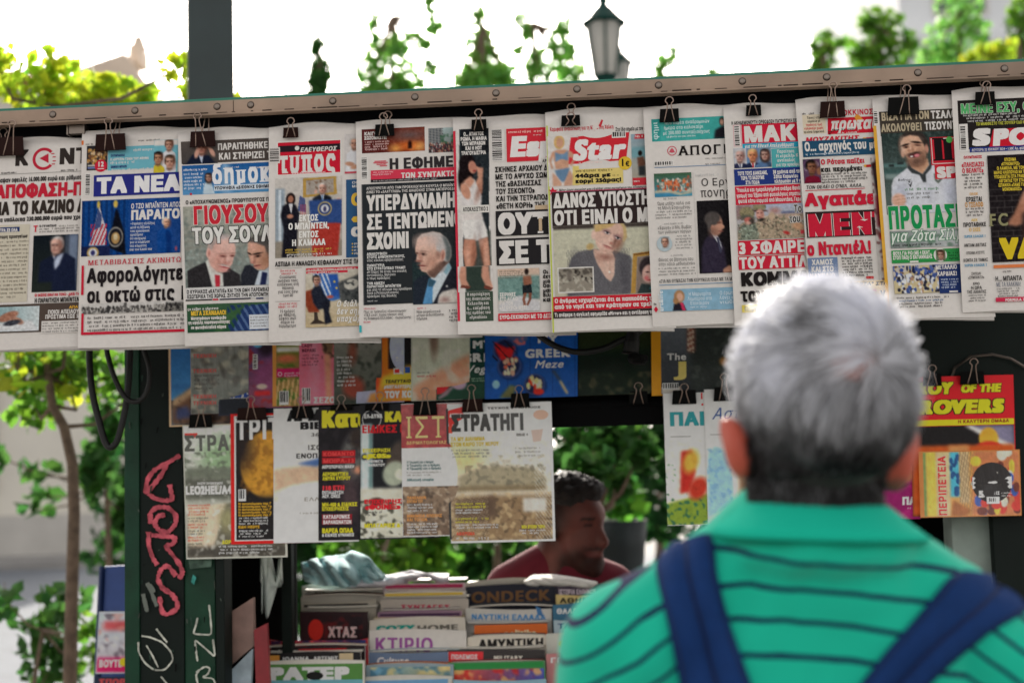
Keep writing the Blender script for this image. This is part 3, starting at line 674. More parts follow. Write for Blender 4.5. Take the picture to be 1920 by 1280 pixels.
S.text('ΟΙ ΜΙΣΕΙΣ ΕΦΑΓΑΝ ΤΟΝΟ - ΔΙΚΕΙ ΤΗ ΘΛ', 65, 551, 5, RED, w=92, off=.05); S.text('Η ΠΑΡΑΙΤΗΣΗ ΜΠΑΪΝΤΕΝ', 65, 559, 9, K_, w=84, off=.06)
S.rect(-40, 573, 188, 53, (88, 76, 70))
p = S.pic(-30, 577, 104, 46); p.grad((120, 160, 165), (206, 214, 216), 0); p.poly([(0, 46), (20, 30), (90, 26), (104, 46)], (214, 216, 218), 2); p.ell(46, 18, 20, 8, (170, 120, 100), -20); p.ell(62, 26, 14, 6, (185, 140, 120), 20); p.ell(54, 30, 16, 5, (60, 62, 70), -10); p.noise(7, 1)
S.text('ΑΠΑ Τ', 130, 573, 5, (222, 170, 70), w=24, off=.06); S.text('ΠΟΙΟΙ ΑΠΕΙΛΟΥΝ', 90, 581, 8, W_, w=64, off=.06); S.text('ΠΡΟΣΤΙΜΑ ΕΩΣ 50', 85, 590, 8, W_, w=66, off=.06)
S.rect(78, 602, 76, 23, (220, 214, 209)); S.body(80, 604, 76, 4, 3.2, 5.3, (110, 106, 102))
S.finish(S.root, M['print'])

# --- 2
S = newspaper('newspaper with rounded white letters on a navy bar above a blue picture of two flags', (154, 247), (146, 653), 334, seed=2)
S.rect(153, 264, 4, 8, (220, 120, 60)); S.rect(203, 276, 131, 44, (116, 184, 200)); S.body(161, 269, 16, 1, 3.5, 5, (120, 116, 112)); S.body(257, 262, 50, 1, 3.5, 5, (130, 126, 122))
S.text('ΟΛΥΜΠΙΑΚΟΣ', 208, 290, 4.5, NAVY, w=26, off=.06); S.body(250, 279, 60, 1, 4.5, 6, W_); S.text('Η «ΧΡΥΣΗ» ΓΕΝΙΑ ΤΟΥ ΑΘΗΝΑ', 207, 297, 4.5, W_, w=72, off=.05); S.body(207, 303, 44, 1, 4.5, 6, W_); S.text('ΕΘΝΙΚΗ ΜΠΑΣΚ', 208, 311, 4.5, NAVY, w=30, off=.06); S.body(206, 317, 92, 1, 4.6, 6, W_)
p = S.pic(163, 274, 39, 46); p.grad((50, 48, 52), (66, 60, 58)); p.crowd((2, 8, 37, 34), 70, [(200, 150, 80), (150, 110, 70), (220, 190, 150), (120, 80, 60)], 2); p.rect(2, 36, 34, 2, (210, 206, 200)); p.rect(2, 40, 24, 3, (120, 140, 200))
S.disc(189, 311, 11.5, RED); S.text('12', 183, 303, 10, W_, w=12, off=.05, key='print'); S.rect(183, 316, 12, 1.5, W_)
p = S.pic(289, 263, 45, 62); p.fill((116, 184, 200)); p.rect(0, 0, 45, 11, (224, 218, 213))
for (cx, cy, h_, sk, hr, su) in ((28, 10, 19, (206, 160, 138), (84, 60, 46), (222, 222, 226)), (8, 34, 22, (196, 146, 116), (36, 30, 28), (210, 190, 60)), (30, 42, 24, (214, 168, 146), (70, 54, 44), (216, 220, 228))):
    p.poly([(cx-14, 64), (cx-12, cy+h_*.85), (cx-4, cy+h_*.5), (cx+4, cy+h_*.5), (cx+12, cy+h_*.85), (cx+14, 64)], su); p.bust(cx, cy, h_, skin=sk, hair=hr, suit=None)
S.barcode(160, 326, 11, 42, vert=True)
S.rect(176, 329, 165, 40, (50, 54, 132)); S.text('ΤΑ ΝΕΑ', 183, 333, 31, (236, 234, 236), w=155, off=.085, xs=1)
p = S.pic(154, 377, 186, 104); p.fill((26, 70, 136)); p.stripes((0, 0, 88, 104), 11, (20, 52, 104), 0, .45, .8); p.rect(88, 0, 98, 104, (36, 74, 140), 3)
p.poly([(31, 16), (20, 70), (14, 84), (44, 84), (47, 56), (38, 30), (33, 10)], (206, 200, 206)); p.stripes((18, 44, 47, 84), 7, (186, 50, 66), 0, .5, .9, skew=.4); p.poly([(31, 16), (23, 56), (36, 50), (38, 30)], (70, 84, 130)); p.noise(3, 0)
p.poly([(63, 18), (56, 60), (52, 90), (84, 104), (80, 60), (67, 20)], (24, 26, 34), 1); p.ell(64, 70, 14, 19, (150, 146, 140), 0, 1); p.ell(64, 70, 12, 16, (34, 34, 42)); p.ell(64, 72, 8, 11, (176, 140, 90)); p.ell(64, 70, 4, 6, (214, 196, 160))
p.ell(31, 8, 3, 7, (206, 176, 84)); p.ell(63, 8, 4, 7, (206, 176, 84))
p.rect(0, 86, 54, 18, (34, 42, 78)); p.ell(22, 98, 11, 11, (190, 160, 100)); p.ell(22, 98, 8, 8, (214, 214, 220)); p.ell(22, 98, 4, 5, (60, 60, 110))
p.poly([(142, 104), (143, 64), (150, 56), (164, 56), (169, 66), (170, 104)], (28, 74, 146), 1); p.poly([(158, 60), (168, 66), (170, 104), (160, 104)], (20, 54, 116), 2); p.bust(158, 46, 17, skin=(224, 176, 150), hair=(220, 212, 204), suit=None, face=.9, bald=.5); p.ell(178, 96, 2, 4, (180, 90, 110)); p.noise(3, 1)
S.text('Ο ΤΖΟ ΜΠΑΪΝΤΕΝ ΑΠΟΣΥ', 246, 382, 9.5, W_, w=100, off=.03, xs=.7); S.text('ΠΑΡΑΙΤΟΥ', 246, 394, 19, W_, w=106, off=.07)
for i, (t, ww) in enumerate((('• Ραγδαίες εξελίξεις', 46), ('μετά τη δήλωση', 36), ('του προσώπου', 36), ('προέδρου', 24), ('ότι αποχωρεί', 30), ('για το συμφέρον', 37), ('του κόμματος', 32), ('και του λαού του', 42))): S.text(t, 245-i*.25, 417+i*6.9, 5, (214, 216, 224), w=ww, off=.04, ser=True)
S.text('ΜΕΤΑΒΙΒΑΣΕΙΣ ΑΚΙΝΗΤΩΝ', 165, 488, 9.5, (200, 52, 70), w=186, off=.02, ser=True)
S.rect(153, 498, 4.5, 55, RED); S.text('Αφορολόγητες', 164, 503, 28, (44, 40, 42), w=196, off=.055); S.text('οι οκτώ στις 10', 164, 540, 28, (44, 40, 42), w=200, off=.055)
p = S.pic(153, 570, 194, 19); p.fill((206, 202, 198)); p.crowd((0, 8, 194, 19), 240, [(120, 116, 114), (90, 86, 84), (170, 166, 160), (60, 58, 58)], 2.2); p.rect(158, 3, 36, 16, (84, 82, 80), 1); p.crowd((150, 4, 190, 18), 40, [(50, 48, 48), (140, 136, 130)], 2); p.ell(82, 4, 3, 6, (90, 88, 86))
S.rect(152.5, 588, 4.5, 40, RED); S.rect(153, 623, 196, 5, RED)
S.body(164, 594, 184, 4, 4.4, 7.6, (96, 92, 90))
S.finish(S.root, M['print'])

# --- 3
S = newspaper('newspaper with a blue masthead band above two men in black suits', (333, 247), (347, 648), 504, seed=3)
S.rect(339, 266, 168, 42, (84, 76, 72))
p = S.pic(341, 266, 66, 43); p.grad((96, 88, 84), (72, 68, 68)); p.poly([(6, 43), (18, 26), (30, 22), (50, 28), (62, 43)], (30, 36, 54), 1); p.poly([(30, 24), (40, 24), (36, 43)], (190, 200, 220)); p.bust(36, 12, 24, skin=(206, 150, 132), hair=(150, 140, 136), suit=None); p.ell(27, 23, 4, 9, (214, 164, 146), 15); p.ell(56, 22, 4, 9, (214, 164, 146), -25); p.ell(52, 16, 2, 6, (214, 164, 146), -50)
S.text('ΠΑΡΑΙΤΗΘΗΚΕ Ο', 408, 269, 13, W_, w=108, off=.06); S.text('ΚΑΙ ΣΤΗΡΙΖΕΙ ΤΗΝ', 410, 287, 13, W_, w=118, off=.06)
p = S.pic(341, 311, 168, 55, 2); p.grad((38, 92, 156), (92, 150, 196)); p.rect(74, 0, 16, 55, (130, 170, 206), 6); p.poly([(38, 55), (40, 36), (46, 32), (54, 34), (60, 55)], (196, 214, 226)); p.bust(49, 24, 15, hair=(40, 34, 34), suit=None, long=True)
S.text('δημοκρ', 397, 308, 37, (236, 236, 240), w=136, off=.05, ser=True); S.rect(401, 348, 106, 10, (212, 222, 232)); S.text('ΥΠΟΨΗΦΙΑ «ΔΙΕΘΝΗΣ ΕΦΗΜΕΡΙΔΑ', 402, 350, 6, (36, 36, 50), w=120, off=.05, xs=.9)
S.body(344, 317, 48, 1, 4, 6, (230, 232, 240)); S.body(344, 325, 36, 5, 4, 6.6, (224, 228, 238)); S.body(422, 313, 30, 1, 2.5, 5, W_); S.body(478, 313, 30, 1, 2.5, 5, W_)
S.disc(358, 364, 2.2, RED)
S.text('Ο «ΑΠΟΧΑΥΝΩΜΕΝΟΣ» ΠΡΩΘΥΠΟΥΡΓΟΣ ΠΑΡ', 348, 376, 7.5, K_, w=166, off=.045)
p = S.pic(343, 388, 166, 152, 1.15); p.grad((168, 168, 156), (130, 138, 134)); p.blotch((110, 120, 116), 12, .2, .7); p.blotch((170, 186, 180), 7, .6, .6, (0, 70, 166, 140)); p.blotch((84, 96, 94), 4, 1.1, .5, (0, 70, 166, 140)); p.stripes((0, 40, 166, 84), 13, (146, 142, 132), 1, .3, .5, skew=.15); p.soften(2)
p.poly([(4, 152), (4, 120), (20, 112), (38, 105), (52, 128), (52, 152)], (52, 50, 52), 1); p.poly([(80, 116), (102, 131), (104, 152), (66, 152), (68, 128)], (54, 52, 54), 1)
p.poly([(39, 104), (44, 100), (60, 124), (70, 128), (71, 152), (50, 152)], (214, 214, 208), 1); p.poly([(55, 129), (65, 131), (64, 152), (56, 152)], (190, 54, 68), 1)
p.poly([(43, 80), (46, 71), (55, 63), (71, 57), (86, 61), (93, 69), (96, 80), (95, 91), (92, 97), (89, 110), (81, 119), (77, 124), (69, 126), (60, 124), (48, 112), (44, 100)], (222, 176, 164), 1)
p.poly([(43, 82), (46, 71), (55, 63), (66, 58), (60, 70), (55, 74), (52, 82), (48, 84)], (186, 168, 162), 3); p.ell(72, 60, 17, 6, (196, 180, 178), 0, 3, .8); p.ell(45, 88, 4.5, 9, (226, 178, 166), 6, 1); p.ell(46, 89, 2, 5, (196, 130, 120), 6, 1.4); p.ell(62, 108, 12, 14, (206, 150, 136), 0, 8, .6); p.ell(80, 74, 13, 9, (234, 196, 184), 0, 6, .7)
p.ell(72, 95, 7, 2.4, (168, 110, 102), 4, 1.6); p.ell(73, 95.5, 4, .9, (84, 52, 50), 6, .7); p.ell(89, 95, 4.5, 2.4, (168, 110, 102), 0, 1.4); p.ell(89.5, 95.5, 2.6, .9, (84, 52, 50), 0, .7); p.ell(72, 90.5, 8, 1.2, (180, 136, 124), 2, 1.2); p.ell(90, 90.5, 5, 1.2, (180, 136, 124), 0, 1.2)
p.ell(79, 108, 5, 3, (186, 122, 114), 0, 1.6); p.ell(80, 102, 2.4, 7, (232, 192, 180), 0, 2, .8); p.ell(75, 102, 2, 7, (190, 136, 124), 10, 2, .8); p.ell(73, 114, 9, 2.2, (236, 222, 216), 14, .8); p.ell(74, 116, 9, 1.6, (176, 84, 86), 14, 1); p.ell(73, 111.6, 9, 1.6, (170, 150, 146), 14, 1.2, .7); p.ell(72, 121, 8, 3, (226, 150, 146), 10, 2.5, .7); p.ell(64, 106, 2, 8, (190, 134, 122), -16, 2, .7)
p.poly([(103, 152), (104, 132), (112, 115), (122, 113), (132, 121), (140, 127), (129, 152)], (48, 50, 58), 1); p.poly([(129, 152), (138, 126), (150, 124), (166, 110), (166, 152)], (206, 216, 226), 1); p.poly([(144, 127), (154, 130), (150, 152), (139, 152)], (44, 50, 86), 1)
p.poly([(119, 80), (120, 71), (129, 66), (166, 62), (166, 112), (160, 116), (148, 124), (135, 123), (130, 119), (128, 112), (123, 108), (120, 96), (118, 87)], (208, 158, 136), 1); p.poly([(122, 66), (130, 60), (166, 58), (166, 95), (154, 92), (151, 80), (134, 73), (124, 72)], (88, 84, 82), 2); p.ell(158, 92, 5, 9, (120, 104, 96), 0, 4, .7); p.ell(128, 80, 7, 8, (226, 176, 158), 0, 5, .8); p.ell(150, 106, 10, 12, (176, 128, 102), 0, 7, .7)
p.ell(121.5, 92.5, 4, 1.5, (50, 40, 38), 30, .9); p.ell(136, 93, 9, 1.7, (50, 40, 38), -8, 1); p.ell(137, 97.5, 5.5, 2.6, (104, 72, 64), -6, 1.6); p.ell(137, 98, 2.2, 1.4, (34, 28, 30), 0, .7); p.ell(127, 109, 4, 2.4, (176, 118, 106), 0, 1.4); p.ell(126, 103, 2.4, 6, (226, 174, 156), 8, 1.8, .8); p.ell(131, 104, 2, 6, (168, 116, 98), -6, 2, .8); p.ell(135, 115.5, 6.5, 1.3, (126, 64, 62), -6, .9); p.ell(137, 119, 5, 1.6, (190, 128, 118), -4, 1.4, .7); p.noise(2.5, 1)
S.text('ΓΙΟΥΣΟΥΦ', 362, 386, 36, (206, 52, 66), w=168, off=.07, ol=(226, 222, 214), olw=.035); S.text('ΤΟΥ ΣΟΥΛΤ', 360, 427, 31, (232, 230, 226), w=168, off=.065, ol=(44, 40, 42), olw=.045)
S.rect(349, 540, 158, 23, (216, 214, 212)); S.text('Ο ΚΥΡΙΑΚΟΣ «ΚΑΤΑΠΙΕ» ΚΑΙ ΤΗΝ ΩΜΗ ΠΑΡΕΜΒΑΣΗ', 350, 544, 7, K_, w=160, off=.045); S.text('ΕΣΩΤΕΡΙΚΑ ΤΗΣ ΧΩΡΑΣ. ΖΗΤΗΣΕ ΤΗΝ ΑΠΟΠΟΜΠΗ Δ', 351, 553, 7, K_, w=158, off=.045)
S.rect(348, 562, 50, 2.4, K_); S.rect(399, 560, 10, 3, RED); S.rect(412, 560, 58, 2.4, (46, 46, 66)); S.rect(480, 558, 14, 2.6, (50, 56, 100))
p = S.pic(350, 571, 158, 53); p.grad((66, 96, 70), (44, 84, 60)); p.poly([(84, 53), (108, 8), (158, 2), (158, 53)], (84, 108, 150)); p.stripes((76, 4, 158, 53), 13, (40, 58, 104), 0, .62, .9, skew=-.55); p.poly([(60, 26), (110, 4), (90, 26), (64, 53), (50, 53)], (64, 100, 66), 2)
S.body(352, 577, 76, 1, 5, 6, W_); S.text('ΜΕΓΑ ΣΚΑΝΔΑΛΟ!', 358, 583, 9, (232, 190, 70), w=66, off=.07); S.text('Μετατρέπουν πανάκριβο', 358, 594, 6, W_, w=66, off=.06); S.text('γη υψηλής παραγωγικότητας', 353, 602, 6, W_, w=78, off=.06); S.text('σε φωτοβολταϊκά πάρκα', 358, 611, 6, W_, w=66, off=.06)
S.rect(467, 590, 42, 27, (214, 218, 224)); S.body(469, 593, 40, 4, 3, 5.6, (120, 118, 118))
S.finish(S.root, M['print'])

# --- 4
S = newspaper('newspaper with a red rounded masthead block and two people beside a blue lectern', (504, 238), (504, 641), 668, seed=4)
S.rect(519, 266, 121, 64, (232, 226, 222)); S.rect(521, 268, 117, 60, (206, 40, 60)); S.rect(522, 274, 116, 12, (48, 40, 46)); S.disc(557, 278, 4.2, W_)
S.text('ΕΛΕΥΘΕΡΟΣ', 563, 277, 8.5, W_, w=68, off=.05, sh=.2, xs=.8); S.text('τυπος', 524, 283, 42, W_, w=108, off=.05, ser=True); S.text('www.eleftherostypos.gr', 547, 322, 5, (240, 200, 200), w=64, off=.04)
S.rect(505, 277, 20, 30, (222, 216, 212))
rr_ = random.Random(3); yy = 279
while yy < 304: hh = rr_.choice([1, 1.6, 2.4]); S.rect(506, yy, 17, hh, (90, 86, 84)); yy += hh+rr_.choice([1, 1.8])
p = S.pic(646, 252, 28, 74); p.fill((214, 208, 206)); p.poly([(2, 74), (4, 38), (14, 28), (28, 30), (28, 74)], (226, 226, 230)); p.bust(18, 18, 20, skin=(206, 156, 134), hair=(200, 196, 190), suit=None, bald=.8, smile=True); p.ell(10, 56, 9, 4, (196, 146, 120), 10); p.ell(20, 62, 9, 4, (206, 156, 130), -10); p.rect(0, 70, 28, 4, (200, 60, 76))
p = S.pic(516, 335, 125, 149); p.grad((206, 200, 194), (176, 168, 158)); p.rect(0, 20, 18, 110, (150, 164, 176), 2); p.rect(6, 22, 5, 108, (206, 216, 224)); p.poly([(52, 2), (114, 0), (116, 34), (52, 38)], (186, 150, 80)); p.poly([(58, 6), (109, 4), (110, 30), (58, 33)], (170, 160, 150)); p.blotch((120, 90, 70), 4, .4, .7, (60, 6, 108, 30)); p.rect(0, 118, 125, 31, (150, 140, 126), 3)
p.poly([(46, 34), (56, 40), (58, 66), (42, 62)], (84, 96, 140)); p.stripes((46, 50, 60, 70), 3, (180, 60, 76), 0, .5, .7)
p.bust(88, 22, 18, skin=(216, 170, 152), hair=(214, 208, 204), suit=(44, 48, 60), shirt=(200, 210, 224), tie=(110, 140, 180), bald=.5); p.ell(76, 28, 3, 4, (214, 168, 150)); p.ell(119, 44, 4, 3, (214, 168, 150))
p.poly([(63, 44), (125, 44), (125, 90), (66, 88)], (54, 80, 136), 1); p.poly([(66, 86), (123, 88), (117, 149), (70, 149)], (176, 60, 52), 1); p.ell(93, 60, 13, 13, (206, 180, 110)); p.ell(93, 60, 11, 11, (50, 66, 116)); p.ell(93, 60, 7.5, 7.5, (212, 212, 216)); p.ell(93, 61, 3, 5, (70, 70, 110))
p.ell(29, 40, 9, 12, (40, 30, 30)); p.ell(29, 40, 5, 7, (170, 116, 94)); p.poly([(12, 149), (16, 96), (10, 70), (14, 52), (26, 46), (38, 50), (46, 68), (42, 96), (40, 149)], (34, 34, 42), 1); p.poly([(25, 48), (33, 48), (30, 68)], (216, 216, 220)); p.ell(28, 72, 6, 4, (186, 130, 108)); p.noise(3, 1)
for t, cx, yy, ww in (('ΕΚΤΟΣ', 579, 402, 36), ('Ο ΜΠΑΪΝΤΕΝ,', 579, 417, 76), ('ΕΝΤΟΣ', 579, 433, 37), ('Η ΚΑΜΑΛΑ', 579, 448, 63)): S.text(t, cx, yy, 12.5, (236, 234, 230), w=ww, off=.065, align=1, key='headline')
S.body(535, 467, 86, 2, 3.6, 4.6, (214, 180, 84)); S.body(538, 476, 84, 2, 3.6, 4.6, W_)
S.rect(649, 337, 30, 146, (56, 92, 132)); S.text('ΟΙ', 660, 340, 5, W_, w=10, off=.04); S.text('ΜΕΙ', 660, 347, 5, W_, w=14, off=.04); S.text('Ο', 659, 362, 24, (226, 186, 74), w=22, off=.07); S.text('«', 660, 400, 17, (226, 186, 74), w=14, off=.06); S.text('ο', 659, 420, 24, W_, w=22, off=.07)
for i in range(4): S.disc(661, 457+i*6, 1.4, (226, 186, 74)); S.body(664, 455+i*6, 14, 1, 3.6, 5, W_)
S.text('ΑΣΠΙΔΑ Η ΑΝΑΛΩΣΗ ΚΕΦΑΛΑΙΟΥ ΣΤΙΣ ΠΑΓΙΔ', 516, 491, 9, K_, w=170, off=.05)
S.rect(516, 503, 50, .8, (170, 165, 160)); S.body(520, 506, 40, 2, 3.6, 5.4, (206, 96, 104), align=1)
for i, t in enumerate(('Ο καύσωνας', 'αυξάνει τους', 'κινδύνους στη', 'θάλασσα', 'για τους άνω', 'των 60')): S.text(t, 540, 516+i*6.9, 5.6, K_, w=len(t)*3.1, off=.02, ser=True, align=1)
S.rect(516, 565, 47, .8, (170, 165, 160)); S.body(520, 568, 40, 2, 3.6, 5.4, (206, 96, 104), align=1)
for i, t in enumerate(('15 ημέρες', 'με 40άρια,', 'πέφτει από', 'αύριο το', 'θερμόμετρο')): S.text(t, 539, 580+i*6.9, 5.6, K_, w=len(t)*3.2, off=.02, ser=True, align=1)
p = S.pic(573, 502, 104, 112); p.grad((204, 198, 186), (196, 176, 140)); p.poly([(14, 12), (40, 8), (66, 60), (52, 64), (30, 62)], (70, 116, 186), 1); p.stripes((14, 12, 48, 60), 8, (206, 214, 226), 0, .42, .9, skew=-.4); p.poly([(42, 14), (60, 14), (66, 56), (52, 56)], (50, 90, 170), 1); p.ell(54, 28, 2, 2, (220, 190, 80)); p.ell(58, 40, 2, 2, (220, 190, 80))
p.poly([(60, 30), (104, 14), (104, 70), (66, 66)], (84, 86, 86), 2); p.ell(86, 34, 14, 10, (190, 186, 176), -10); p.blotch((50, 54, 56), 4, .3, .7, (62, 26, 104, 66)); p.poly([(0, 44), (14, 40), (22, 66), (26, 84), (6, 84), (0, 70)], (140, 66, 46), 1); p.poly([(10, 44), (18, 34), (28, 34), (36, 52), (44, 62), (46, 74), (24, 80), (14, 66)], (40, 44, 56), 1); p.poly([(30, 66), (46, 62), (44, 84), (50, 104), (36, 108), (34, 82)], (36, 38, 48), 1); p.bust(20, 24, 17, hair=(54, 48, 46), suit=None, face=.4); p.ell(46, 56, 6, 3, (180, 90, 80)); p.poly([(16, 84), (22, 84), (24, 98), (40, 106), (8, 106), (16, 98)], (70, 60, 54)); p.noise(3, 1)
S.rect(574, 503, 102, 4.5, (206, 56, 74)); S.rect(574, 509, 78, 4.5, (206, 56, 74)); S.body(577, 504, 98, 1, 3.2, 5, W_); S.body(577, 510, 70, 1, 3.2, 5, W_)
for i, t in enumerate(('Ο διάλογ', 'δεν σημα', 'υποχώρη')): S.text(t, 631, 564+i*14, 11, (234, 230, 224), w=54, off=.04, sh=.2, ser=True, ol=(70, 60, 54), olw=.025, key='headline')
S.finish(S.root, M['print'])

# --- 5
S = newspaper('newspaper with a dark panel of white capitals beside a white haired man', (667, 230), (674, 633), 850, seed=5)
p = S.pic(678, 243, 118, 45); p.grad((92, 44, 44), (120, 52, 40), 0); p.ell(92, 26, 34, 18, (150, 74, 50), 0, 12); p.ell(64, 38, 10, 6, (240, 170, 90), 0, 6); p.ell(104, 36, 12, 7, (246, 190, 110), 0, 6); p.ell(88, 34, 14, 8, (220, 110, 50), 0, 6); p.ell(90, 14, 26, 8, (110, 90, 90), 0, 8); p.poly([(86, 40), (86, 28), (90, 24), (94, 28), (94, 40)], (50, 30, 28), 1); p.noise(4, 1)
S.text('ΚΑΙΓΟΝΤΑΙ', 683, 248, 6.5, W_, w=44, off=.06); S.text('ΣΩΖΟΜΑΣΤΕ;', 683, 256, 6.5, W_, w=42, off=.06); S.body(684, 265, 46, 4, 3.2, 4.6, (226, 190, 186))
p = S.pic(803, 241, 50, 46); p.grad((176, 196, 196), (120, 120, 116)); p.poly([(0, 0), (24, 0), (30, 30), (0, 34)], (120, 124, 126)); p.stripes((0, 0, 28, 32), 5, (84, 88, 92), 1, .4, .8, skew=-.2); p.stripes((0, 0, 28, 32), 6, (150, 150, 150), 0, .3, .6); p.blotch((66, 104, 78), 5, .1, .9, (22, 12, 50, 32)); p.rect(0, 30, 50, 16, (66, 60, 62), 1); p.crowd((0, 28, 50, 46), 90, [(170, 130, 110), (200, 190, 186), (60, 56, 66), (120, 60, 60)], 1.6)
S.barcode(677, 295, 13, 43, vert=True)
for i, (a, b) in enumerate(((702, 22), (700, 27), (706, 18), (712, 14))): S.rect(a, 302+i*2.8, b, 1.9, (214, 70, 90))
S.text('Η ΕΦΗΜΕΡ', 730, 297, 21, (58, 54, 56), w=138, off=.07, xs=.9); S.rect(695, 320, 162, 17, (216, 66, 88)); S.text('ΤΩΝ ΣΥΝΤΑΚΤΩΝ', 752, 324, 11, W_, w=112, off=.06); S.body(698, 322, 44, 2, 2.8, 4.2, (240, 200, 206)); S.rect(695, 337, 162, 5.5, (52, 48, 52)); S.body(700, 338, 150, 1, 2.6, 4, (180, 176, 176))
S.rect(679, 346, 182, 226, (50, 53, 56)); S.rect(677.5, 346, 1.5, 226, (110, 110, 112))
S.text('ΑΠΟΣΥΡΕΤΑΙ ΑΠΟ ΤΗΝ ΠΡΟΕΚΛΟΓΙΚΗ ΚΟΥΡΣΑ Ο ΜΠΑΪΝΤΕΝ,', 687, 351, 5.3, W_, w=176, off=.035); S.text('ΔΙΝΕΙ ΤΟ «ΔΑΧΤΥΛΙΔΙ» ΤΗΣ ΔΙΑΔΟΧΗΣ ΣΤΗΝ ΑΝΤΙΠΡΟΕΔΡΟ', 687, 358, 5.3, W_, w=172, off=.035)
S.text('ΥΠΕΡΔΥΝΑΜΗ', 688, 366, 30, W_, w=167, off=.075); S.text('ΣΕ ΤΕΝΤΩΜΕΝΟ', 688, 401.5, 30, W_, w=180, off=.075); S.text('ΣΧΟΙΝΙ', 688, 437, 31, W_, w=79, off=.08)
p = S.pic(772, 432, 88, 139, 1.1); p.grad((50, 54, 56), (44, 48, 56)); p.rect(0, 60, 40, 79, (46, 60, 62), 12)
p.poly([(0, 139), (2, 96), (14, 86), (30, 84), (40, 139)], (44, 50, 60), 2); p.poly([(66, 64), (74, 70), (88, 82), (88, 139), (30, 139)], (44, 46, 54), 1)
p.poly([(34, 88), (42, 90), (57, 71), (68, 63), (73, 73), (37, 139), (34, 120)], (206, 216, 222), 1); p.poly([(66, 66), (69, 63), (73, 73), (64, 86), (58, 80)], (140, 176, 190), 2); p.poly([(31, 91), (44, 97), (38, 107), (36, 139), (18, 139), (27, 105)], (92, 148, 194), 1); p.poly([(31, 90), (44, 97), (37, 107), (28, 106)], (62, 94, 114), 1)
p.poly([(46, 139), (49, 124), (56, 117), (78, 112), (86, 116), (88, 139)], (214, 206, 198), 3); p.ell(60, 132, 8, 5, (170, 140, 134), 0, 4); p.ell(64, 107, 2, 2, (180, 180, 180))
p.poly([(6, 33), (10, 17), (19, 8), (39, 4), (53, 7), (65, 18), (72, 33), (73, 51), (68, 63), (56, 71), (41, 90), (33, 88), (26, 80), (17, 77), (14, 70), (14, 66), (16, 61), (7, 58), (9, 46), (6, 40)], (222, 182, 164), 1)
p.poly([(52, 61), (44, 70), (27, 79), (33, 88), (41, 90), (52, 78), (62, 68), (70, 60), (66, 54)], (98, 76, 70), 4); p.ell(38, 62, 12, 16, (196, 146, 126), 20, 8, .7); p.ell(50, 72, 9, 7, (120, 92, 82), 0, 5, .7)
p.poly([(10, 17), (19, 8), (39, 4), (53, 7), (65, 18), (72, 33), (73, 50), (66, 62), (58, 58), (53, 44), (46, 40), (44, 28), (40, 16), (26, 12), (12, 18)], (196, 190, 188), 3); p.poly([(56, 10), (66, 18), (73, 34), (73, 52), (67, 63), (62, 54), (64, 36)], (104, 112, 112), 5); p.ell(22, 22, 17, 12, (232, 196, 182), 0, 8, .8); p.ell(40, 20, 10, 10, (214, 190, 182), 0, 7, .8)
p.ell(57, 49, 5, 11, (212, 164, 148), 8, 1.2); p.ell(57.5, 50, 2, 6, (150, 96, 84), 8, 1.5, .8); p.ell(49, 47, 4, 6, (140, 104, 92), 0, 3, .7)
p.ell(20, 45, 6, 3, (120, 86, 78), 8, 2); p.ell(20, 45.5, 2.4, 1.3, (52, 44, 46), 0, .9); p.ell(9, 43, 2.4, 2, (110, 80, 74), 0, 1.2); p.ell(22, 40, 7, 1.4, (176, 140, 128), 8, 1.4); p.ell(16, 51, 3, 7, (196, 146, 130), -12, 2.4); p.ell(13, 58, 6, 2, (150, 100, 90), 6, 1.6)
p.ell(19, 67, 7, 1.5, (120, 62, 60), 6, 1); p.ell(18, 64, 6, 2, (180, 130, 118), 4, 2, .7); p.ell(18, 72, 5, 1.6, (176, 124, 114), 4, 1.6, .7); p.ell(30, 60, 2, 9, (190, 142, 126), 24, 2.5, .7); p.noise(2.5, 1)
yy = 474
for t, s_, ww in (('ΑΝΑΚΟΥΦΙΣΗ', 1, 38), ('ΣΤΟΥΣ ΔΗΜΟΚΡΑΤΙΚΟΥΣ,', 1, 71), ('νέος κύκλος αβεβαιότητας', 0, 68), ('', 0, 0), ('ΠΑΝΗΓΥΡΙΑ', 1, 33), ('ΣΤΟ ΣΤΡΑΤΟΠΕΔΟ ΤΡΑΜΠ', 1, 72), ('«Η Χάρις θα είναι πιο εύκολη', 0, 74), ('αντίπαλος», δηλώνει', 0, 54), ('ο τέως πρόεδρος', 0, 44), ('', 0, 0), ('ΤΗΝ ΑΜΕΣΗ', 1, 33), ('ΠΑΡΑΙΤΗΣΗ ΜΠΑΪΝΤΕΝ', 1, 64), ('και από το αξίωμα του προέδρου', 0, 84), ('ζητά ο Ρεπουμπλικανός', 0, 60), ('πρόεδρος της Βουλής', 0, 56)):
    if t: S.text(t, 688, yy, 4.9, (222, 220, 218), w=ww, off=.05 if s_ else .02); yy += 6.0
    else: yy += 3.5
S.body(689, 563, 26, 1, 2.6, 4, (190, 190, 190))
S.body(682, 577, 24, 1, 3, 4, (206, 110, 120))
for i, (t, ww) in enumerate((('Πώς οι τράπεζες εξοικονομούν', 80), ('178,5 εκατ. ευρώ τόκους από', 74), ('τη διαφορά Ελλάδας - ευρωζώνης', 89))): S.text(t, 682, 582+i*6.2, 5, (70, 66, 66), w=ww, off=.015)
for i, (t, ww) in enumerate((('Νέα ασφαλιστικά', 45), ('μέτρα εκδικάζονται', 52), ('σήμερα', 20))): S.text(t, 781, 582+i*6.2, 5, (70, 66, 66), w=ww, off=.015)
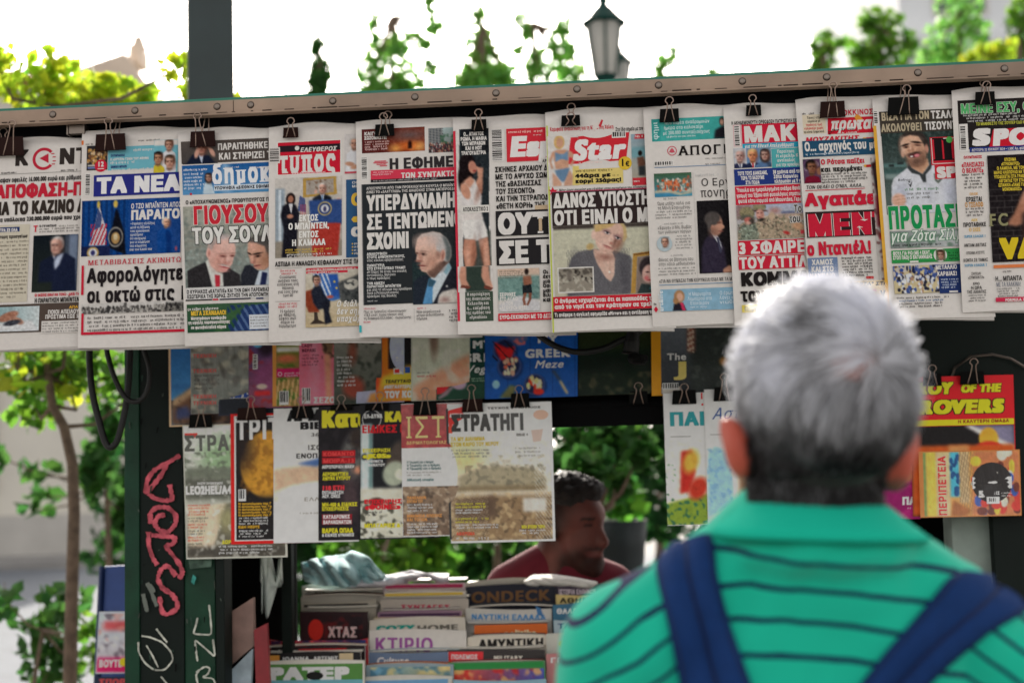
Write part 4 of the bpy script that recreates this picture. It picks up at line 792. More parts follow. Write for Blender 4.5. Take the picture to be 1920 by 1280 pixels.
S.rect(776, 578, .8, 26, (190, 186, 182)); S.body(782, 576, 18, 1, 3, 4, (206, 110, 120)); S.body(842, 579, 20, 4, 4.4, 6.2, (90, 86, 86)); S.body(682, 602, 16, 1, 3, 4, (206, 110, 120))
S.rect(673.5, 610, 4.5, 13, (60, 176, 186))
S.finish(S.root, M['print'])

# --- 6
S = newspaper('newspaper with a tall picture of a singing woman in white', (849, 224), (859, 628), 1024, seed=6)
S.rect(849.5, 246, 4.5, 356, (214, 60, 80))
p = S.pic(854, 243, 62, 300); p.fill((222, 216, 212)); p.poly([(7, 0), (62, 0), (62, 60), (60, 120), (58, 205), (62, 300), (10, 300), (8, 230), (14, 120), (6, 60)], (44, 50, 54), 0); p.blotch((70, 80, 86), 5, .9, .5, (12, 50, 60, 160)); p.rect(10, 0, 52, 46, (36, 38, 42)); p.poly([(16, 200), (60, 190), (62, 300), (10, 300)], (56, 64, 60), 3); p.ell(36, 250, 10, 40, (100, 100, 96), 0, 8, .5)
p.ell(17, 84, 14, 34, (32, 26, 28), 8, 2); p.ell(20, 64, 15, 18, (34, 28, 30)); p.ell(30, 72, 7.5, 12, (196, 136, 116), -8); p.ell(38, 74, 3, 3, (190, 130, 110)); p.ell(34, 79, 3, 1.6, (150, 60, 60)); p.poly([(40, 66), (46, 64), (47, 70), (41, 74)], (40, 40, 44))
p.poly([(38, 72), (50, 74), (47, 120), (40, 128), (12, 112), (10, 104), (34, 104), (40, 92)], (206, 150, 126), 1); p.poly([(10, 104), (24, 92), (34, 96), (40, 112), (46, 126), (44, 150), (12, 150), (6, 128)], (226, 220, 218), 1); p.poly([(12, 98), (26, 88), (34, 98), (24, 112)], (206, 150, 126), 2); p.ell(16, 116, 8, 16, (206, 150, 126), -20, 1.4)
p.poly([(10, 168), (46, 166), (54, 190), (56, 204), (34, 210), (12, 206), (8, 190)], (232, 228, 224), 1); p.poly([(12, 145), (44, 145), (47, 170), (10, 170)], (224, 216, 212), 1)
p.poly([(11, 206), (32, 208), (34, 236), (26, 262), (22, 296), (10, 298), (12, 260), (8, 230)], (200, 140, 116), 1); p.poly([(38, 208), (56, 204), (58, 240), (60, 270), (62, 298), (50, 298), (48, 262), (44, 238)], (206, 148, 124), 1); p.ell(29, 236, 4, 26, (150, 98, 80), 4, 3, .7); p.ell(44, 232, 3, 22, (150, 98, 80), -6, 3, .7); p.ell(40, 190, 6, 20, (190, 184, 184), 0, 6, .6); p.ell(40, 120, 5, 18, (150, 100, 84), 16, 3, .6); p.ell(17, 238, 4, 22, (224, 172, 150), 0, 3, .7); p.ell(52, 238, 4, 22, (226, 176, 154), 0, 3, .7); p.noise(3, 1)
for i, (t, ww) in enumerate((('Ο... ΑΤΑΚΤΟΣ', 38), ('ΡΩΜΑ, Η ΜΑΦΙΑ', 49), ('ΤΩΝ ΜΠΡΑΒΩΝ', 44), ('ΚΑΙ Η ΗΟΤ', 31), ('ΤΡΑΓΟΥΔΙΣΤΡΙΑ', 46))): S.text(t, 888, 247.5+i*8.9, 7, W_, w=ww, off=.065, align=1)
S.rect(865, 386, 52, 14, (226, 222, 216)); S.text('ΑΠΟΚΛΕΙΣΤΙΚΟ 2', 868, 389, 8, K_, w=47, off=.05)
S.rect(872, 543, 52, 60, (70, 84, 72))
p = S.pic(858, 500, 66, 48); p.fill((222, 216, 212)); p.poly([(14, 0), (60, 0), (60, 48), (14, 48)], (56, 68, 62), 1); p.poly([(6, 0), (16, 0), (16, 26), (22, 38), (6, 36), (2, 18)], (206, 150, 128), 1); p.poly([(46, 0), (58, 0), (60, 24), (66, 42), (52, 38), (44, 20)], (208, 152, 130), 1); p.poly([(6, 34), (24, 38), (20, 42), (4, 40)], (120, 70, 60)); p.poly([(50, 36), (66, 42), (62, 47), (48, 42)], (120, 70, 60))
for i, t in enumerate(('Η παρενόχληση', 'της Αναστασίας', 'Κελεσίδη και', 'η... επέμβαση', 'της ομάδας του', '«Αρκαδίου»')): S.text(t, 897, 548+i*8.6, 6, W_, w=len(t)*3.3, off=.03, ser=True, align=1)
S.barcode(921, 243, 24, 60, vert=True)
S.rect(949, 242, 84, 62, (214, 56, 68)); S.text('Esp', 956, 254, 41, (236, 232, 230), w=84, off=.085, sh=.12); S.body(953, 246, 66, 1, 4, 5, (250, 210, 200)); S.body(1000, 252, 22, 1, 2.4, 4, W_)
S.rect(1014, 296, 16, 11, W_); S.rect(1015, 297, 14, 9, (224, 220, 214)); S.text('ΑΡ', 1017, 299, 6, K_, w=8, off=.05)
for i, (t, ww) in enumerate((('ΣΚΗΝΕΣ ΑΡΧΑΙΟΥ ΔΡΑ', 112), ('ΜΕ ΤΟ ΑΨΥΧΟ ΣΩΜΑ', 106), ('ΤΗΣ «ΒΑΣΙΛΙΣΣΑΣ', 86), ('ΤΟΥ ΣΕΚΟΝΤΟ»', 73), ('ΚΑΙ ΤΗΝ ΤΕΤΡΑΠΟΔΗ', 106), ('«ΘΕΤΗ ΚΟΡΗ» ΤΗΣ', 92))): S.text(t, 928+i*.5, 313+i*13.7, 10.5, K_, w=ww, off=.055, key='headline')
S.rect(1003, 385, 30, 11, (206, 180, 150)); S.rect(929, 396, 104, 47, (48, 46, 48)); S.text('ΟΥΤΕ', 934, 400, 40, W_, w=122, off=.08); S.rect(930, 448, 104, 50, (48, 46, 48)); S.text('ΣΕ ΤΑ', 936, 452, 43, W_, w=128, off=.085); S.rect(1010, 409, 6, 24, (206, 180, 150))
p = S.pic(933, 505, 78, 80); p.grad((214, 186, 166), (206, 200, 196)); p.rect(0, 14, 78, 44, (120, 152, 146), 3); p.blotch((84, 116, 116), 3, .4, .6, (0, 16, 78, 58)); p.poly([(0, 80), (0, 66), (40, 50), (78, 62), (78, 80)], (206, 204, 206), 2); p.ell(54, 6, 4, 6, (50, 40, 38)); p.poly([(47, 14), (62, 14), (64, 28), (58, 36), (50, 36), (47, 26)], (150, 100, 80), 1); p.poly([(46, 32), (62, 30), (64, 46), (46, 48)], (40, 44, 48)); p.poly([(48, 46), (54, 46), (50, 58), (52, 70), (47, 70), (45, 58)], (146, 96, 78)); p.poly([(57, 46), (63, 46), (62, 58), (56, 70), (52, 68), (57, 58)], (136, 88, 72)); p.noise(4, 1)
S.body(936, 508, 44, 4, 2.6, 4, (110, 100, 92))
for i, (t, ww) in enumerate((('ΣΕΙΡΗΝΕΣ', 30), ('ΣΤΟ ΑΙΓΑΙΟ', 34), ('ΓΙΑ ΤΟΝ', 25), ('«ΑΓΟΥΡΟ» ΜΕΣΙ', 51))): S.text(t, 937, 549+i*8.3, 7, W_, w=ww, off=.05)
for i, t in enumerate(('Οι μ', 'έκτι', 'μιας', 'Οσα', 'μας', 'Βιλα', 'και')): S.text(t, 1018, 506+i*8.7, 7, K_, w=18, off=.05)
S.rect(934, 588, 104, 14, (206, 44, 60)); S.text('ΕΥΡΩ-ΕΚΚΙΝΗΣΗ ΜΕ ΤΟ ΔΕΞΙ ΓΚ', 937, 591, 8, W_, w=108, off=.06)
S.finish(S.root, M['print'])
# --- 7
S = newspaper('newspaper with a woman in a blue swimsuit above a blonde woman in grey', (1022, 210), (1035, 622), 1207, seed=7)
S.rect(1024, 236, 3, 388, (196, 206, 92))
S.text('Κορυφαία ανακοίνωση για τη Μάρω στη Χαλκη:', 1031, 239, 7.5, (200, 52, 66), w=120, off=.045); S.text('Στο ίδιο σημείο με τον ίδιο', 1154, 239, 7.5, K_, w=62, off=.045)
S.poly([(1110, 238), (1116, 232), (1130, 226), (1128, 236), (1112, 246)], (226, 216, 210)); S.poly([(1122, 236), (1128, 224), (1131, 226), (1126, 240)], (206, 60, 72))
S.poly([(1059, 258), (1180, 248), (1174, 300), (1056, 310)], (212, 52, 62)); 
S.body(1086, 304, 60, 1, 2.6, 4, (250, 220, 214)); S.barcode(1147, 247, 26, 12)
p = S.pic(1026, 256, 58, 94); p.fill((222, 216, 212)); p.poly([(44, 4), (58, 4), (58, 54), (36, 54)], (212, 52, 62)); p.poly([(46, 58), (58, 58), (58, 94), (44, 94)], (226, 204, 120))
p.ell(22, 12, 10, 13, (214, 176, 116)); p.ell(23, 13, 6.5, 9, (206, 156, 130)); p.poly([(2, 44), (8, 30), (18, 26), (32, 26), (44, 30), (54, 42), (44, 58), (40, 56), (48, 44), (40, 40), (38, 62), (14, 62), (10, 38), (6, 48), (10, 60), (6, 62)], (206, 156, 130), 1); p.poly([(14, 30), (22, 34), (30, 34), (38, 28), (38, 46), (14, 48)], (116, 146, 176), 1); p.ell(26, 54, 11, 10, (210, 162, 136)); p.poly([(12, 64), (40, 60), (38, 74), (30, 86), (24, 86), (16, 76)], (108, 138, 168), 1); p.poly([(8, 68), (16, 76), (24, 88), (24, 94), (8, 94)], (210, 164, 140), 1); p.poly([(30, 86), (40, 64), (46, 76), (44, 94), (28, 94)], (204, 156, 132), 1)
S.text('Star', 1074, 260, 42, (236, 232, 230), w=98, off=.07, sh=.18); S.rect(1076, 318, 92, 29, (226, 204, 124)); S.body(1079, 319, 86, 1, 4, 5, (90, 80, 50)); S.text('44άρα με', 1079, 326, 8, K_, w=66, off=.085, xs=1); S.text('κορμί 25άρας!', 1079, 336, 8, K_, w=86, off=.085, xs=1); S.body(1148, 327, 14, 1, 3, 4, (150, 130, 80))
S.disc(1172, 306, 12.5, (226, 190, 66)); S.text('1', 1164, 297, 15, K_, w=7, off=.07); S.text('€', 1173, 302, 10, K_, w=7, off=.06)
p = S.pic(1183, 252, 34, 96); p.grad((150, 176, 190), (176, 160, 140)); p.rect(0, 24, 34, 20, (120, 166, 176), 3); p.ell(16, 36, 4, 5, (40, 34, 32)); p.poly([(10, 44), (22, 42), (26, 56), (24, 60), (12, 62)], (110, 76, 62), 1); p.rect(12, 60, 13, 18, (56, 60, 62), 1); p.rect(0, 82, 34, 14, (206, 60, 70)); p.poly([(8, 0), (34, 0), (34, 9), (6, 9)], (206, 60, 70)); S.body(1191, 254, 18, 1, 3.6, 4, W_); S.body(1181, 338, 26, 1, 4, 4, W_)
S.poly([(1036, 350), (1039, 356), (1046, 356), (1041, 360), (1043, 366), (1037, 362), (1031, 366), (1033, 360), (1029, 356), (1034, 356)], (206, 48, 66))
S.text('Νέες ώρες αγωνίας και ελπίδας στην οικογένεια του εξαφανισμένου', 1048, 354, 6.5, (70, 64, 64), w=178, off=.04, sh=.15)
S.rect(1034, 360, 190, 68, (58, 48, 48)); S.rect(1034, 359.5, 190, 1.4, (196, 80, 110)); S.text('ΔΑΝΟΣ ΥΠΟΣΤΗΡΙ', 1038, 363, 28, W_, w=202, off=.075); S.text('ΟΤΙ ΕΙΝΑΙ Ο ΜΠ', 1039, 395, 28, W_, w=196, off=.075)
p = S.pic(1037, 424, 190, 132, 1.2); p.grad((204, 202, 180), (196, 190, 170)); p.stripes((0, 0, 190, 90), 13, (188, 186, 164), 1, .35, .4); p.soften(2); p.rect(0, 0, 190, 7, (66, 58, 56), 4)
p.poly([(24, 132), (27, 76), (33, 60), (45, 50), (72, 46), (114, 50), (143, 61), (146, 68), (142, 132)], (108, 106, 110), 2); p.stripes((24, 46, 142, 132), 3, (92, 90, 96), 0, .4, .5, skew=.12); p.ell(34, 100, 8, 40, (84, 82, 88), 6, 6, .6); p.ell(132, 96, 8, 40, (80, 78, 84), -6, 6, .6)
p.poly([(75, 46), (110, 54), (114, 66), (112, 96), (105, 108), (96, 101), (80, 73), (74, 52)], (218, 184, 168), 1); p.ell(96, 62, 14, 6, (160, 116, 104), 8, 4, .9); p.ell(84, 62, 4, 14, (190, 146, 130), -20, 4, .6); p.ell(104, 84, 1.6, 12, (200, 160, 144), 4, 2, .7); p.ell(103, 90, 2, 2, (226, 222, 216))
p.ell(106, 8, 30, 22, (204, 176, 128), 16, 2); p.ell(68, 41, 7, 6, (190, 164, 112), -20, 2); p.ell(76, 19, 5, 9, (222, 188, 174), 4, 1.4)
p.poly([(80, 12), (82, 3), (99, -2), (124, -2), (132, 9), (132, 22), (126, 34), (115, 48), (108, 54), (95, 55), (85, 48), (79, 36), (78, 25)], (222, 184, 168), 1); p.ell(122, 38, 7, 16, (150, 108, 92), 30, 5, .85); p.ell(115, 33, 3, 10, (120, 84, 74), 22, 2.4, .8); p.ell(92, 36, 7, 9, (228, 194, 180), 20, 5, .7)
p.poly([(78, 14), (80, 2), (98, -3), (122, -3), (110, 5), (94, 10), (85, 13)], (206, 174, 118), 2); p.poly([(126, -2), (136, 6), (138, 26), (130, 36), (132, 20), (131, 8)], (200, 172, 122), 2)
for ex, ey in ((101, 16.5), (120.5, 27)): p.ell(ex-1, ey-2, 7.5, 4.4, (150, 116, 118), 24, 2.2, .85); p.ell(ex, ey, 4.4, 2, (226, 216, 212), 24, .9); p.ell(ex+.3, ey+.2, 2.2, 2, (58, 66, 72), 0, .6); p.ell(ex, ey-1.6, 4.8, .9, (60, 46, 46), 24, .8)
p.ell(107, 36, 4.5, 2.6, (180, 126, 112), 24, 1.6); p.ell(105, 30, 2.4, 8, (234, 202, 188), 24, 2, .8); p.ell(101, 42.5, 8, 1.7, (158, 96, 92), 26, 1); p.ell(100, 44.5, 6, 1.6, (206, 146, 138), 26, 1.4); p.ell(96, 50, 6, 2, (196, 154, 140), 20, 2, .7)
p.poly([(148, 57), (190, 53), (190, 61), (156, 64), (151, 132), (142, 132)], (186, 144, 76), 0); p.poly([(149, 58), (190, 54), (190, 57), (150, 61)], (130, 90, 52)); p.poly([(156, 64), (190, 61), (190, 132), (151, 132)], (140, 124, 116), 1); p.ell(176, 84, 17, 20, (60, 52, 54), 10, 2); p.ell(177, 96, 13, 17, (222, 180, 168), 8, 1.6); p.ell(172, 104, 4, 4, (216, 120, 120), 0, 2.5); p.ell(174, 93, 2.6, 1.2, (60, 44, 44)); p.ell(185, 91, 2.6, 1.2, (60, 44, 44)); p.ell(179, 108, 5, 1.6, (180, 70, 76)); p.poly([(154, 132), (162, 114), (176, 116), (190, 122), (190, 132)], (56, 66, 66), 1); p.ell(184, 122, 6, 3, (60, 150, 160), -20, 1.5); p.noise(2.5, 1)
p = S.pic(1045, 502, 68, 48); p.fill((222, 218, 212)); p.rect(2, 2, 64, 44, (150, 142, 130)); p.blotch((84, 78, 72), 4, .1, .8, (2, 2, 66, 30)); p.blotch((196, 190, 176), 5, .3, .8, (2, 18, 66, 46)); p.blotch((50, 46, 44), 3, .8, .9, (30, 2, 66, 28)); p.rect(18, 8, 8, 16, (120, 112, 104), 2)
S.rect(1037, 557, 192, 27, (206, 48, 62)); S.text('Ο άνδρας ισχυρίζεται ότι οι παππούδες του', 1040, 560, 8.6, W_, w=192, off=.065); S.text('από το νησί και τον κράτησαν σε τρελλ', 1040, 571, 8.6, W_, w=190, off=.065)
S.rect(1037, 584, 192, 13, (66, 58, 58)); S.text('Τι ανέφερε η αγγλική εφημερίδα «Mirror» και η αντίδραση της', 1040, 587, 7, W_, w=188, off=.045)
S.finish(S.root, M['print'])

# --- 8
S = newspaper('pale newspaper with serif masthead letters and a small red crest under a teal strip', (1206, 203), (1224, 612), 1357, seed=8)
p = S.pic(1221, 224, 138, 42, 2); p.fill((72, 172, 166)); p.poly([(116, 42), (118, 26), (128, 20), (138, 18), (138, 42)], (40, 38, 44), 1); p.ell(132, 10, 5, 8, (60, 46, 44)); p.ell(132, 11, 3.4, 5.6, (206, 160, 140)); p.poly([(0, 0), (18, 0), (16, 42), (0, 42)], (60, 158, 154))
for i, t in enumerate(('Νέα παρέα αναδρομικών', 'ήμερα στο καλοκαίρι', 'με 200.000 συνταξιούχους')): S.text(t, 1246-i*1.5, 227+i*9.5, 7, (222, 236, 236), w=(84, 74, 88)[i], off=.02)
S.body(1250, 255, 72, 1, 3.4, 4, (214, 232, 232)); S.text('φημι', 1234, 262, 10, (206, 230, 230), w=34, off=.02, rot=1)
S.ring(1260, 283, 9, 1.6, (206, 90, 106)); S.disc(1260, 283, 4, (216, 130, 140)); S.poly([(1254, 286), (1260, 277), (1266, 286)], (206, 90, 106)); S.text('ΑΠΟΓΕΥ', 1272, 274, 18, K_, w=122, off=.035, ser=True); S.body(1322, 296, 40, 1, 2.6, 4, (150, 146, 144))
S.barcode(1226, 303, 37, 9); S.rect(1227, 314, 134, 1.2, (110, 140, 176)); S.body(1322, 306, 38, 1, 3, 4, (150, 146, 144))
p = S.pic(1226, 326, 70, 44); p.grad((70, 100, 74), (90, 160, 186)); p.poly([(0, 44), (0, 30), (30, 34), (46, 44)], (70, 140, 176), 1); p.blotch((206, 196, 180), 2, -.3, .9, (6, 12, 70, 36)); p.crowd((6, 10, 68, 32), 60, [(206, 104, 66), (190, 84, 56), (214, 206, 196), (220, 130, 90), (120, 110, 100)], 2.8); p.poly([(0, 32), (26, 32), (50, 38), (70, 34), (70, 38), (48, 42), (24, 36), (0, 36)], (196, 186, 160), 1)
S.body(1303, 326, 62, 1, 5, 6, (206, 204, 202)); S.text('Ο Ερντ', 1314, 335, 14, (60, 56, 56), w=66, off=.005); S.text('πονηρό', 1313, 353, 17, (60, 56, 56), w=70, off=.005)
S.rect(1299, 324, .8, 196, (206, 202, 198))
p = S.pic(1306, 377, 72, 136); p.fill((36, 34, 36)); p.poly([(4, 136), (6, 90), (12, 74), (26, 60), (36, 64), (48, 90), (52, 128), (58, 136)], (56, 50, 66), 2); p.poly([(22, 56), (34, 60), (42, 80), (44, 92), (34, 76)], (206, 208, 216)); p.poly([(34, 68), (38, 70), (44, 96), (40, 100)], (70, 70, 90)); p.ell(34, 46, 13, 20, (200, 150, 128), 0, 1.6); p.ell(28, 34, 15, 13, (84, 78, 76), -10, 2); p.ell(24, 48, 6, 12, (90, 84, 82), 0, 2); p.ell(46, 50, 4, 4, (206, 156, 132)); p.ell(28, 52, 3.5, 6, (190, 138, 118)); p.ell(30, 60, 9, 9, (130, 94, 82), 0, 5, .6); p.ell(41, 42, 4, 1.8, (110, 76, 66)); p.ell(43, 58, 4, 1.3, (140, 84, 78)); p.poly([(44, 130), (56, 122), (66, 130), (64, 136), (44, 136)], (196, 144, 120), 1); p.noise(2, 1)
S.body(1244, 371, 26, 1, 3, 4, (170, 166, 164)); S.text('Ώρα μηδέν πολύ για', 1232, 379, 6.3, (104, 100, 98), w=62, off=.0); S.text('τη Μονή Εσφιγμένου', 1233, 387, 6.3, (104, 100, 98), w=61, off=.0); S.body(1229, 396, 68, 3, 3, 5.6, (130, 126, 124)); S.body(1245, 418, 40, 1, 3, 4, (176, 172, 170))
S.text('«Έφυγε» ο Μπ. Βωβός', 1233, 424, 6.3, (104, 100, 98), w=64, off=.0); S.text('των γυάλινων πύργων', 1234, 432, 6.3, (104, 100, 98), w=62, off=.0)
S.disc(1246, 457, 14.5, (186, 200, 206)); p = S.pic(1237, 444, 18, 24, 1.2); p.fill((186, 200, 206)); p.bust(9, 10, 16, skin=(214, 166, 144), hair=(120, 112, 106), suit=None, bald=.8)
S.body(1264, 441, 34, 5, 3, 5.6, (140, 136, 134), align=1); S.body(1258, 477, 22, 1, 3, 4, (170, 166, 164)); S.text('Φόνος σε βάπτιση που', 1234, 484, 6.3, (104, 100, 98), w=66, off=.0); S.text('στην «όλοι μεθυσμένοι»', 1235, 492, 6.3, (104, 100, 98), w=68, off=.0); S.body(1234, 502, 70, 3, 3, 5.6, (130, 126, 124))
S.text('«ΓΙΑ ΝΑ ΘΥΜΑΣΑΙ ΤΗΝ ΚΕΡΥΝΕΙΑ! ΕΙΔΑ ΜΕ ΤΑ ΜΑΤΙΑ', 1236, 524, 6.5, K_, w=150, off=.02, ser=True); S.rect(1236, 534, 146, 1.2, (96, 140, 176))
p = S.pic(1238, 543, 146, 41, 2); p.fill((140, 180, 204)); p.poly([(22, 41), (24, 28), (32, 24), (42, 26), (48, 41)], (44, 40, 48)); p.poly([(36, 26), (42, 26), (46, 41), (40, 41)], (206, 60, 96)); p.ell(35, 14, 10, 12, (176, 130, 90)); p.ell(36, 15, 6, 8, (220, 174, 150)); p.ell(28, 22, 5, 6, (176, 130, 90))
S.text('art&life', 1244, 583, 9, (226, 232, 236), w=38, off=.03, rot=1)
for i, t in enumerate(('Η Μαργαρίτα', 'Λυμπερού στο', 'Επίκαιρον')): S.text(t, 1312, 547+i*8.5, 7, (216, 228, 236), w=(42, 46, 36)[i], off=.015, align=1)
for i, t in enumerate(('Ο έρωτας', 'λύνει και', 'νιώθει')): S.text(t, 1366, 545+i*8.5, 7, (216, 228, 236), w=34, off=.015, align=1)
S.body(1294, 574, 34, 1, 3, 4, (214, 226, 234)); S.body(1226, 568, 6, 1, 4, 4, K_); S.poly([(1230, 574), (1234, 580), (1230, 586), (1226, 580)], (206, 44, 66))
S.finish(S.root, M['print'])

# --- 9
S = newspaper('newspaper with three faces beside a teal box and soldiers in camouflage above red bars', (1356, 200), (1378, 610), 1492, seed=9)
S.text('Η ΑΚΗΔΕΜΟΝΕΥΤΗ ΟΡΘΟΔΟΞΗ ΠΑΤΡΙΩΤΙΚΗ ΕΦΗΜ', 1371, 228, 6.5, K_, w=132, off=.045)
S.rect(1374, 235, 15, 40, (220, 170, 176)); S.barcode(1375.5, 236, 12, 38, vert=True); S.rect(1390, 234, 110, 37, (206, 40, 66)); S.text('ΜΑΚΕ', 1394, 237, 31, W_, w=126, off=.065)
S.rect(1392, 270, 108, 10, (50, 164, 196)); S.text('για την Εθνική Απελευθέρωση', 1396, 271.5, 7, W_, w=92, off=.045, sh=.2)
p = S.pic(1375, 279, 70, 37, 1.2); p.fill((150, 166, 190)); p.rect(0, 0, 24, 37, (200, 200, 206)); p.rect(24, 0, 24, 37, (110, 140, 180)); p.rect(48, 0, 22, 37, (120, 150, 170))
p.bust(11, 14, 22, skin=(206, 166, 156), hair=(206, 204, 204), suit=(50, 54, 84), tie=(110, 110, 130), bald=.8); p.bust(35, 14, 22, skin=(226, 150, 110), hair=(226, 190, 130), suit=(40, 46, 74), tie=(190, 40, 50)); p.bust(58, 14, 20, skin=(200, 160, 146), hair=(60, 50, 50), suit=(90, 120, 160), shirt=(90, 120, 160), long=True)
S.rect(1446, 279, 52, 36, (86, 172, 176)); 
for i, t in enumerate(('Παραίτηση', 'Η «τρελή» Κ', 'αντίπαλος', 'για την προεδρία')): S.text(t, 1457-(i % 2)*2, 281+i*8.3, 6.5, W_, w=(32, 42, 34, 46)[i], off=.04)
S.rect(1376, 318, 124, 30, (48, 64, 130)); 
for i, t in enumerate(('ΤΟΤΕ ΤΟΥΣ ΔΙΑΝΙΣΑΜΕ,', 'ΤΩΡΑ ΤΟ ΒΑΖΟΥΜΕ', 'ΣΤΑ ΠΟΔΙΑ')): S.text(t, 1411, 321+i*8.8, 7, W_, w=(56, 44, 26)[i], off=.055, align=1)
for i, t in enumerate(('38 χρόνια από τον', 'Ζάπα Κορωνίου', 'πλήρωσαν με 9 νεκ')): S.text(t, 1449+i*1.5, 319+i*8.8, 7, W_, w=(54, 46, 56)[i], off=.05)
S.rect(1378, 350, 122, 35, (206, 50, 72)); 
for i, t in enumerate(('Ύπουλα και ημερολογημένα ενέδρα θανάσιμ', 'γραμμή του Έβρου από φυσιολόγους στρατιωτικ', 'φωτιά κάτω κορμιού από Μπουντάκα, Γερμανο')): S.text(t, 1381+(i == 2)*3, 353+i*10.2, 7.6, W_, w=128, off=.045)
p = S.pic(1380, 386, 128, 64, 1.15); p.grad((176, 184, 206), (176, 160, 140)); p.rect(0, 0, 30, 26, (150, 124, 122), 5); p.ell(72, 12, 10, 6, (176, 136, 132), 0, 4); p.rect(84, 14, 40, 5, (96, 106, 140), 3); p.rect(70, 18, 58, 12, (186, 160, 144), 4)
p.poly([(2, 64), (6, 36), (16, 30), (32, 36), (40, 28), (56, 22), (64, 18), (72, 26), (92, 24), (110, 34), (128, 44), (128, 64)], (176, 156, 134), 1); p.blotch((128, 124, 104), 2, .2, .85, (2, 20, 128, 64)); p.blotch((96, 84, 76), 2, .9, .8, (2, 24, 128, 64)); p.blotch((206, 188, 166), 2, .9, .8, (20, 20, 128, 64)); p.poly([(4, 64), (8, 38), (36, 34), (40, 64)], (120, 132, 118), 3, .8); p.blotch((84, 92, 84), 2, .4, .8, (2, 34, 40, 64)); p.blotch((170, 184, 166), 2, .8, .8, (2, 34, 40, 64))
p.ell(20, 14, 14, 11, (150, 140, 108), 10, 1.4); p.blotch((110, 108, 86), 2, .2, .7, (6, 4, 34, 22)); p.ell(20, 23, 13, 5, (92, 94, 84), 8, 2); p.ell(22, 28, 8, 6, (190, 110, 100), 10, 1.6); p.ell(28, 30, 5, 6, (70, 62, 58), 0, 2); p.ell(21, 33, 5, 3, (206, 160, 146), 0, 1.4)
p.ell(43, 4, 12, 8, (146, 138, 108), 6, 1.4); p.blotch((110, 106, 84), 2, .2, .7, (32, 0, 56, 9)); p.poly([(30, 9), (56, 10), (60, 13), (34, 13)], (84, 62, 58), 1); p.ell(44, 18, 7.5, 10, (214, 160, 146), -4, 1.4); p.ell(40, 15, 2, 1, (110, 70, 64), 0, .8); p.ell(47, 15, 2, 1, (110, 70, 64), 0, .8); p.ell(43, 23, 3, 1, (150, 84, 80), 0, .8); p.ell(48, 20, 3, 8, (170, 116, 102), 0, 2.5, .6); p.ell(46, 28, 6, 3, (56, 52, 48), -8, 1.5)
p.ell(66, 22, 6, 8, (196, 170, 146), 0, 2); p.ell(114, 42, 10, 7, (206, 160, 126), 10, 3); p.ell(92, 54, 6, 3, (190, 60, 60), 20, 1.6); p.rect(118, 50, 8, 7, (206, 70, 80), 1); p.noise(4, 1)
S.text('Το ν', 1488, 384, 14, K_, w=26, off=.03, ol=(216, 212, 208), olw=.09); S.text('του', 1480, 403, 14, K_, w=20, off=.04, ol=(216, 212, 208), olw=.09)
S.rect(1383, 452, 124, 27, (206, 46, 66)); S.text('3 ΣΦΑΙΡΕΣ', 1385, 454, 23, W_, w=144, off=.065); S.rect(1384, 481, 124, 25, (206, 46, 66)); S.text('ΤΟΥ ΑΤΤΙΛΑ', 1386, 482.5, 22, W_, w=144, off=.065)
S.text('ΚΟΜΜΑΤΙ', 1389, 511, 26, K_, w=162, off=.09); S.text('τον συγκλο', 1389, 540, 26, K_, w=150, off=.06)
S.rect(1391, 572, 84, 14, (226, 206, 96)); S.text('Εξοργίζει ο', 1396, 575, 8, K_, w=42, off=.04)
S.finish(S.root, M['print'])

# --- 10
S = newspaper('newspaper with a flaming red masthead and big red capitals framed in black', (1491, 188), (1521, 600), 1637, extra=50, seed=10)
S.rect(1504, 216, 43, 36, (222, 208, 184)); S.body(1504, 212, 40, 1, 3.6, 5, K_)
for i, (t, c) in enumerate((('Έφυγες στη...', K_), ('παραλία με', K_), ('τεράστια τιμή', RED), ('καλοκαίρι χωρίς', RED), ('να είναι ξεφρενικό', K_))): S.text(t, 1526, 218+i*6.6, 5, c, w=(26, 24, 30, 36, 38)[i], off=.035, align=1)
S.text('ΕΡΥΘ', 1540, 209, 9, RED, w=26, off=.06); S.text('ΚΟΚΚΙΝΟΣ', 1571, 207, 10, RED, w=66, off=.03, xs=1, key='print'); S.poly([(1552, 222), (1640, 218), (1640, 248), (1552, 252)], (206, 40, 58)); S.poly([(1602, 220), (1606, 214), (1612, 217), (1618, 224), (1608, 230)], (226, 150, 60)); S.text('πρωταθλ', 1556, 222, 23, W_, w=106, off=.06, sh=.22); S.poly([(1606, 230), (1612, 230), (1609, 246)], W_); S.body(1560, 242, 60, 1, 3.6, 5, K_); S.body(1570, 248, 46, 1, 3.2, 4, W_)
S.body(1553, 246, 10, 2, 3, 4, K_); S.text('ΜΟΥΖΑΚΙΤΗΣ', 1510, 258, 9, RED, w=100, off=.055, sh=.2, xs=1); S.rect(1622, 258, 16, 5, (196, 50, 50)); S.rect(1618, 258, 6, 4, (226, 170, 60))
S.rect(1504, 265, 138, 30, (44, 84, 112)); S.text('Ο... αρχηγός του μέλ', 1508, 267, 17, W_, w=146, off=.055); S.body(1508, 288, 130, 1, 3.6, 5, (214, 222, 230))
p = S.pic(1505, 299, 32, 45); p.fill((96, 70, 96)); p.crowd((0, 0, 32, 20), 20, [(140, 120, 140), (70, 60, 80)], 3); p.poly([(0, 45), (4, 34), (16, 30), (28, 34), (32, 45)], (120, 30, 50)); p.bust(15, 15, 24, skin=(150, 104, 80), hair=(30, 26, 26), suit=None, face=.4); p.poly([(24, 20), (32, 14), (32, 30), (26, 30)], (150, 104, 80), 1)
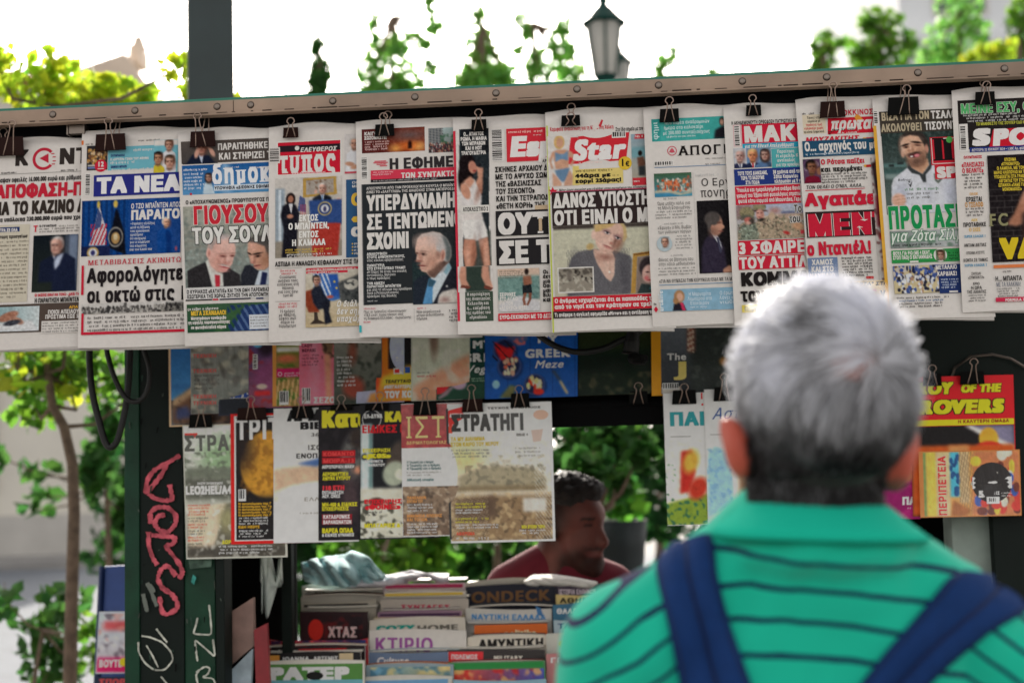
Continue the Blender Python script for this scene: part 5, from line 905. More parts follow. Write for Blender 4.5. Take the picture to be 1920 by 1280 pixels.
S.text('Ο Ρότσα παίζει', 1539, 299, 10, RED, w=82, off=.06); S.text('και περιμένει', 1539, 313, 10, K_, w=78, off=.06); S.rect(1623, 309, 11, 4.5, (196, 50, 50)); S.rect(1620, 309, 4, 4, (226, 170, 60)); S.body(1540, 325, 84, 4, 3.6, 5.0, (86, 82, 80))
S.text("ΤΟΝ ΘΕΛΕΙ Ο Ο'ΝΙΛ, ΑΛΛΑ...", 1511, 348, 7, K_, w=110, off=.03, sh=.15, xs=.9); S.rect(1510, 357, 112, 1.2, RED)
S.text('Αγαπάει', 1509, 362, 26, RED, w=148, off=.075); S.rect(1510, 398, 146, 48, (56, 44, 44)); S.text('ΜΕΝΤΙ', 1514, 402, 42, RED, w=172, off=.08, ol=(226, 220, 214), olw=.022)
S.text('ο Ντανιέλ!', 1513, 454, 26, RED, w=120, off=.07); S.rect(1514, 484, 56, 48, (116, 136, 172)); 
for i, t in enumerate(('ΧΑΜΟΣ', 'ΚΑΙ ΣΤΟ', 'ΝΑΥΠΛΙΟ')): S.text(t, 1542, 486+i*13, 10.5, W_, w=(40, 42, 48)[i], off=.06, align=1)
p = S.pic(1515, 526, 56, 30); p.fill((170, 176, 186)); p.crowd((0, 2, 56, 30), 40, [(200, 200, 206), (120, 110, 100), (84, 96, 120), (190, 160, 120)], 4)
S.body(1578, 482, 56, 7, 3.8, 5.4, (50, 46, 46)); S.rect(1624, 518, 14, 5, (196, 50, 50))
p = S.pic(1632, 296, 36, 236, 2); p.grad((206, 200, 196), (206, 200, 196)); p.poly([(0, 10), (36, 0), (36, 236), (18, 236), (10, 160), (8, 80)], (50, 40, 44), 1); p.ell(20, 24, 12, 26, (120, 84, 70), 0, 4); p.rect(4, 70, 32, 60, (120, 30, 44), 3); p.ell(24, 180, 14, 44, (206, 150, 120), 10, 3); p.rect(6, 140, 30, 14, (190, 40, 52), 1); p.blotch((90, 40, 40), 3, .5, .6)
S.rect(1578, 528, 90, 40, (226, 196, 140)); S.text('"ΠΟΡΤΑ" ΣΤΟΝ', 1589, 530, 7, K_, w=84, off=.05, sh=.2, xs=1); S.text('Έτοιμος', 1578, 541, 14, RED, w=66, off=.06); S.text('για', 1650, 541, 14, K_, w=30, off=.06); S.body(1640, 562, 40, 1, 4, 5, K_)
S.finish(S.root, M['print'])

# --- 11
S = newspaper('sports paper with a bearded player in a white jersey above huge green capitals', (1635, 185), (1666, 600), 1786, extra=50, seed=11)
S.barcode(1637, 208, 9, 24, vert=True); S.rect(1637, 236, 6, 352, (226, 172, 70)); S.rect(1665, 574, 6, 7, (206, 60, 60))
S.rect(1648, 210, 150, 46, (70, 64, 58)); S.text('ΒΙΖΑ ΓΙΑ ΤΟΝ', 1652, 212, 15, (196, 180, 152), w=90, off=.055); S.text('ΤΣΑΛΟΒ', 1745, 208, 15, W_, w=58, off=.055); S.text('ΑΚΟΛΟΥΘΕΙ', 1652, 233, 15, (186, 172, 146), w=76, off=.055); S.text('ΤΙΣΟΥΝΤΑ', 1733, 229, 15, W_, w=70, off=.055)
p = S.pic(1652, 251, 146, 152, 1.2); p.grad((50, 62, 60), (96, 110, 106)); p.blotch((84, 100, 98), 6, .5, .5); p.rect(0, 56, 60, 8, (96, 128, 126), 3); p.rect(0, 66, 60, 14, (70, 96, 94), 2); p.rect(10, 58, 10, 5, (50, 56, 56), 1); p.rect(26, 54, 12, 5, (50, 56, 56), 1); p.rect(2, 76, 40, 9, (130, 148, 146), 4); p.rect(90, 40, 56, 10, (84, 104, 104), 4)
p.poly([(10, 152), (12, 99), (17, 85), (44, 66), (49, 56), (72, 78), (86, 56), (93, 60), (123, 70), (133, 87), (140, 152)], (216, 218, 226), 1); p.ell(30, 116, 12, 22, (184, 188, 206), 10, 8, .7); p.ell(122, 118, 10, 26, (190, 194, 212), -6, 8, .7); p.ell(80, 112, 8, 20, (198, 200, 212), 0, 8, .6)
p.poly([(49, 52), (83, 50), (86, 62), (72, 79), (50, 66)], (206, 160, 130), 2); p.ell(62, 58, 14, 8, (140, 100, 82), -8, 5, .8); p.poly([(44, 66), (48, 55), (52, 66), (72, 79), (86, 62), (86, 54), (92, 60), (88, 70), (78, 80), (78, 94), (72, 94), (66, 80), (52, 76)], (62, 66, 68), 1)
p.ell(59, 20, 27, 24, (60, 52, 50), 0, 2.5); p.poly([(30, 20), (36, 6), (42, 30), (36, 42), (31, 36)], (66, 58, 54), 2); p.poly([(76, 6), (88, 20), (87, 31), (80, 28)], (60, 52, 50), 2)
p.ell(38, 39, 3.4, 7, (196, 146, 126), 0, 1.2); p.ell(83, 32, 3.6, 8, (196, 140, 122), 0, 1.2)
p.poly([(35, 18), (41, 9), (54, 5), (69, 8), (78, 23), (81, 34), (80, 47), (74, 57), (63, 62), (53, 57), (43, 44), (37, 34)], (212, 166, 140), 1); p.ell(38, 26, 5, 14, (222, 190, 170), 0, 4, .7); p.ell(72, 44, 8, 14, (170, 122, 100), 10, 6, .7); p.ell(56, 14, 14, 6, (226, 186, 160), 0, 5, .7)
p.ell(62, 55, 15, 8, (112, 84, 72), -8, 4, .85); p.ell(48, 50, 5, 9, (150, 112, 94), -20, 4, .7); p.ell(76, 48, 5, 10, (130, 96, 80), 16, 4, .7); p.ell(59, 40.5, 13, 4, (78, 58, 52), -8, 1.6); p.ell(59, 44, 10, 3.4, (96, 44, 48), -6, 1); p.ell(64, 43.5, 5, 3, (216, 130, 136), -6, 1); p.ell(54, 45, 3, 1.6, (226, 220, 214), -6, .7)
p.ell(44, 23, 8, 2, (48, 38, 36), -14, 1); p.ell(65, 19, 9, 2.1, (48, 38, 36), 8, 1); p.ell(45, 27, 5, 2.4, (126, 88, 74), -8, 1.4); p.ell(45, 27.5, 2.2, 1.2, (40, 32, 32), 0, .7); p.ell(66, 24, 6, 2.2, (150, 106, 90), 6, 1.4); p.ell(67, 24.5, 4, .8, (70, 50, 46), 6, .7); p.ell(53, 34, 4.6, 2.6, (172, 120, 98), 0, 1.6); p.ell(53, 28, 2.2, 7, (230, 190, 166), -8, 1.8, .8); p.ell(57, 30, 2, 6, (170, 122, 100), -8, 2, .7)
p.poly([(93, 79), (107, 77), (108, 90), (100, 98), (94, 92)], (104, 112, 104), 1); p.ell(100, 86, 3, 5, (214, 216, 216), 0, 1); p.poly([(43, 94), (48, 103), (52, 91), (50, 93), (47, 98)], (46, 46, 50), 0); p.ell(46, 92, 1.6, 1.6, (46, 46, 50)); p.ell(24, 126, 13, 13, (224, 178, 156), 20, 2.5); p.stripes((12, 114, 38, 140), 6, (196, 146, 126), 1, .3, .5, skew=.1); p.noise(2.5, 1)
S.text('Bofrost', 1683, 335, 5, (70, 70, 74), w=26, off=.02, sh=.2); S.body(1696, 353, 72, 1, 5, 6, (110, 150, 120)); S.body(1700, 361, 62, 2, 4.4, 7.6, (120, 120, 120))
S.rect(1743, 258, 60, 52, (206, 46, 60)); S.rect(1745, 260, 56, 48, (222, 212, 208)); S.rect(1746.5, 261.5, 54, 45, (206, 46, 60)); S.text('li', 1752, 256, 46, (40, 34, 36), w=34, off=.1, ser=True); S.disc(1780, 262, 6, (90, 180, 90)); S.rect(1752, 310, 50, 26, (206, 46, 60)); S.text('SP', 1757, 312, 22, W_, w=36, off=.08)
S.text('ΠΡΟΤΑΣΗ', 1664, 387, 44, (40, 150, 86), w=148, off=.065, ol=(222, 222, 216), olw=.025)
p = S.pic(1668, 434, 134, 32, 2); p.grad((130, 140, 136), (200, 202, 204), 0); p.blotch((90, 120, 100), 8, .2, .7)
S.text('για Ζότα Σίλβα', 1668, 433, 21, (228, 232, 226), w=148, off=.035, sh=.25, ol=(50, 130, 84), olw=.05); S.body(1674, 458, 122, 1, 4.2, 5, (50, 50, 50))
S.rect(1671, 470, 132, 24, (56, 150, 80)); S.text('ΦΟΥΛ ΓΙΑ ΡΙΟ (ΜΕ 4 ΕΚΑΤ.,', 1674, 472, 7, W_, w=72, off=.06); S.text('ΣΤΟΠ ΠΑΟ) Ο ΒΑΓΙΑΝΝΙΔΗΣ', 1674, 480, 7, W_, w=74, off=.06); S.rect(1706, 489, 16, 3.4, W_)
S.disc(1763, 478, 12.5, (222, 222, 216)); p = S.pic(1754, 468, 18, 21, 1.2); p.fill((110, 130, 100)); p.bust(9, 10, 16, hair=(60, 44, 36), suit=(60, 60, 60)); S.body(1778, 472, 22, 3, 3.4, 5.4, (40, 60, 46))
p = S.pic(1674, 499, 92, 52, 1.3); p.fill((206, 190, 150)); p.crowd((0, 0, 92, 30), 110, [(56, 80, 150), (40, 46, 80), (200, 190, 180), (90, 110, 170), (120, 90, 70)], 3); p.crowd((8, 18, 88, 50), 90, [(214, 216, 222), (70, 90, 150), (180, 140, 116), (50, 50, 66), (230, 230, 232)], 2.6)
S.rect(1758, 496, 48, 54, (46, 62, 112)); S.text('ΜΕΤΑΛΛΙΟ', 1754, 497, 8.5, W_, w=40, off=.06); S.text('ΚΑΡΔΙΑΣ!', 1757, 509, 8.5, W_, w=37, off=.06); S.body(1764, 522, 32, 4, 3.4, 5, (190, 200, 220)); S.rect(1780, 545, 16, 3, W_)
for i in range(4): S.body(1681+i*2, 557+i*5.4, 118-i*3, 1, 3.6, 5, (90, 86, 84) if i != 1 else (80, 110, 150))
S.finish(S.root, M['print'])

# --- 12
S = newspaper('sports paper with yellow lettering over a dark brick picture, last in the row', (1784, 170), (1805, 586), 1960, extra=30, seed=12)
S.rect(1795, 189, 150, 92, (46, 42, 42)); S.text('ΜΕΙΝΕ ΕΣΥ, ΦΙΛΕ', 1801, 195, 19, (90, 180, 110), w=164, off=.06, ol=(226, 226, 218), olw=.035)
for i in range(3): S.body(1806+i*4, 215+i*5.4, 140, 1, 3.6, 5, (206, 204, 200))
S.text('ΤΟ ΜΑΝΙΦΕΣΤΟ ΤΗΣ ΣΟΥΠΕΡ ΕΔΩ ΚΑΙ ΠΑΛΙ', 1830, 230, 6, (206, 206, 84), w=110, off=.04)
S.rect(1798, 233, 16, 52, W_); S.barcode(1799, 236, 13, 48, vert=True)
S.poly([(1862, 243), (1960, 236), (1960, 272), (1855, 276)], (206, 40, 56)); S.text('S', 1824, 240, 34, (234, 230, 228), w=30, off=.09, sh=.15, xs=1); S.text('PORT', 1861, 240, 34, (234, 230, 228), w=140, off=.09, sh=.12, xs=1)
S.rect(1818, 277, 130, 9, (44, 60, 130)); S.text('ΔΕΥΤΕΡΑ 22 ΙΟΥΛΙΟΥ 2024 • 1,50€ Αρ. φύλλου', 1822, 279, 5.5, W_, w=108, off=.04)
rows = [('ΟΛΥΜΠΙΑΚΟΣ', RED, 292, 5, 34), ('«ΠΛΗΣΙΑΖΕΙ', RED, 304, 9, 42), ('Ο ΒΕΛΝΤΕ»', RED, 315, 9, 40)]
for t, c, yy, hh, ww in rows: S.text(t, 1824, yy, hh, c, w=ww, off=.045, align=1, key='print')
for i in range(5): S.body(1803, 326+i*6, 42, 1, 3.6, 5, (70, 66, 64), align=1)
rows = [('ΠΑΟΚ', (226, 170, 90), 361, 5, 16), ('ΕΡΧΕΤΑΙ', K_, 369, 9, 30), ('Ο ΤΣΕΛΟΦ', (206, 150, 80), 379, 9, 34), ('ΑΕΚ', (226, 190, 70), 410, 5, 12), ('ΠΡΟΤΑΘΗΚΕ', K_, 417, 8, 43), ('Ο ΣΙΣΕ', (226, 180, 70), 427, 7, 22), ('SUPER LEAGUE 1', (70, 150, 190), 440, 5.5, 40), ('ΑΝΤΑΜ ΔΙΕΤΙΑΣ', K_, 456, 6.5, 42), ('ΕΠΙΣΗΜΑ ΚΟΣΤΙΤΣ', (90, 86, 84), 471, 5.5, 34), ('ΚΟΝΤΑ ΣΕ ΤΑΜΑΣ', K_, 484, 6.5, 46), ('SUPER LEAGUE 2', (70, 150, 190), 494, 5.5, 42), ('ΣΗΤΕΙΑΙ', (90, 86, 84), 510, 5.5, 18), ('«ΣΥΜΠΑΙΚΤΗ»', (90, 86, 84), 517, 5.5, 30), ('ΕΠΟ', K_, 529, 5, 12), ('Η ΩΡΑ', K_, 536, 6.5, 20), ('ΤΗΣ ΑΛΛΑΓΗΣ', K_, 543.5, 6.5, 36)]
for t, c, yy, hh, ww in rows: S.text(t, 1826+(yy-361)*.028, yy, hh, c, w=ww, off=.04, align=1, key='print')
for yy in (390, 396, 402): S.body(1808, yy, 38, 1, 3.4, 5, (80, 76, 74), align=1)
for yy in (552, 557, 562): S.body(1816, yy, 32, 1, 3.2, 5, (110, 106, 104), align=1)
p = S.pic(1851, 292, 100, 200, 2); p.fill((40, 36, 38))
for j in range(12):
    p.rect(0, 64+j*11, 100, 1.3, (84, 78, 78)); 
    for i in range(4): p.rect((j % 2)*14+i*28, 64+j*11, 1.3, 11, (84, 78, 78))
p.poly([(30, 130), (44, 112), (60, 80), (72, 60), (100, 66), (100, 150), (66, 128), (48, 134)], (176, 122, 98), 2); p.poly([(60, 110), (100, 96), (100, 200), (54, 200)], (60, 46, 44), 4); p.ell(80, 78, 22, 14, (206, 156, 130), -30, 4, .6); p.noise(3, 1)
for i, t in enumerate(('ΕΠΙΣΗΜΑ', '«ΚΙΤΡΙΝΟΜΑΥΡΟΣ»', 'Ο ΛΑΜΕΛΑ, ΜΕ ΤΟΝ', 'ΜΑΡΙΟ ΗΛΙΟΠΟΥΛΟ ΝΑ ΤΟΝ', 'ΥΠΟΔΕΧΕΤΑΙ ΣΤΑ ΓΡΑΦΕΙΑ', 'ΛΕΓΟΝΤΑΣ ΤΟΥ ΣΤΑ', 'ΙΣΠΑΝΙΚΑ «ΠΑΜΕ ΓΙΑ', 'ΜΟΝΟΜΑΧΙΕΣ!»')): S.text(t, 1894+i*.5, 296+i*7.9, 6, (222, 196, 70), w=(22, 34, 52, 64, 64, 46, 50, 36)[i], off=.045, align=1)
S.text('FC', 1854, 400, 24, (150, 146, 110), w=38, off=.03, ser=True, key='print'); S.text('VAM', 1877, 444, 42, (222, 196, 50), w=108, off=.085)
S.rect(1863, 497, 90, 6, (226, 130, 80)); S.body(1880, 507, 16, 1, 3.4, 4, (90, 86, 84)); S.text('Η... ΜΠΑΝΤΑ', 1866, 518, 9, K_, w=50, off=.03, key='print'); S.text('ΜΕ ΤΑ ΧΑΛΚΙΝΑ!', 1868, 529, 9, (110, 116, 130), w=46, off=.02, key='print')
for i in range(4): S.body(1868, 540+i*4.6, 44, 1, 3, 4, (110, 106, 104), align=1)
S.rect(1867, 558, 90, 8, (206, 56, 86)); S.text('FORMULA 1 ΟΥΓΓΑΡΙΑ', 1885, 559.5, 5.4, W_, w=70, off=.05)
S.finish(S.root, M['print'])
# ------------------------------------------------------------------ magazines hung inside
def flatsheet(x, yt, yb, lean, d0, tilt=0.006, bow=0.002):
    def surf(X, Y, h=0.0):
        X = np.asarray(X, float); Y = np.asarray(Y, float); u = (X-x-lean*(Y-yt))/180.0
        d = d0-0.003+tilt*u+bow*np.sin((Y-yt)/(yb-yt)*3.1)*np.sin(u*2.2+x)
        return U(X, Y, d, h)
    return surf
def magazine(name, label, x, yt, yb, full, d0, lean=0.0, mat='gloss', tone=(200, 190, 180), group='magazines hanging inside the kiosk', cat='magazine', thick=0.004, bow=0.002, slope=None, tilt=0.006):
    sl_ = slope or (lambda y: slope_at(y)+0.006)
    surf = flatsheet(x, yt, yb, lean, d0, bow=bow, tilt=tilt); S = Sheet(surf, lean, sl_)
    root = thing(name, label, cat, surf(np.array([x+full/2]), np.array([float(yb)]))[0], group)
    nx, ny = 14, 20
    def grid(dd, inset=0):
        vs = []
        for j in range(ny+1):
            for i in range(nx+1):
                X = x+inset+(full-2*inset)*i/nx; y = yt+inset+(yb-yt-2*inset)*j/ny+sl_(yt)*(X-x); vs.append((X+lean*(y-yt), y))
        vs = np.array(vs); return surf(vs[:, 0], vs[:, 1], -dd)
    f = [(j*(nx+1)+i, j*(nx+1)+i+1, (j+1)*(nx+1)+i+1, (j+1)*(nx+1)+i) for j in range(ny) for i in range(nx)]
    MB().add(grid(0), f, np.minimum(1.45*lin(tone)**1.15, .82)).build('cover', M[mat], root, smooth=True)
    A, B = grid(0.0004, .4), grid(thick, .4); n = len(A)
    edge = [i for i in range(nx+1)]+[j*(nx+1)+nx for j in range(1, ny+1)]+[ny*(nx+1)+i for i in range(nx-1, -1, -1)]+[j*(nx+1) for j in range(ny-1, 0, -1)]
    fs = [(edge[k], edge[(k+1) % len(edge)], n+edge[(k+1) % len(edge)], n+edge[k]) for k in range(len(edge))]+[tuple(n+i for i in q[::-1]) for q in f]
    MB().add(np.concatenate([A, B]), fs).build('pages', M['paperedge'], root)
    S.root = root; S.mat = M[mat]; return S
def done(S): S.finish(S.root, S.mat, 'cover_picture')
BW = (236, 230, 220); BK = (36, 34, 38); YE = (226, 196, 60)
dU, dL = DC-0.006, DC-0.014
# upper row, cut off above by the newspapers
S = magazine('magazine', 'magazine with deep blue sky over wooden roofs, beside the green post', 315, 560, 800, 150, dU, .01, tone=(196, 170, 140))
p = S.pic(319, 561, 140, 236, 3); p.grad((40, 90, 150), (90, 150, 190)); p.rect(0, 160, 140, 8, (60, 110, 160), 3); p.poly([(0, 200), (40, 165), (140, 150), (140, 236), (0, 236)], (120, 90, 70), 2); p.poly([(0, 190), (50, 160), (50, 172), (0, 206)], (176, 150, 120), 1); p.blotch((60, 50, 50), 4, .3, .8, (0, 190, 140, 236)); p.poly([(10, 206), (30, 200), (40, 222), (8, 226)], (76, 84, 120), 2); done(S)
S = magazine('magazine', 'grey wrapped magazine with faint red lines, left of the basketball picture', 356, 560, 776, 150, dU, .01, mat='wrap', tone=(150, 150, 146))
p = S.pic(357, 561, 148, 214, 3); p.grad((150, 150, 146), (120, 126, 120)); p.blotch((180, 176, 160), 6, .3, .7); p.blotch((84, 80, 76), 5, .6, .6); done_ = [(362, 664), (362, 692), (362, 740), (362, 752)]
for a, b_ in done_: S.text('ΤΕΧΝΙΚΗ', a, b_, 7, (190, 96, 90), w=44, off=.05)
S.body(364, 702, 46, 4, 4, 8, (80, 78, 74)); done(S)
S = magazine('magazine', 'sports magazine with hands round a red and white ball and brushed blue letters', 410, 556, 779, 130, dU, 0, tone=(60, 66, 90))
p = S.pic(411, 557, 128, 221, 2); p.grad((44, 50, 70), (70, 74, 90)); p.rect(0, 150, 128, 30, (170, 176, 180), 8); p.rect(0, 190, 128, 31, (44, 50, 60), 4); p.ell(30, 118, 27, 27, (200, 70, 56)); p.poly([(2, 112), (14, 94), (44, 92), (56, 104), (40, 106), (20, 108)], (220, 206, 200), 1); p.ell(26, 128, 20, 14, (216, 96, 80), 10); p.ell(34, 128, 16, 10, (170, 50, 44), 5); p.ell(44, 140, 22, 12, (190, 90, 70), -30, 3); p.stripes((10, 120, 60, 150), 7, (150, 60, 50), 0, .3, .6, skew=.5)
S.text('ALLS', 419, 716, 30, (50, 84, 150), w=66, off=.05, sh=.25, ol=(214, 220, 226), olw=.05); done(S)
S = magazine('magazine', 'purple and red magazine with a small barcode, right of the brushed blue letters', 466, 556, 766, 110, dU, 0, tone=(110, 80, 120))
p = S.pic(467, 557, 108, 208, 2); p.grad((70, 80, 140), (150, 90, 110)); p.blotch((170, 60, 66), 8, .3, .8); p.ell(34, 90, 16, 22, (60, 44, 60), 20, 5); p.ell(40, 150, 30, 30, (150, 90, 130), 0, 10); p.ell(16, 90, 8, 5, (100, 170, 210)); p.rect(10, 176, 30, 9, (206, 60, 66), 1); p.ell(24, 168, 10, 5, (206, 190, 180))
S.barcode(474, 664, 9, 28, vert=True); done(S)
S = magazine('magazine', 'garden magazine with an orange spine and a magenta band', 511, 556, 762, 90, dU, 0, tone=(184, 140, 76))
p = S.pic(518, 557, 80, 204, 2); p.grad((104, 110, 60), (170, 140, 90)); p.blotch((84, 120, 50), 5, .2, .8); p.ell(30, 100, 30, 22, (120, 126, 60), 0, 8); p.ell(20, 116, 20, 8, (196, 120, 90), 0, 4); p.rect(0, 134, 80, 16, (196, 44, 110)); p.stripes((0, 156, 80, 204), 9, (206, 176, 130), 0, .4, .8, skew=.15); p.rect(0, 94, 44, 9, (216, 210, 200), 1)
S.rect(511, 557, 7, 204, (206, 150, 84)); S.ring(525, 701, 4, 1.4, (240, 190, 210)); S.body(533, 698, 28, 2, 3, 4.6, (240, 190, 210)); S.barcode(524, 733, 17, 26); done(S)
S = magazine('magazine', 'pink fashion magazine with a patterned sleeve and white capitals', 561, 552, 760, 110, dU, 0, tone=(210, 120, 140))
p = S.pic(562, 553, 108, 206, 2); p.fill((212, 122, 142)); p.rect(20, 60, 14, 146, (222, 140, 158), 8); p.poly([(42, 0), (66, 0), (62, 120), (44, 110), (40, 80)], (130, 106, 84), 1); p.blotch((76, 60, 54), 2, .2, .9, (42, 20, 64, 120)); p.poly([(46, 112), (58, 112), (60, 206), (50, 206)], (206, 150, 126), 2)
S.text('LADY', 566, 645, 6, (110, 50, 70), w=20, off=.05); S.text('ΒΕΡΑΧΙ', 566, 654, 6, (110, 50, 70), w=26, off=.05); S.body(566, 664, 30, 4, 3.6, 6, (130, 60, 80)); S.barcode(566, 727, 16, 30); S.text('ΣΕΖΟΝ', 588, 744, 12, (240, 230, 232), w=52, off=.06, key='headline'); done(S)
S = magazine('magazine', 'grey green magazine with blurred white lines of print, right of the pink one', 626, 550, 758, 90, dU, 0, tone=(110, 112, 104))
p = S.pic(627, 551, 88, 206, 2); p.grad((176, 172, 166), (80, 86, 78)); p.blotch((60, 66, 60), 6, .3, .7); p.ell(36, 176, 20, 20, (150, 80, 66), 0, 6); p.ell(34, 110, 8, 20, (140, 90, 76), 0, 5)
for i in range(8): S.body(632, 668+i*7.4, 34, 1, 4, 5, (216, 212, 206))
done(S)
S = magazine('magazine', 'pale blue computer magazine with red slanted letters', 668, 548, 756, 90, dU, 0, tone=(170, 184, 210))
p = S.pic(669, 549, 88, 206, 2); p.grad((190, 204, 226), (170, 170, 190)); p.rect(18, 162, 36, 20, (60, 60, 70), 2); p.poly([(20, 206), (26, 190), (60, 186), (60, 206)], (216, 150, 80), 2)
S.text('ΑΟΛ', 676, 640, 12, (206, 40, 48), w=44, off=.09, sh=.25)
for i, t in enumerate(('Το ταμπλό', 'απαντά σε', 'της νέας', 'εποχής')): S.text(t, 677, 655+i*8, 5.6, (60, 66, 90), w=32, off=.06)
done(S)
S = magazine('magazine', 'magazine with an orange and yellow flame ground behind a black panel', 705, 546, 753, 130, dU, 0, tone=(216, 100, 50))
p = S.pic(706, 547, 128, 205, 2); p.grad((206, 60, 44), (236, 180, 70), 0); p.ell(20, 120, 20, 60, (226, 130, 50), 0, 12); p.rect(22, 0, 106, 146, (40, 38, 42)); p.blotch((66, 70, 76), 4, .6, .7, (22, 60, 128, 146)); p.poly([(0, 205), (10, 160), (60, 140), (128, 130), (128, 205)], (236, 190, 70), 6); p.ell(30, 190, 30, 14, (226, 130, 60), 0, 6)
S.rect(738, 690, 17, 11, (214, 206, 200)); S.rect(740, 692, 9, 7, (206, 60, 60)); S.rect(759, 688, 10, 11, (60, 100, 170)); S.rect(742, 675, 10, 1.5, W_); S.rect(742, 669, 8, 3, W_)
S.text('ΤΕΛΕΥΤΑΙΟ', 722, 712, 6, K_, w=48, off=.06, sh=.2); S.text('#ΜΕΓΑΛΥΤΕΡΟ', 720, 722, 6.5, W_, w=52, off=.06, sh=.2); S.text('ΤΟΥ ΚΟΣΜ', 722, 733, 13, W_, w=72, off=.08); done(S)
S = magazine('magazine', 'pale grey wrapped magazine with a short red line, left of the green recipe book', 771, 546, 752, 110, dU, 0, mat='wrap', tone=(186, 190, 176))
p = S.pic(774, 547, 106, 204, 3); p.fill((190, 194, 178)); p.poly([(0, 180), (46, 150), (106, 120), (106, 204), (0, 204)], (206, 150, 120), 4); p.blotch((206, 206, 196), 10, .4, .6); p.ell(40, 88, 8, 34, (140, 120, 106), 0, 4)
S.body(782, 697, 28, 1, 3, 4, (70, 70, 66)); S.body(782, 703, 36, 1, 4, 5, (190, 60, 60)); done(S)
S = magazine('recipe_book', 'dark green recipe book with vegetables and white lettering', 818, 548, 750, 200, dU, 0, tone=(40, 76, 70), cat='book')
p = S.pic(819, 549, 198, 200, 2); p.grad((34, 70, 84), (36, 84, 64)); p.blotch((60, 120, 140), 4, .3, .7, (0, 40, 90, 130)); p.blotch((24, 50, 60), 5, .3, .7, (0, 40, 110, 140)); p.poly([(20, 128), (40, 122), (66, 140), (30, 150)], (70, 150, 100), 2); p.ell(2, 164, 24, 26, (206, 50, 60)); p.ell(2, 160, 14, 14, (226, 90, 90)); p.ell(40, 170, 16, 12, (186, 160, 180), 20, 2); p.poly([(24, 178), (36, 172), (20, 192), (4, 200), (2, 196)], (160, 140, 150), 1)
S.text('MY', 886, 638, 15, BW, w=38, off=.05); S.text('GREEK', 864, 662, 17, BW, w=98, off=.055); S.text('Vegan', 873, 684, 15, BW, w=60, off=.02, sh=.3); S.body(884, 708, 24, 2, 2.6, 4.4, (150, 180, 160)); done(S)
S = magazine('recipe_book', 'blue recipe book with bowls of food, a knife and white lettering', 909, 546, 748, 174, dU-.001, 0, tone=(36, 96, 166), cat='book')
p = S.pic(910, 547, 172, 200, 2); p.fill((34, 96, 168)); p.stripes((0, 0, 172, 200), 42, (28, 80, 146), 0, .04, .9); p.ell(60, 84, 20, 20, (96, 110, 150)); p.blotch((206, 120, 120), 3, .4, .9, (46, 70, 74, 100))
for (cx, cy, r_) in ((36, 110, 22), (45, 140, 23), (92, 176, 20)): p.ell(cx+2, cy+3, r_, r_, (20, 54, 104), 0, 4); p.ell(cx, cy, r_, r_, (70, 90, 140)); p.ell(cx, cy, r_*.82, r_*.82, (36, 50, 90))
p.poly([(16, 94), (40, 106), (56, 104), (50, 124), (30, 130), (20, 112)], (206, 50, 56), 1); p.stripes((14, 92, 58, 130), 24, (36, 30, 40), 0, .12, 1, skew=-.9); p.crowd((34, 128, 58, 154), 24, [(220, 170, 150), (206, 110, 90), (226, 206, 180)], 3.4); p.crowd((80, 164, 104, 190), 24, [(220, 210, 190), (200, 70, 50), (226, 200, 150)], 4); p.ell(100, 190, 10, 6, (206, 60, 50)); p.ell(20, 174, 7, 8, (150, 190, 216)); p.poly([(26, 200), (46, 176), (58, 178), (52, 200)], (130, 130, 90), 2)
p.poly([(124, 152), (130, 150), (142, 168), (138, 172)], (66, 84, 110), 1); p.poly([(138, 172), (142, 169), (156, 194), (152, 197)], (206, 180, 140), 1)
S.text('MY', 1008, 628, 15, BW, w=38, off=.05); S.text('GREEK', 985, 654, 17, BW, w=86, off=.055); S.text('Meze', 1002, 675, 15, BW, w=54, off=.02, sh=.3); done(S)
S = magazine('magazine', 'very dark olive magazine under the lamp socket', 1084, 540, 742, 150, dU+.012, 0, tone=(40, 44, 26))
p = S.pic(1085, 541, 148, 200, 3); p.grad((66, 70, 26), (26, 44, 34)); p.rect(0, 120, 148, 40, (16, 40, 30), 10); p.blotch((90, 86, 66), 6, .2, .8, (0, 158, 148, 200)); done(S)
S = magazine('magazine', 'magazine with a broad orange spine and a misty grey cover', 1220, 540, 742, 160, dU+.004, .01, tone=(224, 150, 40))
p = S.pic(1238, 541, 142, 198, 3); p.grad((150, 156, 164), (50, 54, 60)); p.rect(54, 0, 90, 198, (60, 66, 64), 6); p.blotch((90, 96, 92), 5, .4, .6, (54, 0, 142, 198)); p.rect(50, 0, 14, 120, (146, 96, 84), 1); p.stripes((51, 0, 62, 120), 10, (190, 176, 160), 1, .5, .9, skew=.5); p.rect(0, 184, 36, 14, (200, 196, 190)); p.ell(118, 140, 8, 8, (170, 130, 80), 0, 3)
S.text('The', 1251, 662, 13, (226, 222, 216), w=36, off=.03, key='headline'); S.text('J', 1271, 676, 28, (226, 190, 120), w=17, off=.06); S.barcode(1242, 718, 30, 12); done(S)
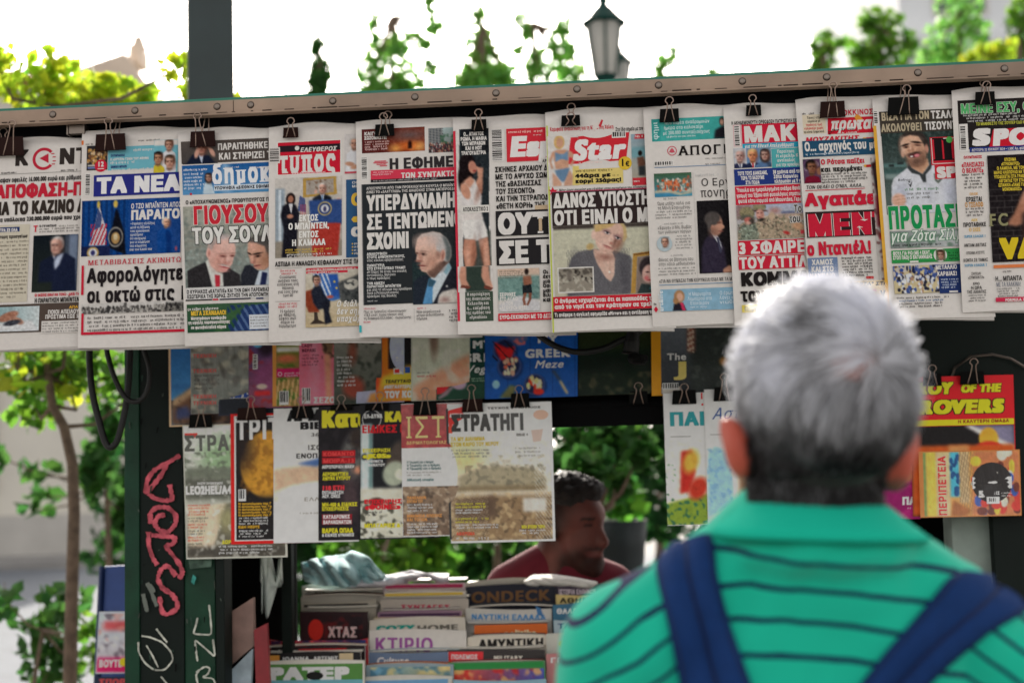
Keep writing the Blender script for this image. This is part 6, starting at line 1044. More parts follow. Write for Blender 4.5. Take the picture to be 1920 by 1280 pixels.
# lower row, clipped to the bar
S = magazine('magazine', 'plastic wrapped army magazine with a vehicle and grey capitals, overlapping the graffiti post', 342, 797, 1048, 190, dL, .03, mat='wrap', tone=(190, 190, 180))
p = S.pic(344, 799, 184, 246, 2); p.grad((206, 210, 204), (160, 160, 146)); p.ell(80, 60, 50, 40, (150, 176, 140), 0, 14); p.blotch((100, 108, 92), 5, .3, .7, (0, 50, 184, 120)); p.rect(0, 78, 184, 20, (120, 126, 112), 4); p.rect(0, 98, 184, 40, (104, 106, 96), 6); p.poly([(4, 150), (76, 146), (46, 246), (4, 246)], (206, 192, 170), 1); p.poly([(76, 146), (184, 140), (184, 246), (46, 246)], (112, 108, 92), 2); p.ell(76, 176, 14, 22, (160, 156, 120), 0, 8); p.rect(0, 226, 184, 20, (80, 76, 68), 5); p.blotch((226, 226, 220), 5, .9, .5)
S.rect(346, 812, 24, 8, (206, 60, 50)); S.text('ΣΤΡΑΤΗΓ', 345, 816, 30, (96, 98, 92), w=148, off=.05); S.text('ΕΚΣΥΓΧΡΟΝΙΣΜΟΣ', 370, 904, 4, W_, w=48, off=.05); S.text('LEO2HEL/A4', 348, 910, 17, (236, 236, 230), w=86, off=.08)
for i, c in enumerate(((206, 100, 80), (206, 100, 80), (120, 116, 106), (206, 100, 80), (120, 116, 106), (206, 100, 80), (120, 116, 106))): S.body(352, 945+i*12, 44-i*3, 2, 3.6, 5.4, c)
S.text('ΔΩΡΟ', 416, 1012, 7, YE, w=24, off=.06); S.body(410, 1022, 100, 3, 3.6, 6, (226, 220, 210)); done(S)
S = magazine('magazine', 'red bordered magazine with a large amber moon and white capitals', 432, 776, 1020, 170, dL, .005, tone=(206, 40, 40))
S.rect(439, 780, 160, 234, (220, 214, 206)); p = S.pic(442, 782, 150, 230, 2); p.fill((40, 36, 38)); p.ell(62, 90, 54, 64, (196, 150, 66), 0, 2.5); p.blotch((150, 106, 46), 4, .3, .6, (8, 26, 120, 156)); p.ell(6, 60, 26, 40, (50, 40, 40), 0, 14, .8); p.rect(0, 150, 150, 80, (46, 42, 44), 10)
S.text('ΤΡΙΤΟ', 442, 784, 40, (222, 216, 206), w=112, off=.05); S.barcode(447, 917, 14, 22)
for i in range(5): S.text('Η αυτονόμηση της Γης'[:18+i % 2], 447, 942+i*5.4, 4, (206, 166, 60), w=62, off=.06)
S.body(448, 969, 54, 3, 3.4, 5.2, (226, 222, 216)); S.text('ΕΙΔΗ ΗΧΟΥΣ', 447, 985, 5, (206, 166, 60), w=40, off=.06); S.body(448, 993, 54, 3, 3.4, 5.2, (226, 222, 216)); done(S)
S = magazine('magazine', 'white history magazine with a soft blue and sand drawing low on its cover', 513, 766, 1018, 160, dL-.0005, 0, tone=(228, 220, 208))
p = S.pic(514, 830, 156, 110, 2); p.fill((228, 220, 208)); p.poly([(0, 110), (0, 50), (60, 44), (100, 30), (156, 10), (156, 60), (110, 80), (40, 96)], (206, 180, 156), 5); p.poly([(40, 40), (84, 30), (120, 14), (120, 26), (80, 46)], (90, 120, 170), 3); p.ell(60, 92, 60, 16, (234, 228, 218), -8, 4)
S.text('ΑΡΜ', 540, 768, 22, BK, w=62, off=.1, xs=1); S.text('ΒΙΒΛ', 563, 791, 14, BK, w=62, off=.09, xs=1); S.text('360', 583, 811, 7, (90, 86, 84), w=24, off=.03); S.text('ΙΣΟΡ', 577, 834, 9, (90, 86, 84), w=38, off=.03); S.text('ΕΝΟΠΛΕΣ', 555, 850, 9, BK, w=70, off=.05); S.text('ΕΛΛΑΣ', 570, 932, 7, (150, 144, 136), w=50, off=.02); S.body(562, 960, 70, 1, 3, 4, (150, 144, 136)); done(S)
S = magazine('magazine', 'dark magazine with yellow capitals and red block headlines, fourth in its row', 597, 762, 1013, 150, dL-.001, 0, tone=(38, 34, 40))
p = S.pic(598, 763, 148, 248, 2); p.fill((40, 36, 42)); p.ell(66, 96, 26, 50, (110, 110, 108), 10, 6); p.ell(74, 60, 16, 20, (70, 60, 56), 0, 5); p.ell(76, 120, 12, 8, (200, 150, 126), 0, 3); p.ell(60, 170, 18, 40, (84, 70, 74), 0, 8); p.blotch((60, 54, 60), 6, .3, .6)
S.text('Κατα', 604, 769, 33, YE, w=92, off=.1)
S.rect(604, 845, 62, 11, (176, 36, 48)); S.rect(604, 858, 62, 11, (176, 36, 48)); S.text('ΚΟΜΑΝΤΟ', 606, 847, 8, (226, 80, 80), w=58, off=.06); S.text('ΜΟΙΡΑ-13', 606, 860, 8, (226, 80, 80), w=58, off=.06); S.text('ΑΕΡΟΠΟΡΙΚΗ ΜΑΧΗ', 604, 872, 6, W_, w=60, off=.06)
S.text('ΑΕΡΟΝΑΥΤΙΚΗ', 605, 885, 7, YE, w=48, off=.06); S.text('ΑΜΥΝΑ ΚΥΠΡΟΥ', 605, 893, 7, YE, w=52, off=.06); S.text('110 ΕΤΗ', 604, 910, 9, (226, 70, 80), w=42, off=.09, key='print'); S.text('ΕΚΠΑΙΔΕΥΣΗ', 604, 920, 6, W_, w=40, off=.05); S.text('ΑΕΡ. ΟΝΕΣ', 604, 927, 6, W_, w=34, off=.05); S.text('ΜΗ-400 & ΕΙΔΙΚΕΣ', 604, 942, 7, YE, w=66, off=.06); S.text('ΕΠΙΧΕΙΡΗΣΕΙΣ', 604, 950, 7, YE, w=50, off=.06)
S.rect(604, 964, 56, 9, (150, 40, 56)); S.text('ΚΑΤΑΔΡΟΜΕΣ', 606, 965, 7, W_, w=50, off=.06); S.rect(604, 974, 56, 9, (150, 40, 56)); S.text('ΒΑΡΑΝΩΝΑΤΩΝ', 606, 975, 7, W_, w=53, off=.06); S.text('ΒΑΡΕΑ ΟΠΛΑ', 604, 990, 9, YE, w=58, off=.08, key='print'); S.text('& ΕΙΔΙΚΕΣ ΔΥΝΑΜΕΙΣ', 604, 1000, 5.6, W_, w=60, off=.05); done(S)
S = magazine('magazine', 'magazine with a red title bar, a masked soldier and a grey window frame', 675, 758, 1011, 150, dL-.0015, 0, tone=(40, 40, 46))
p = S.pic(676, 759, 148, 250, 2); p.fill((36, 38, 44)); p.rect(0, 36, 22, 214, (196, 206, 206), 1); p.rect(16, 36, 6, 214, (110, 140, 140), 1); p.ell(68, 100, 18, 34, (90, 80, 74), 20, 4); p.ell(64, 130, 22, 24, (170, 176, 160), 30, 3); p.ell(76, 132, 12, 10, (206, 206, 190), 20, 2); p.poly([(2, 94), (10, 90), (12, 104), (2, 102)], (30, 30, 30), 1); p.rect(0, 156, 148, 94, (206, 204, 190), 3); p.blotch((84, 84, 74), 4, .2, .9, (0, 180, 148, 250)); p.ell(30, 182, 14, 8, (96, 70, 64), 0, 2)
S.ring(697, 786, 18, 1.2, (190, 190, 190)); S.text('ΕΛ-ΔΥΝΑ', 683, 776, 8, W_, w=34, off=.06); S.text('ΚΑΤΑ', 722, 771, 20, YE, w=64, off=.1); S.text('ΕΙΔΙΚΕΣ ΕΠΙΧ', 679, 797, 15, (196, 36, 48), w=110, off=.07)
S.text('ΕΠΙΧΕΙΡΗΣΗ', 680, 841, 7, YE, w=52, off=.06); S.text('«JK05»', 681, 850, 9, YE, w=52, off=.09, key='print'); S.text('ΒΟΗΘΗΜΑΤΑ', 684, 862, 5, W_, w=34, off=.05); S.text('ΘΑΝΑΤΟΥ', 690, 869, 5, W_, w=32, off=.05)
S.text('ΕΠΙΧΕΙΡΗΣΗ', 683, 936, 8, (206, 44, 60), w=80, off=.08, key='print'); S.text('«ΦΟΙΝΙΞ»', 685, 945, 10, (206, 44, 60), w=66, off=.09, key='print'); S.body(685, 958, 30, 2, 3.6, 5, (90, 86, 84)); S.text('ΜΠΑΤΑΡΙΕΣ & ΟΠΛ', 683, 981, 8, YE, w=92, off=.08, key='print'); done(S)
S = magazine('magazine', 'wrapped history magazine with cream capitals on a dark red head and a brown picture below', 752, 757, 1006, 140, dL-.002, .012, mat='wrap', tone=(222, 216, 208))
p = S.pic(752, 758, 140, 82, 2); p.fill((160, 52, 56)); p.blotch((186, 84, 84), 5, .5, .6)
p = S.pic(755, 912, 136, 92, 2); p.grad((150, 130, 110), (120, 100, 84)); p.blotch((196, 180, 160), 4, .5, .7); p.blotch((84, 70, 60), 4, .5, .7)
S.text('ΙΣΤΟ', 761, 781, 40, (226, 190, 130), w=112, off=.0, ser=True); S.text('ΔΕΡΜΑΤΟΛΟΓΙΑΣ', 762, 827, 6, (226, 180, 120), w=76, off=.04)
for i in range(3): S.text('Η Τριμερής και ο δρόμος', 763, 864+i*6, 4.4, (70, 110, 110), w=(50, 62, 64)[i], off=.05)
S.body(763, 884, 62, 2, 3, 5, (150, 146, 140)); S.text('Αθλητική ιστορία', 763, 897, 4.6, (70, 120, 120), w=50, off=.05); S.text('ΠΑΝΕΛΛΗΝ', 763, 930, 5.6, (226, 150, 90), w=36, off=.06); S.text('ΚΡΙΤΙΚΗ ΤΟΥ', 763, 937, 5.6, (226, 150, 90), w=30, off=.06); S.text('ΜΝΗΜΕΙΑ ΕΠΟΧΗΣ', 763, 964, 5.6, (226, 150, 90), w=66, off=.06); S.text('ΚΑΙ ΤΟΠΩΝ', 763, 971, 5.6, (226, 150, 90), w=38, off=.06); S.body(763, 944, 50, 3, 3.4, 5.6, (226, 220, 210)); S.body(763, 980, 56, 4, 3.4, 5.4, (226, 220, 210)); done(S)
S = magazine('magazine', 'pale plastic wrapped army magazine with a sandy tank picture, last before the gap', 838, 757, 1018, 196, dL-.003, .03, mat='wrap', tone=(222, 218, 208), bow=.005)
p = S.pic(840, 790, 190, 224, 2); p.grad((222, 218, 210), (214, 204, 184)); p.ell(30, 70, 40, 30, (226, 200, 150), 0, 14, .8); p.blotch((150, 146, 130), 5, .3, .6, (50, 66, 180, 130)); p.poly([(14, 106), (40, 92), (90, 84), (160, 90), (182, 110), (176, 126), (20, 128)], (170, 160, 136), 4); p.blotch((120, 116, 100), 3, .4, .6, (30, 84, 176, 128)); p.rect(10, 122, 170, 10, (140, 124, 96), 4); p.rect(0, 140, 190, 84, (150, 126, 96), 8); p.blotch((196, 176, 140), 4, .3, .7, (0, 136, 190, 224)); p.blotch((96, 78, 60), 3, .6, .7, (0, 146, 190, 224)); p.poly([(8, 148), (84, 140), (86, 176), (60, 190), (10, 190)], (106, 84, 66), 6); p.rect(136, 146, 44, 26, (206, 202, 194), 2)
p.stripes((0, 130, 70, 224), 5, (200, 186, 160), 0, .25, .5, skew=.6); p.stripes((160, 30, 190, 224), 6, (206, 206, 200), 0, .3, .5, skew=-.7)
S.poly([(838, 770), (868, 762), (868, 784), (842, 800)], (206, 50, 44)); S.text('ΔΩΡΕΑΝ', 843, 775, 7, W_, w=24, off=.06); S.poly([(839, 800), (850, 796), (848, 812), (839, 812)], (206, 80, 60)); S.rect(836, 766, 4, 245, (50, 50, 52)); S.text('ΤΕΥΧΟΣ 5 - ΙΟΥΛΙΟΣ', 914, 763, 4, (70, 66, 62), w=100, off=.05)
S.text('ΣΤΡΑΤΗΓΙ', 846, 777, 32, (58, 56, 54), w=136, off=.08); S.disc(1014, 777, 14, (222, 170, 150), ry=9); S.text('ΤΑ ΜΥ ΔΙΛΗΜΜΑ', 845, 819, 8, (196, 176, 60), w=64, off=.07); S.text('ΣΤΟΝ ΚΑΙΡΟ ΤΟΥ ΝΕΡΟΥ', 845, 829, 8, (196, 176, 60), w=90, off=.07); S.body(846, 842, 70, 3, 3.6, 6, (140, 136, 130)); S.text('ISSUE 4', 968, 812, 5, (110, 106, 100), w=22, off=.05); S.body(966, 838, 46, 3, 3.4, 7, (150, 146, 140)); S.poly([(996, 806), (1018, 804), (1014, 826), (1000, 828)], (196, 176, 166))
S.body(854, 942, 60, 2, 4, 6, YE); S.body(854, 954, 50, 2, 3.4, 5, W_); S.body(854, 970, 62, 2, 4, 6, YE); S.body(854, 982, 80, 2, 3.4, 5, W_); S.text('ΑΦΙΕΡΩΜΑ', 856, 997, 6, (206, 90, 60), w=34, off=.06); S.body(856, 1006, 76, 1, 4.4, 5, W_); S.text('ΝΕΑ ΕΠΟΧΗ ΤΩΡΑ', 978, 984, 6, YE, w=44, off=.06); S.body(974, 992, 50, 2, 3.4, 5, W_); done(S)
# comics, right
S = magazine('comic_book', 'comic album with teal capitals above a grass hill, partly behind the next white album', 1243, 737, 985, 150, dL-.001, .036, tone=(226, 220, 206), cat='comic', group='comic albums inside the kiosk')
p = S.pic(1246, 826, 144, 158, 2); p.fill((226, 220, 206)); p.poly([(0, 158), (0, 118), (40, 108), (100, 96), (144, 92), (144, 158)], (140, 160, 70), 2); p.blotch((70, 116, 90), 3, .8, .9, (0, 100, 144, 158)); p.blotch((70, 130, 100), 2, 1.2, .9, (0, 40, 18, 100)); p.poly([(30, 20), (52, 18), (56, 60), (44, 96), (26, 100)], (190, 60, 50), 3); p.ell(60, 90, 16, 22, (190, 70, 50), 30, 5); p.ell(48, 40, 14, 22, (206, 170, 80), 20, 5)
S.text('ΠΑΙΔ', 1255, 772, 27, (60, 150, 156), w=94, off=.07, xs=1); S.rect(1257, 818, 38, 1, (110, 106, 100)); S.rect(1314, 736, 3, 12, (206, 60, 60)); S.disc(1317, 758, 2, (206, 60, 60)); done(S)
S = magazine('comic_book', 'white comic album with a blue rock and handwritten blue title beside the man\'s ear', 1320, 730, 1000, 130, dL-.002, .03, tone=(228, 222, 210), cat='comic', group='comic albums inside the kiosk')
p = S.pic(1324, 830, 124, 168, 2); p.fill((228, 222, 210)); p.poly([(0, 126), (2, 20), (16, 6), (36, 12), (48, 60), (50, 120), (30, 150), (0, 158)], (160, 196, 214), 3); p.blotch((130, 170, 196), 3, .5, .6, (0, 10, 46, 130)); p.poly([(0, 140), (124, 90), (124, 168), (0, 168)], (232, 224, 206), 3); p.rect(60, 50, 64, 60, (150, 120, 96), 6)
S.text('Αστ', 1334, 764, 22, (66, 96, 150), w=52, off=.01, sh=.35, rot=0); S.rect(1332, 814, 30, 1, (120, 116, 110)); S.rect(1328, 985, 120, 13, (150, 140, 126)); done(S)
S = magazine('comic_book', 'magenta comic with white capitals low in the corner, half hidden by the man\'s right ear', 1630, 872, 974, 96, dL+.004, .0, tone=(170, 50, 120), cat='comic', group='comic albums inside the kiosk')
p = S.pic(1631, 873, 94, 100, 2); p.fill((176, 54, 128)); p.ell(44, 14, 34, 22, (206, 150, 110), 0, 3); p.ell(70, 4, 20, 26, (196, 140, 100), 0, 3); p.ell(50, 60, 30, 30, (150, 40, 110), 0, 3); p.ell(46, 40, 24, 4, (96, 26, 76), -10, 2)
S.text('ΠΑΙΧ', 1692, 931, 15, (236, 230, 226), w=44, off=.08); S.body(1702, 950, 24, 1, 3.4, 4, W_); S.rect(1651, 957, 12, 6, (206, 200, 206)); done(S)
S = magazine('comic_book', 'red and yellow football comic with slanted title, behind a wrapped pack of booklets', 1704, 707, 968, 196, dL-.001, .03, tone=(206, 40, 50), cat='comic', group='comic albums inside the kiosk')
S.text('ROY', 1718, 716, 24, (236, 200, 50), w=66, off=.1, sh=.15, ol=(50, 30, 30), olw=.05); S.text('OF THE', 1802, 719, 17, (236, 200, 50), w=74, off=.1, sh=.15, ol=(50, 30, 30), olw=.05, key='headline'); S.text('ROVERS', 1722, 749, 28, (236, 200, 50), w=158, off=.1, sh=.15, ol=(50, 30, 30), olw=.05)
S.rect(1707, 788, 194, 11, (232, 196, 50)); S.text('Η ΚΑΛΥΤΕΡΗ ΟΜΑΔΑ', 1796, 787, 6, (150, 50, 40), w=96, off=.05)
p = S.pic(1707, 800, 194, 168, 3); p.fill((40, 36, 38)); p.poly([(110, 0), (194, 0), (194, 70), (150, 30)], (140, 136, 160), 2); p.poly([(116, 0), (194, 40), (194, 52), (100, 0)], (226, 222, 216), 1); p.ell(146, 26, 18, 22, (226, 170, 70), 0, 2); p.ell(146, 44, 26, 14, (206, 60, 50), 0, 2); p.rect(0, 36, 194, 132, (200, 104, 50), 1); p.poly([(70, 36), (110, 36), (110, 60), (70, 60)], (206, 150, 100), 1); done(S)
S = magazine('booklet_pack', 'wrapped pack of worn booklets with a round black sticker showing a 5', 1722, 846, 970, 190, dL-.012, .03, mat='wrap', tone=(196, 130, 70), cat='booklet pack', group='comic albums inside the kiosk', thick=.012, bow=.004)
p = S.pic(1730, 848, 180, 120, 2); p.fill((206, 160, 96)); p.rect(0, 0, 6, 120, (120, 150, 96), 1); p.rect(6, 0, 18, 120, (222, 190, 90), 1); p.rect(24, 0, 26, 120, (214, 190, 150), 1); p.rect(50, 0, 18, 84, (90, 180, 200), 1); p.crowd((52, 6, 66, 80), 14, [(30, 90, 140)], 4); p.rect(68, 0, 18, 96, (196, 176, 140), 1); p.stripes((68, 0, 100, 110), 5, (150, 120, 90), 0, .4, .7, skew=.2); p.poly([(96, 0), (180, 0), (180, 120), (90, 120)], (196, 130, 90), 3); p.crowd((96, 0, 178, 118), 40, [(206, 70, 60), (70, 100, 170), (226, 190, 80), (120, 60, 50), (214, 206, 190)], 8); p.poly([(54, 90), (88, 110), (80, 120), (50, 120)], (170, 110, 60), 2)
S.disc(1860, 904, 38, (52, 48, 50)); S.rect(1823, 894, 74, 22, (222, 216, 210)); S.body(1828, 898, 64, 1, 4, 5, (70, 66, 64)); S.body(1832, 907, 56, 1, 4, 5, (70, 66, 64)); S.body(1842, 883, 36, 1, 5, 6, (200, 196, 190)); S.text('5', 1835, 919, 13, W_, w=12, off=.08); S.text('ΚΟΜΙΚΣ', 1850, 921, 6, W_, w=24, off=.05); S.body(1878, 922, 20, 2, 3, 5, W_); S.rect(1850, 931, 24, 13, W_); S.barcode(1853, 932, 17, 10); S.text('ΠΕΡΙΠΕΤΕΙΑ', 1776, 966, 15, (206, 60, 50), w=112, off=.05, rot=1, ol=(226, 216, 200), olw=.03); done(S)
# clips of the inner rows
for cx, w_, yt, yb, lp, lb, dd in ((376, 44, 777, 800, [(377, 757)], 'black clip on the wrapped army magazine over the graffiti post', dL), (472, 56, 764, 786, [(470, 742)], 'wide dark brown clip on the red bordered magazine', dL), (566, 40, 761, 783, [(565, 743)], 'black clip on the white history magazine', dL), (640, 42, 758, 768, [(640, 740)], 'black clip above the yellow capitals of the dark magazine', dL),
        (706, 44, 755, 768, [(712, 735)], 'dark clip above the red title bar', dL), (797, 45, 752, 777, [(797, 727)], 'black clip on the dark red and cream history magazine', dL), (886, 40, 748, 771, [(884, 721)], 'dark brown clip near the small red corner flash', dL), (975, 36, 737, 762, [(973, 722)], 'black clip below the blue recipe book', dL), (1197, 36, 733, 757, [(1197, 717)], 'clip holding nothing, under the dark olive magazine', DC+.022),
        (1283, 46, 731, 756, [(1283, 719)], 'black clip on the comic album with teal capitals', dL), (1358, 40, 725, 750, [(1358, 700)], 'black clip on the white album beside the man\'s ear', dL), (1748, 36, 700, 722, [(1748, 684)], 'black clip at the left corner of the red and yellow comic', dL), (1823, 46, 696, 719, [(1826, 672)], 'black clip in the middle of the red and yellow comic', dL)):
    clip(cx, w_, yt, yb, lp, lb, d=dd-.006, brown='brown' in lb, group='binder clips inside the kiosk')

# ------------------------------------------------------------------ magazines standing on the counter
def book(label, x0, x1, y, d, tone, draw=None, h=None, th=0.008, slope=None, curl=0.0, name='magazine', cat='magazine'):
    rj = random.Random(int(x0*3+y)); slope = -0.012+rj.uniform(-.022, .022) if slope is None else slope; curl = curl or rj.choice([0, .35, -.35, .6])
    sl_ = lambda yy: slope
    surf = lambda X, Y, hh=0.0: U(X, Y, d+0*np.asarray(X, float), hh)
    S = Sheet(surf, 0, sl_); tz = KL((x0+x1)/2, y, d)[1]; bz = max(0.951, tz-(h or .27))
    a0_, z0_ = KL(x0, y, d); a1_, z1_ = KL(x1, y+slope*(x1-x0), d)
    root = thing(name, label, cat, KP((a0_+a1_)/2, d+th/2, bz), 'magazines standing on the counter')
    nx = 10; T = []; B = []
    for i in range(nx+1):
        u = i/nx; zz = z0_+(z1_-z0_)*u+curl*math.sin(u*math.pi)*0.01; T.append((a0_+(a1_-a0_)*u, zz))
    cv = MB(); v = [KP(a, d, z) for a, z in T]+[KP(a, d, bz) for a, z in T]; n = nx+1
    cv.add(v, [(i, i+1, n+i+1, n+i) for i in range(nx)], lin(tone)); 
    v = [KP(a, d+th, z) for a, z in T]+[KP(a, d+th, bz) for a, z in T]; cv.add(v, [(i+1, i, n+i, n+i+1) for i in range(nx)], lin(tone)*.8)
    cv.build('cover', M['gloss'], root)
    v = [KP(a, d+.0006, z-.0008) for a, z in T]+[KP(a, d+th-.0006, z-.0008) for a, z in T]+[KP(a, d+.0006, bz) for a, z in T]+[KP(a, d+th-.0006, bz) for a, z in T]
    MB().add(v, [(i, i+1, n+i+1, n+i) for i in range(nx)]+[(0, n, 3*n, 2*n), (nx, n+nx, 3*n+nx, 2*n+nx)]).build('pages', M['paperedge'], root)
    if draw: draw(S)
    S.finish(root, M['gloss']); return root
bt = lambda t, x, y, h, c, w, **k: (lambda S: S.text(t, x, y, h, c, w=w, **k))
def pics(x, y, w, h, c1, c2, cols, extra=None):
    def f(S):
        p = S.pic(x, y, w, h, 3); p.grad(c1, c2, 0)
        for i, c in enumerate(cols): p.blotch(c, 4+i, .3, .8)
        if extra: extra(S)
    return f
GR = (206, 198, 186)
book('curled white magazine under the teal cloth', 566, 722, 1098, .93, GR, bt('ΝΕΑ', 590, 1108, 5, (120, 110, 100), 20), curl=1.2)
book('grey magazine second in the left pile', 564, 716, 1119, .90, (190, 184, 174), lambda S: S.rect(566, 1130, 140, 2, (90, 80, 70)))
book('pale magazine with a dark strip, third in the left pile', 566, 705, 1127, .875, (176, 168, 156), lambda S: S.rect(570, 1133, 120, 5, (60, 52, 50)))
book('pink edged magazine in the middle pile', 718, 872, 1094, .92, (214, 190, 196), lambda S: (S.rect(722, 1096, 146, 6, (170, 60, 100)), S.rect(722, 1103, 146, 8, (226, 216, 216))))
book('magazine with a yellow orange foot strip', 720, 874, 1110, .90, (216, 206, 200), lambda S: S.rect(722, 1112, 146, 6, (226, 180, 90)))
book('grey magazine with small magenta capitals', 714, 878, 1123, .87, (190, 180, 170), lambda S: S.text('ΣΥΝΤΑΓΕΣ', 752, 1133, 8, (180, 50, 90), w=92, off=.05))
book('purple edged magazine above the teal title', 708, 866, 1147, .84, (150, 120, 140), lambda S: (S.rect(712, 1150, 150, 5, (80, 56, 84)), S.rect(712, 1157, 150, 4, (206, 140, 70))))
book('dark magazine with bronze capitals in the right pile', 873, 1044, 1100, .92, (40, 42, 56), bt('ONDECK', 884, 1108, 22, (120, 90, 60), 150, off=.04))
book('thin magazine with a lifted pale edge on the right pile', 870, 1046, 1093, .945, (196, 190, 178), lambda S: S.rect(1010, 1096, 34, 4, (60, 130, 180)), curl=1.0)
book('white magazine with blue capitals and a sail', 873, 1034, 1139, .86, (206, 202, 196), lambda S: (S.text('ΝΑΥΤΙΚΗ ΕΛΛΑΔΑ', 884, 1150, 11, (70, 130, 176), w=140, off=.05), S.poly([(1004, 1134), (1014, 1140), (1020, 1156), (1008, 1152)], (80, 120, 160))))
book('bright orange magazine in the right pile', 889, 1026, 1172, .82, (222, 110, 50), lambda S: S.text('politika', 946, 1180, 13, (240, 200, 170), w=60, off=.05))
book('cream magazine with bold black capitals', 876, 1024, 1194, .79, (222, 214, 200), bt('ΑΜΥΝΤΙΚΗ', 898, 1198, 18, (44, 40, 40), 122, off=.07))
book('dark red magazine with a portrait in the left pile', 562, 690, 1146, .84, (54, 36, 40), pics(580, 1152, 100, 44, (60, 36, 40), (50, 36, 44), [(120, 40, 44)], lambda S: (S.disc(592, 1180, 14, (190, 60, 50), ry=20), S.text('ΧΤΑΣ', 616, 1174, 20, (206, 180, 180), w=54, off=.05))))
book('cream magazine with teal and grey capitals', 693, 872, 1163, .82, (218, 210, 198), lambda S: (S.text('COZY', 706, 1172, 12, (40, 150, 140), w=72, off=.08), S.text('HOME', 782, 1171, 12, (110, 106, 100), w=78, off=.06)))
book('white magazine with large violet capitals', 692, 874, 1181, .78, (226, 220, 214), bt('ΚΤΙΡΙΟ', 703, 1194, 27, (150, 90, 150), 110, off=.045, xs=1))
book('blue grey magazine with pale script', 688, 840, 1222, .74, (110, 130, 160), lambda S: S.text('Culture', 706, 1231, 13, (214, 220, 226), w=60, off=.03, sh=.2))
book('map coloured magazine low in the middle', 686, 850, 1247, .70, (150, 170, 180), pics(694, 1250, 150, 30, (110, 160, 190), (200, 180, 130), [(90, 130, 150), (206, 190, 140)]))
book('red and charcoal magazine low in the right pile', 838, 1022, 1218, .75, (70, 66, 66), lambda S: (S.rect(840, 1221, 66, 19, (206, 70, 76)), S.text('ΠΟΛΕΜΟΣ', 846, 1226, 9, (240, 200, 200), w=50, off=.05), S.text('MILITARY', 926, 1228, 9, (206, 200, 190), w=54, off=.05)))
book('green topped children\'s magazine', 840, 1022, 1242, .71, (80, 140, 90), pics(844, 1256, 176, 30, (206, 90, 70), (90, 100, 170), [(226, 180, 120), (196, 60, 60)], lambda S: S.rect(842, 1244, 176, 9, (60, 140, 80))))
book('white topped magazine at the lower edge of the middle', 652, 848, 1272, .67, (220, 216, 206), lambda S: S.rect(660, 1276, 180, 10, (120, 160, 190)))
book('pale blue magazine at the lower edge beside it', 850, 1024, 1274, .66, (150, 190, 206), None)
book('rolled red and blue magazine leaning in the left pile', 505, 690, 1198, .73, (176, 50, 56), pics(508, 1201, 178, 30, (190, 50, 56), (60, 70, 120), [(206, 90, 90), (50, 50, 90)]), curl=-1.6)
book('black magazine with a red strip', 508, 684, 1213, .70, (48, 40, 42), lambda S: (S.rect(560, 1216, 90, 11, (176, 40, 46)), S.text('ΑΥΤΟ', 520, 1217, 9, (214, 200, 190), w=34, off=.05)))
book('black magazine with two white names', 503, 676, 1226, .67, (44, 42, 44), lambda S: (S.rect(506, 1228, 18, 14, (206, 150, 80)), S.text('ΙΩΑΝΝΑ', 530, 1231, 8, W_, w=50, off=.05), S.text('ΑΡΤΕΜΙΣ', 588, 1230, 8, W_, w=46, off=.05), S.rect(636, 1224, 26, 14, (196, 180, 150))))
book('white and green magazine with huge white capitals, front of the left pile', 491, 683, 1240, .63, (226, 222, 212), lambda S: (S.rect(496, 1245, 184, 30, (96, 140, 80)), S.text('PATEP', 506, 1249, 26, (226, 222, 210), w=150, off=.09), S.rect(496, 1275, 184, 20, (120, 170, 180)), S.disc(590, 1266, 16, (40, 40, 40), ry=8)))
for i, (x0, x1, y, d_, c, lb, t, tc) in enumerate(((1040, 1200, 1098, .92, (70, 60, 76), 'dark purple magazine behind the striped sleeve', 'ΙΣΤΟΡΙΑ ΕΛΛΗΝΩΝ', (206, 190, 200)), (1042, 1190, 1114, .89, (220, 196, 130), 'yellow striped magazine behind the striped sleeve', 'ΑΘΗΝΑ', (60, 50, 40)), (1036, 1180, 1134, .86, (70, 120, 150), 'teal magazine low beside the striped sleeve', 'ΘΑΛΑΣΣΑ', (226, 230, 230)), (1038, 1170, 1162, .82, (176, 196, 206), 'sky blue magazine beside the striped sleeve', 'ΤΑΞΙΔΙ', (60, 90, 130)), (1024, 1150, 1188, .78, (206, 206, 196), 'white magazine with a yellow oval beside the striped sleeve', '', W_), (1024, 1130, 1226, .73, (206, 140, 140), 'rose magazine beside the striped sleeve', 'ΓΕΥΣΗ', (240, 226, 226)))):
    book(lb, x0, x1, y, d_, c, (lambda S, t=t, tc=tc, x0=x0, y=y: S.text(t, x0+8, y+6, 10, tc, w=70, off=.05)) if t else (lambda S, x0=x0, y=y: S.disc(x0+40, y+18, 16, (222, 190, 60), ry=8)))
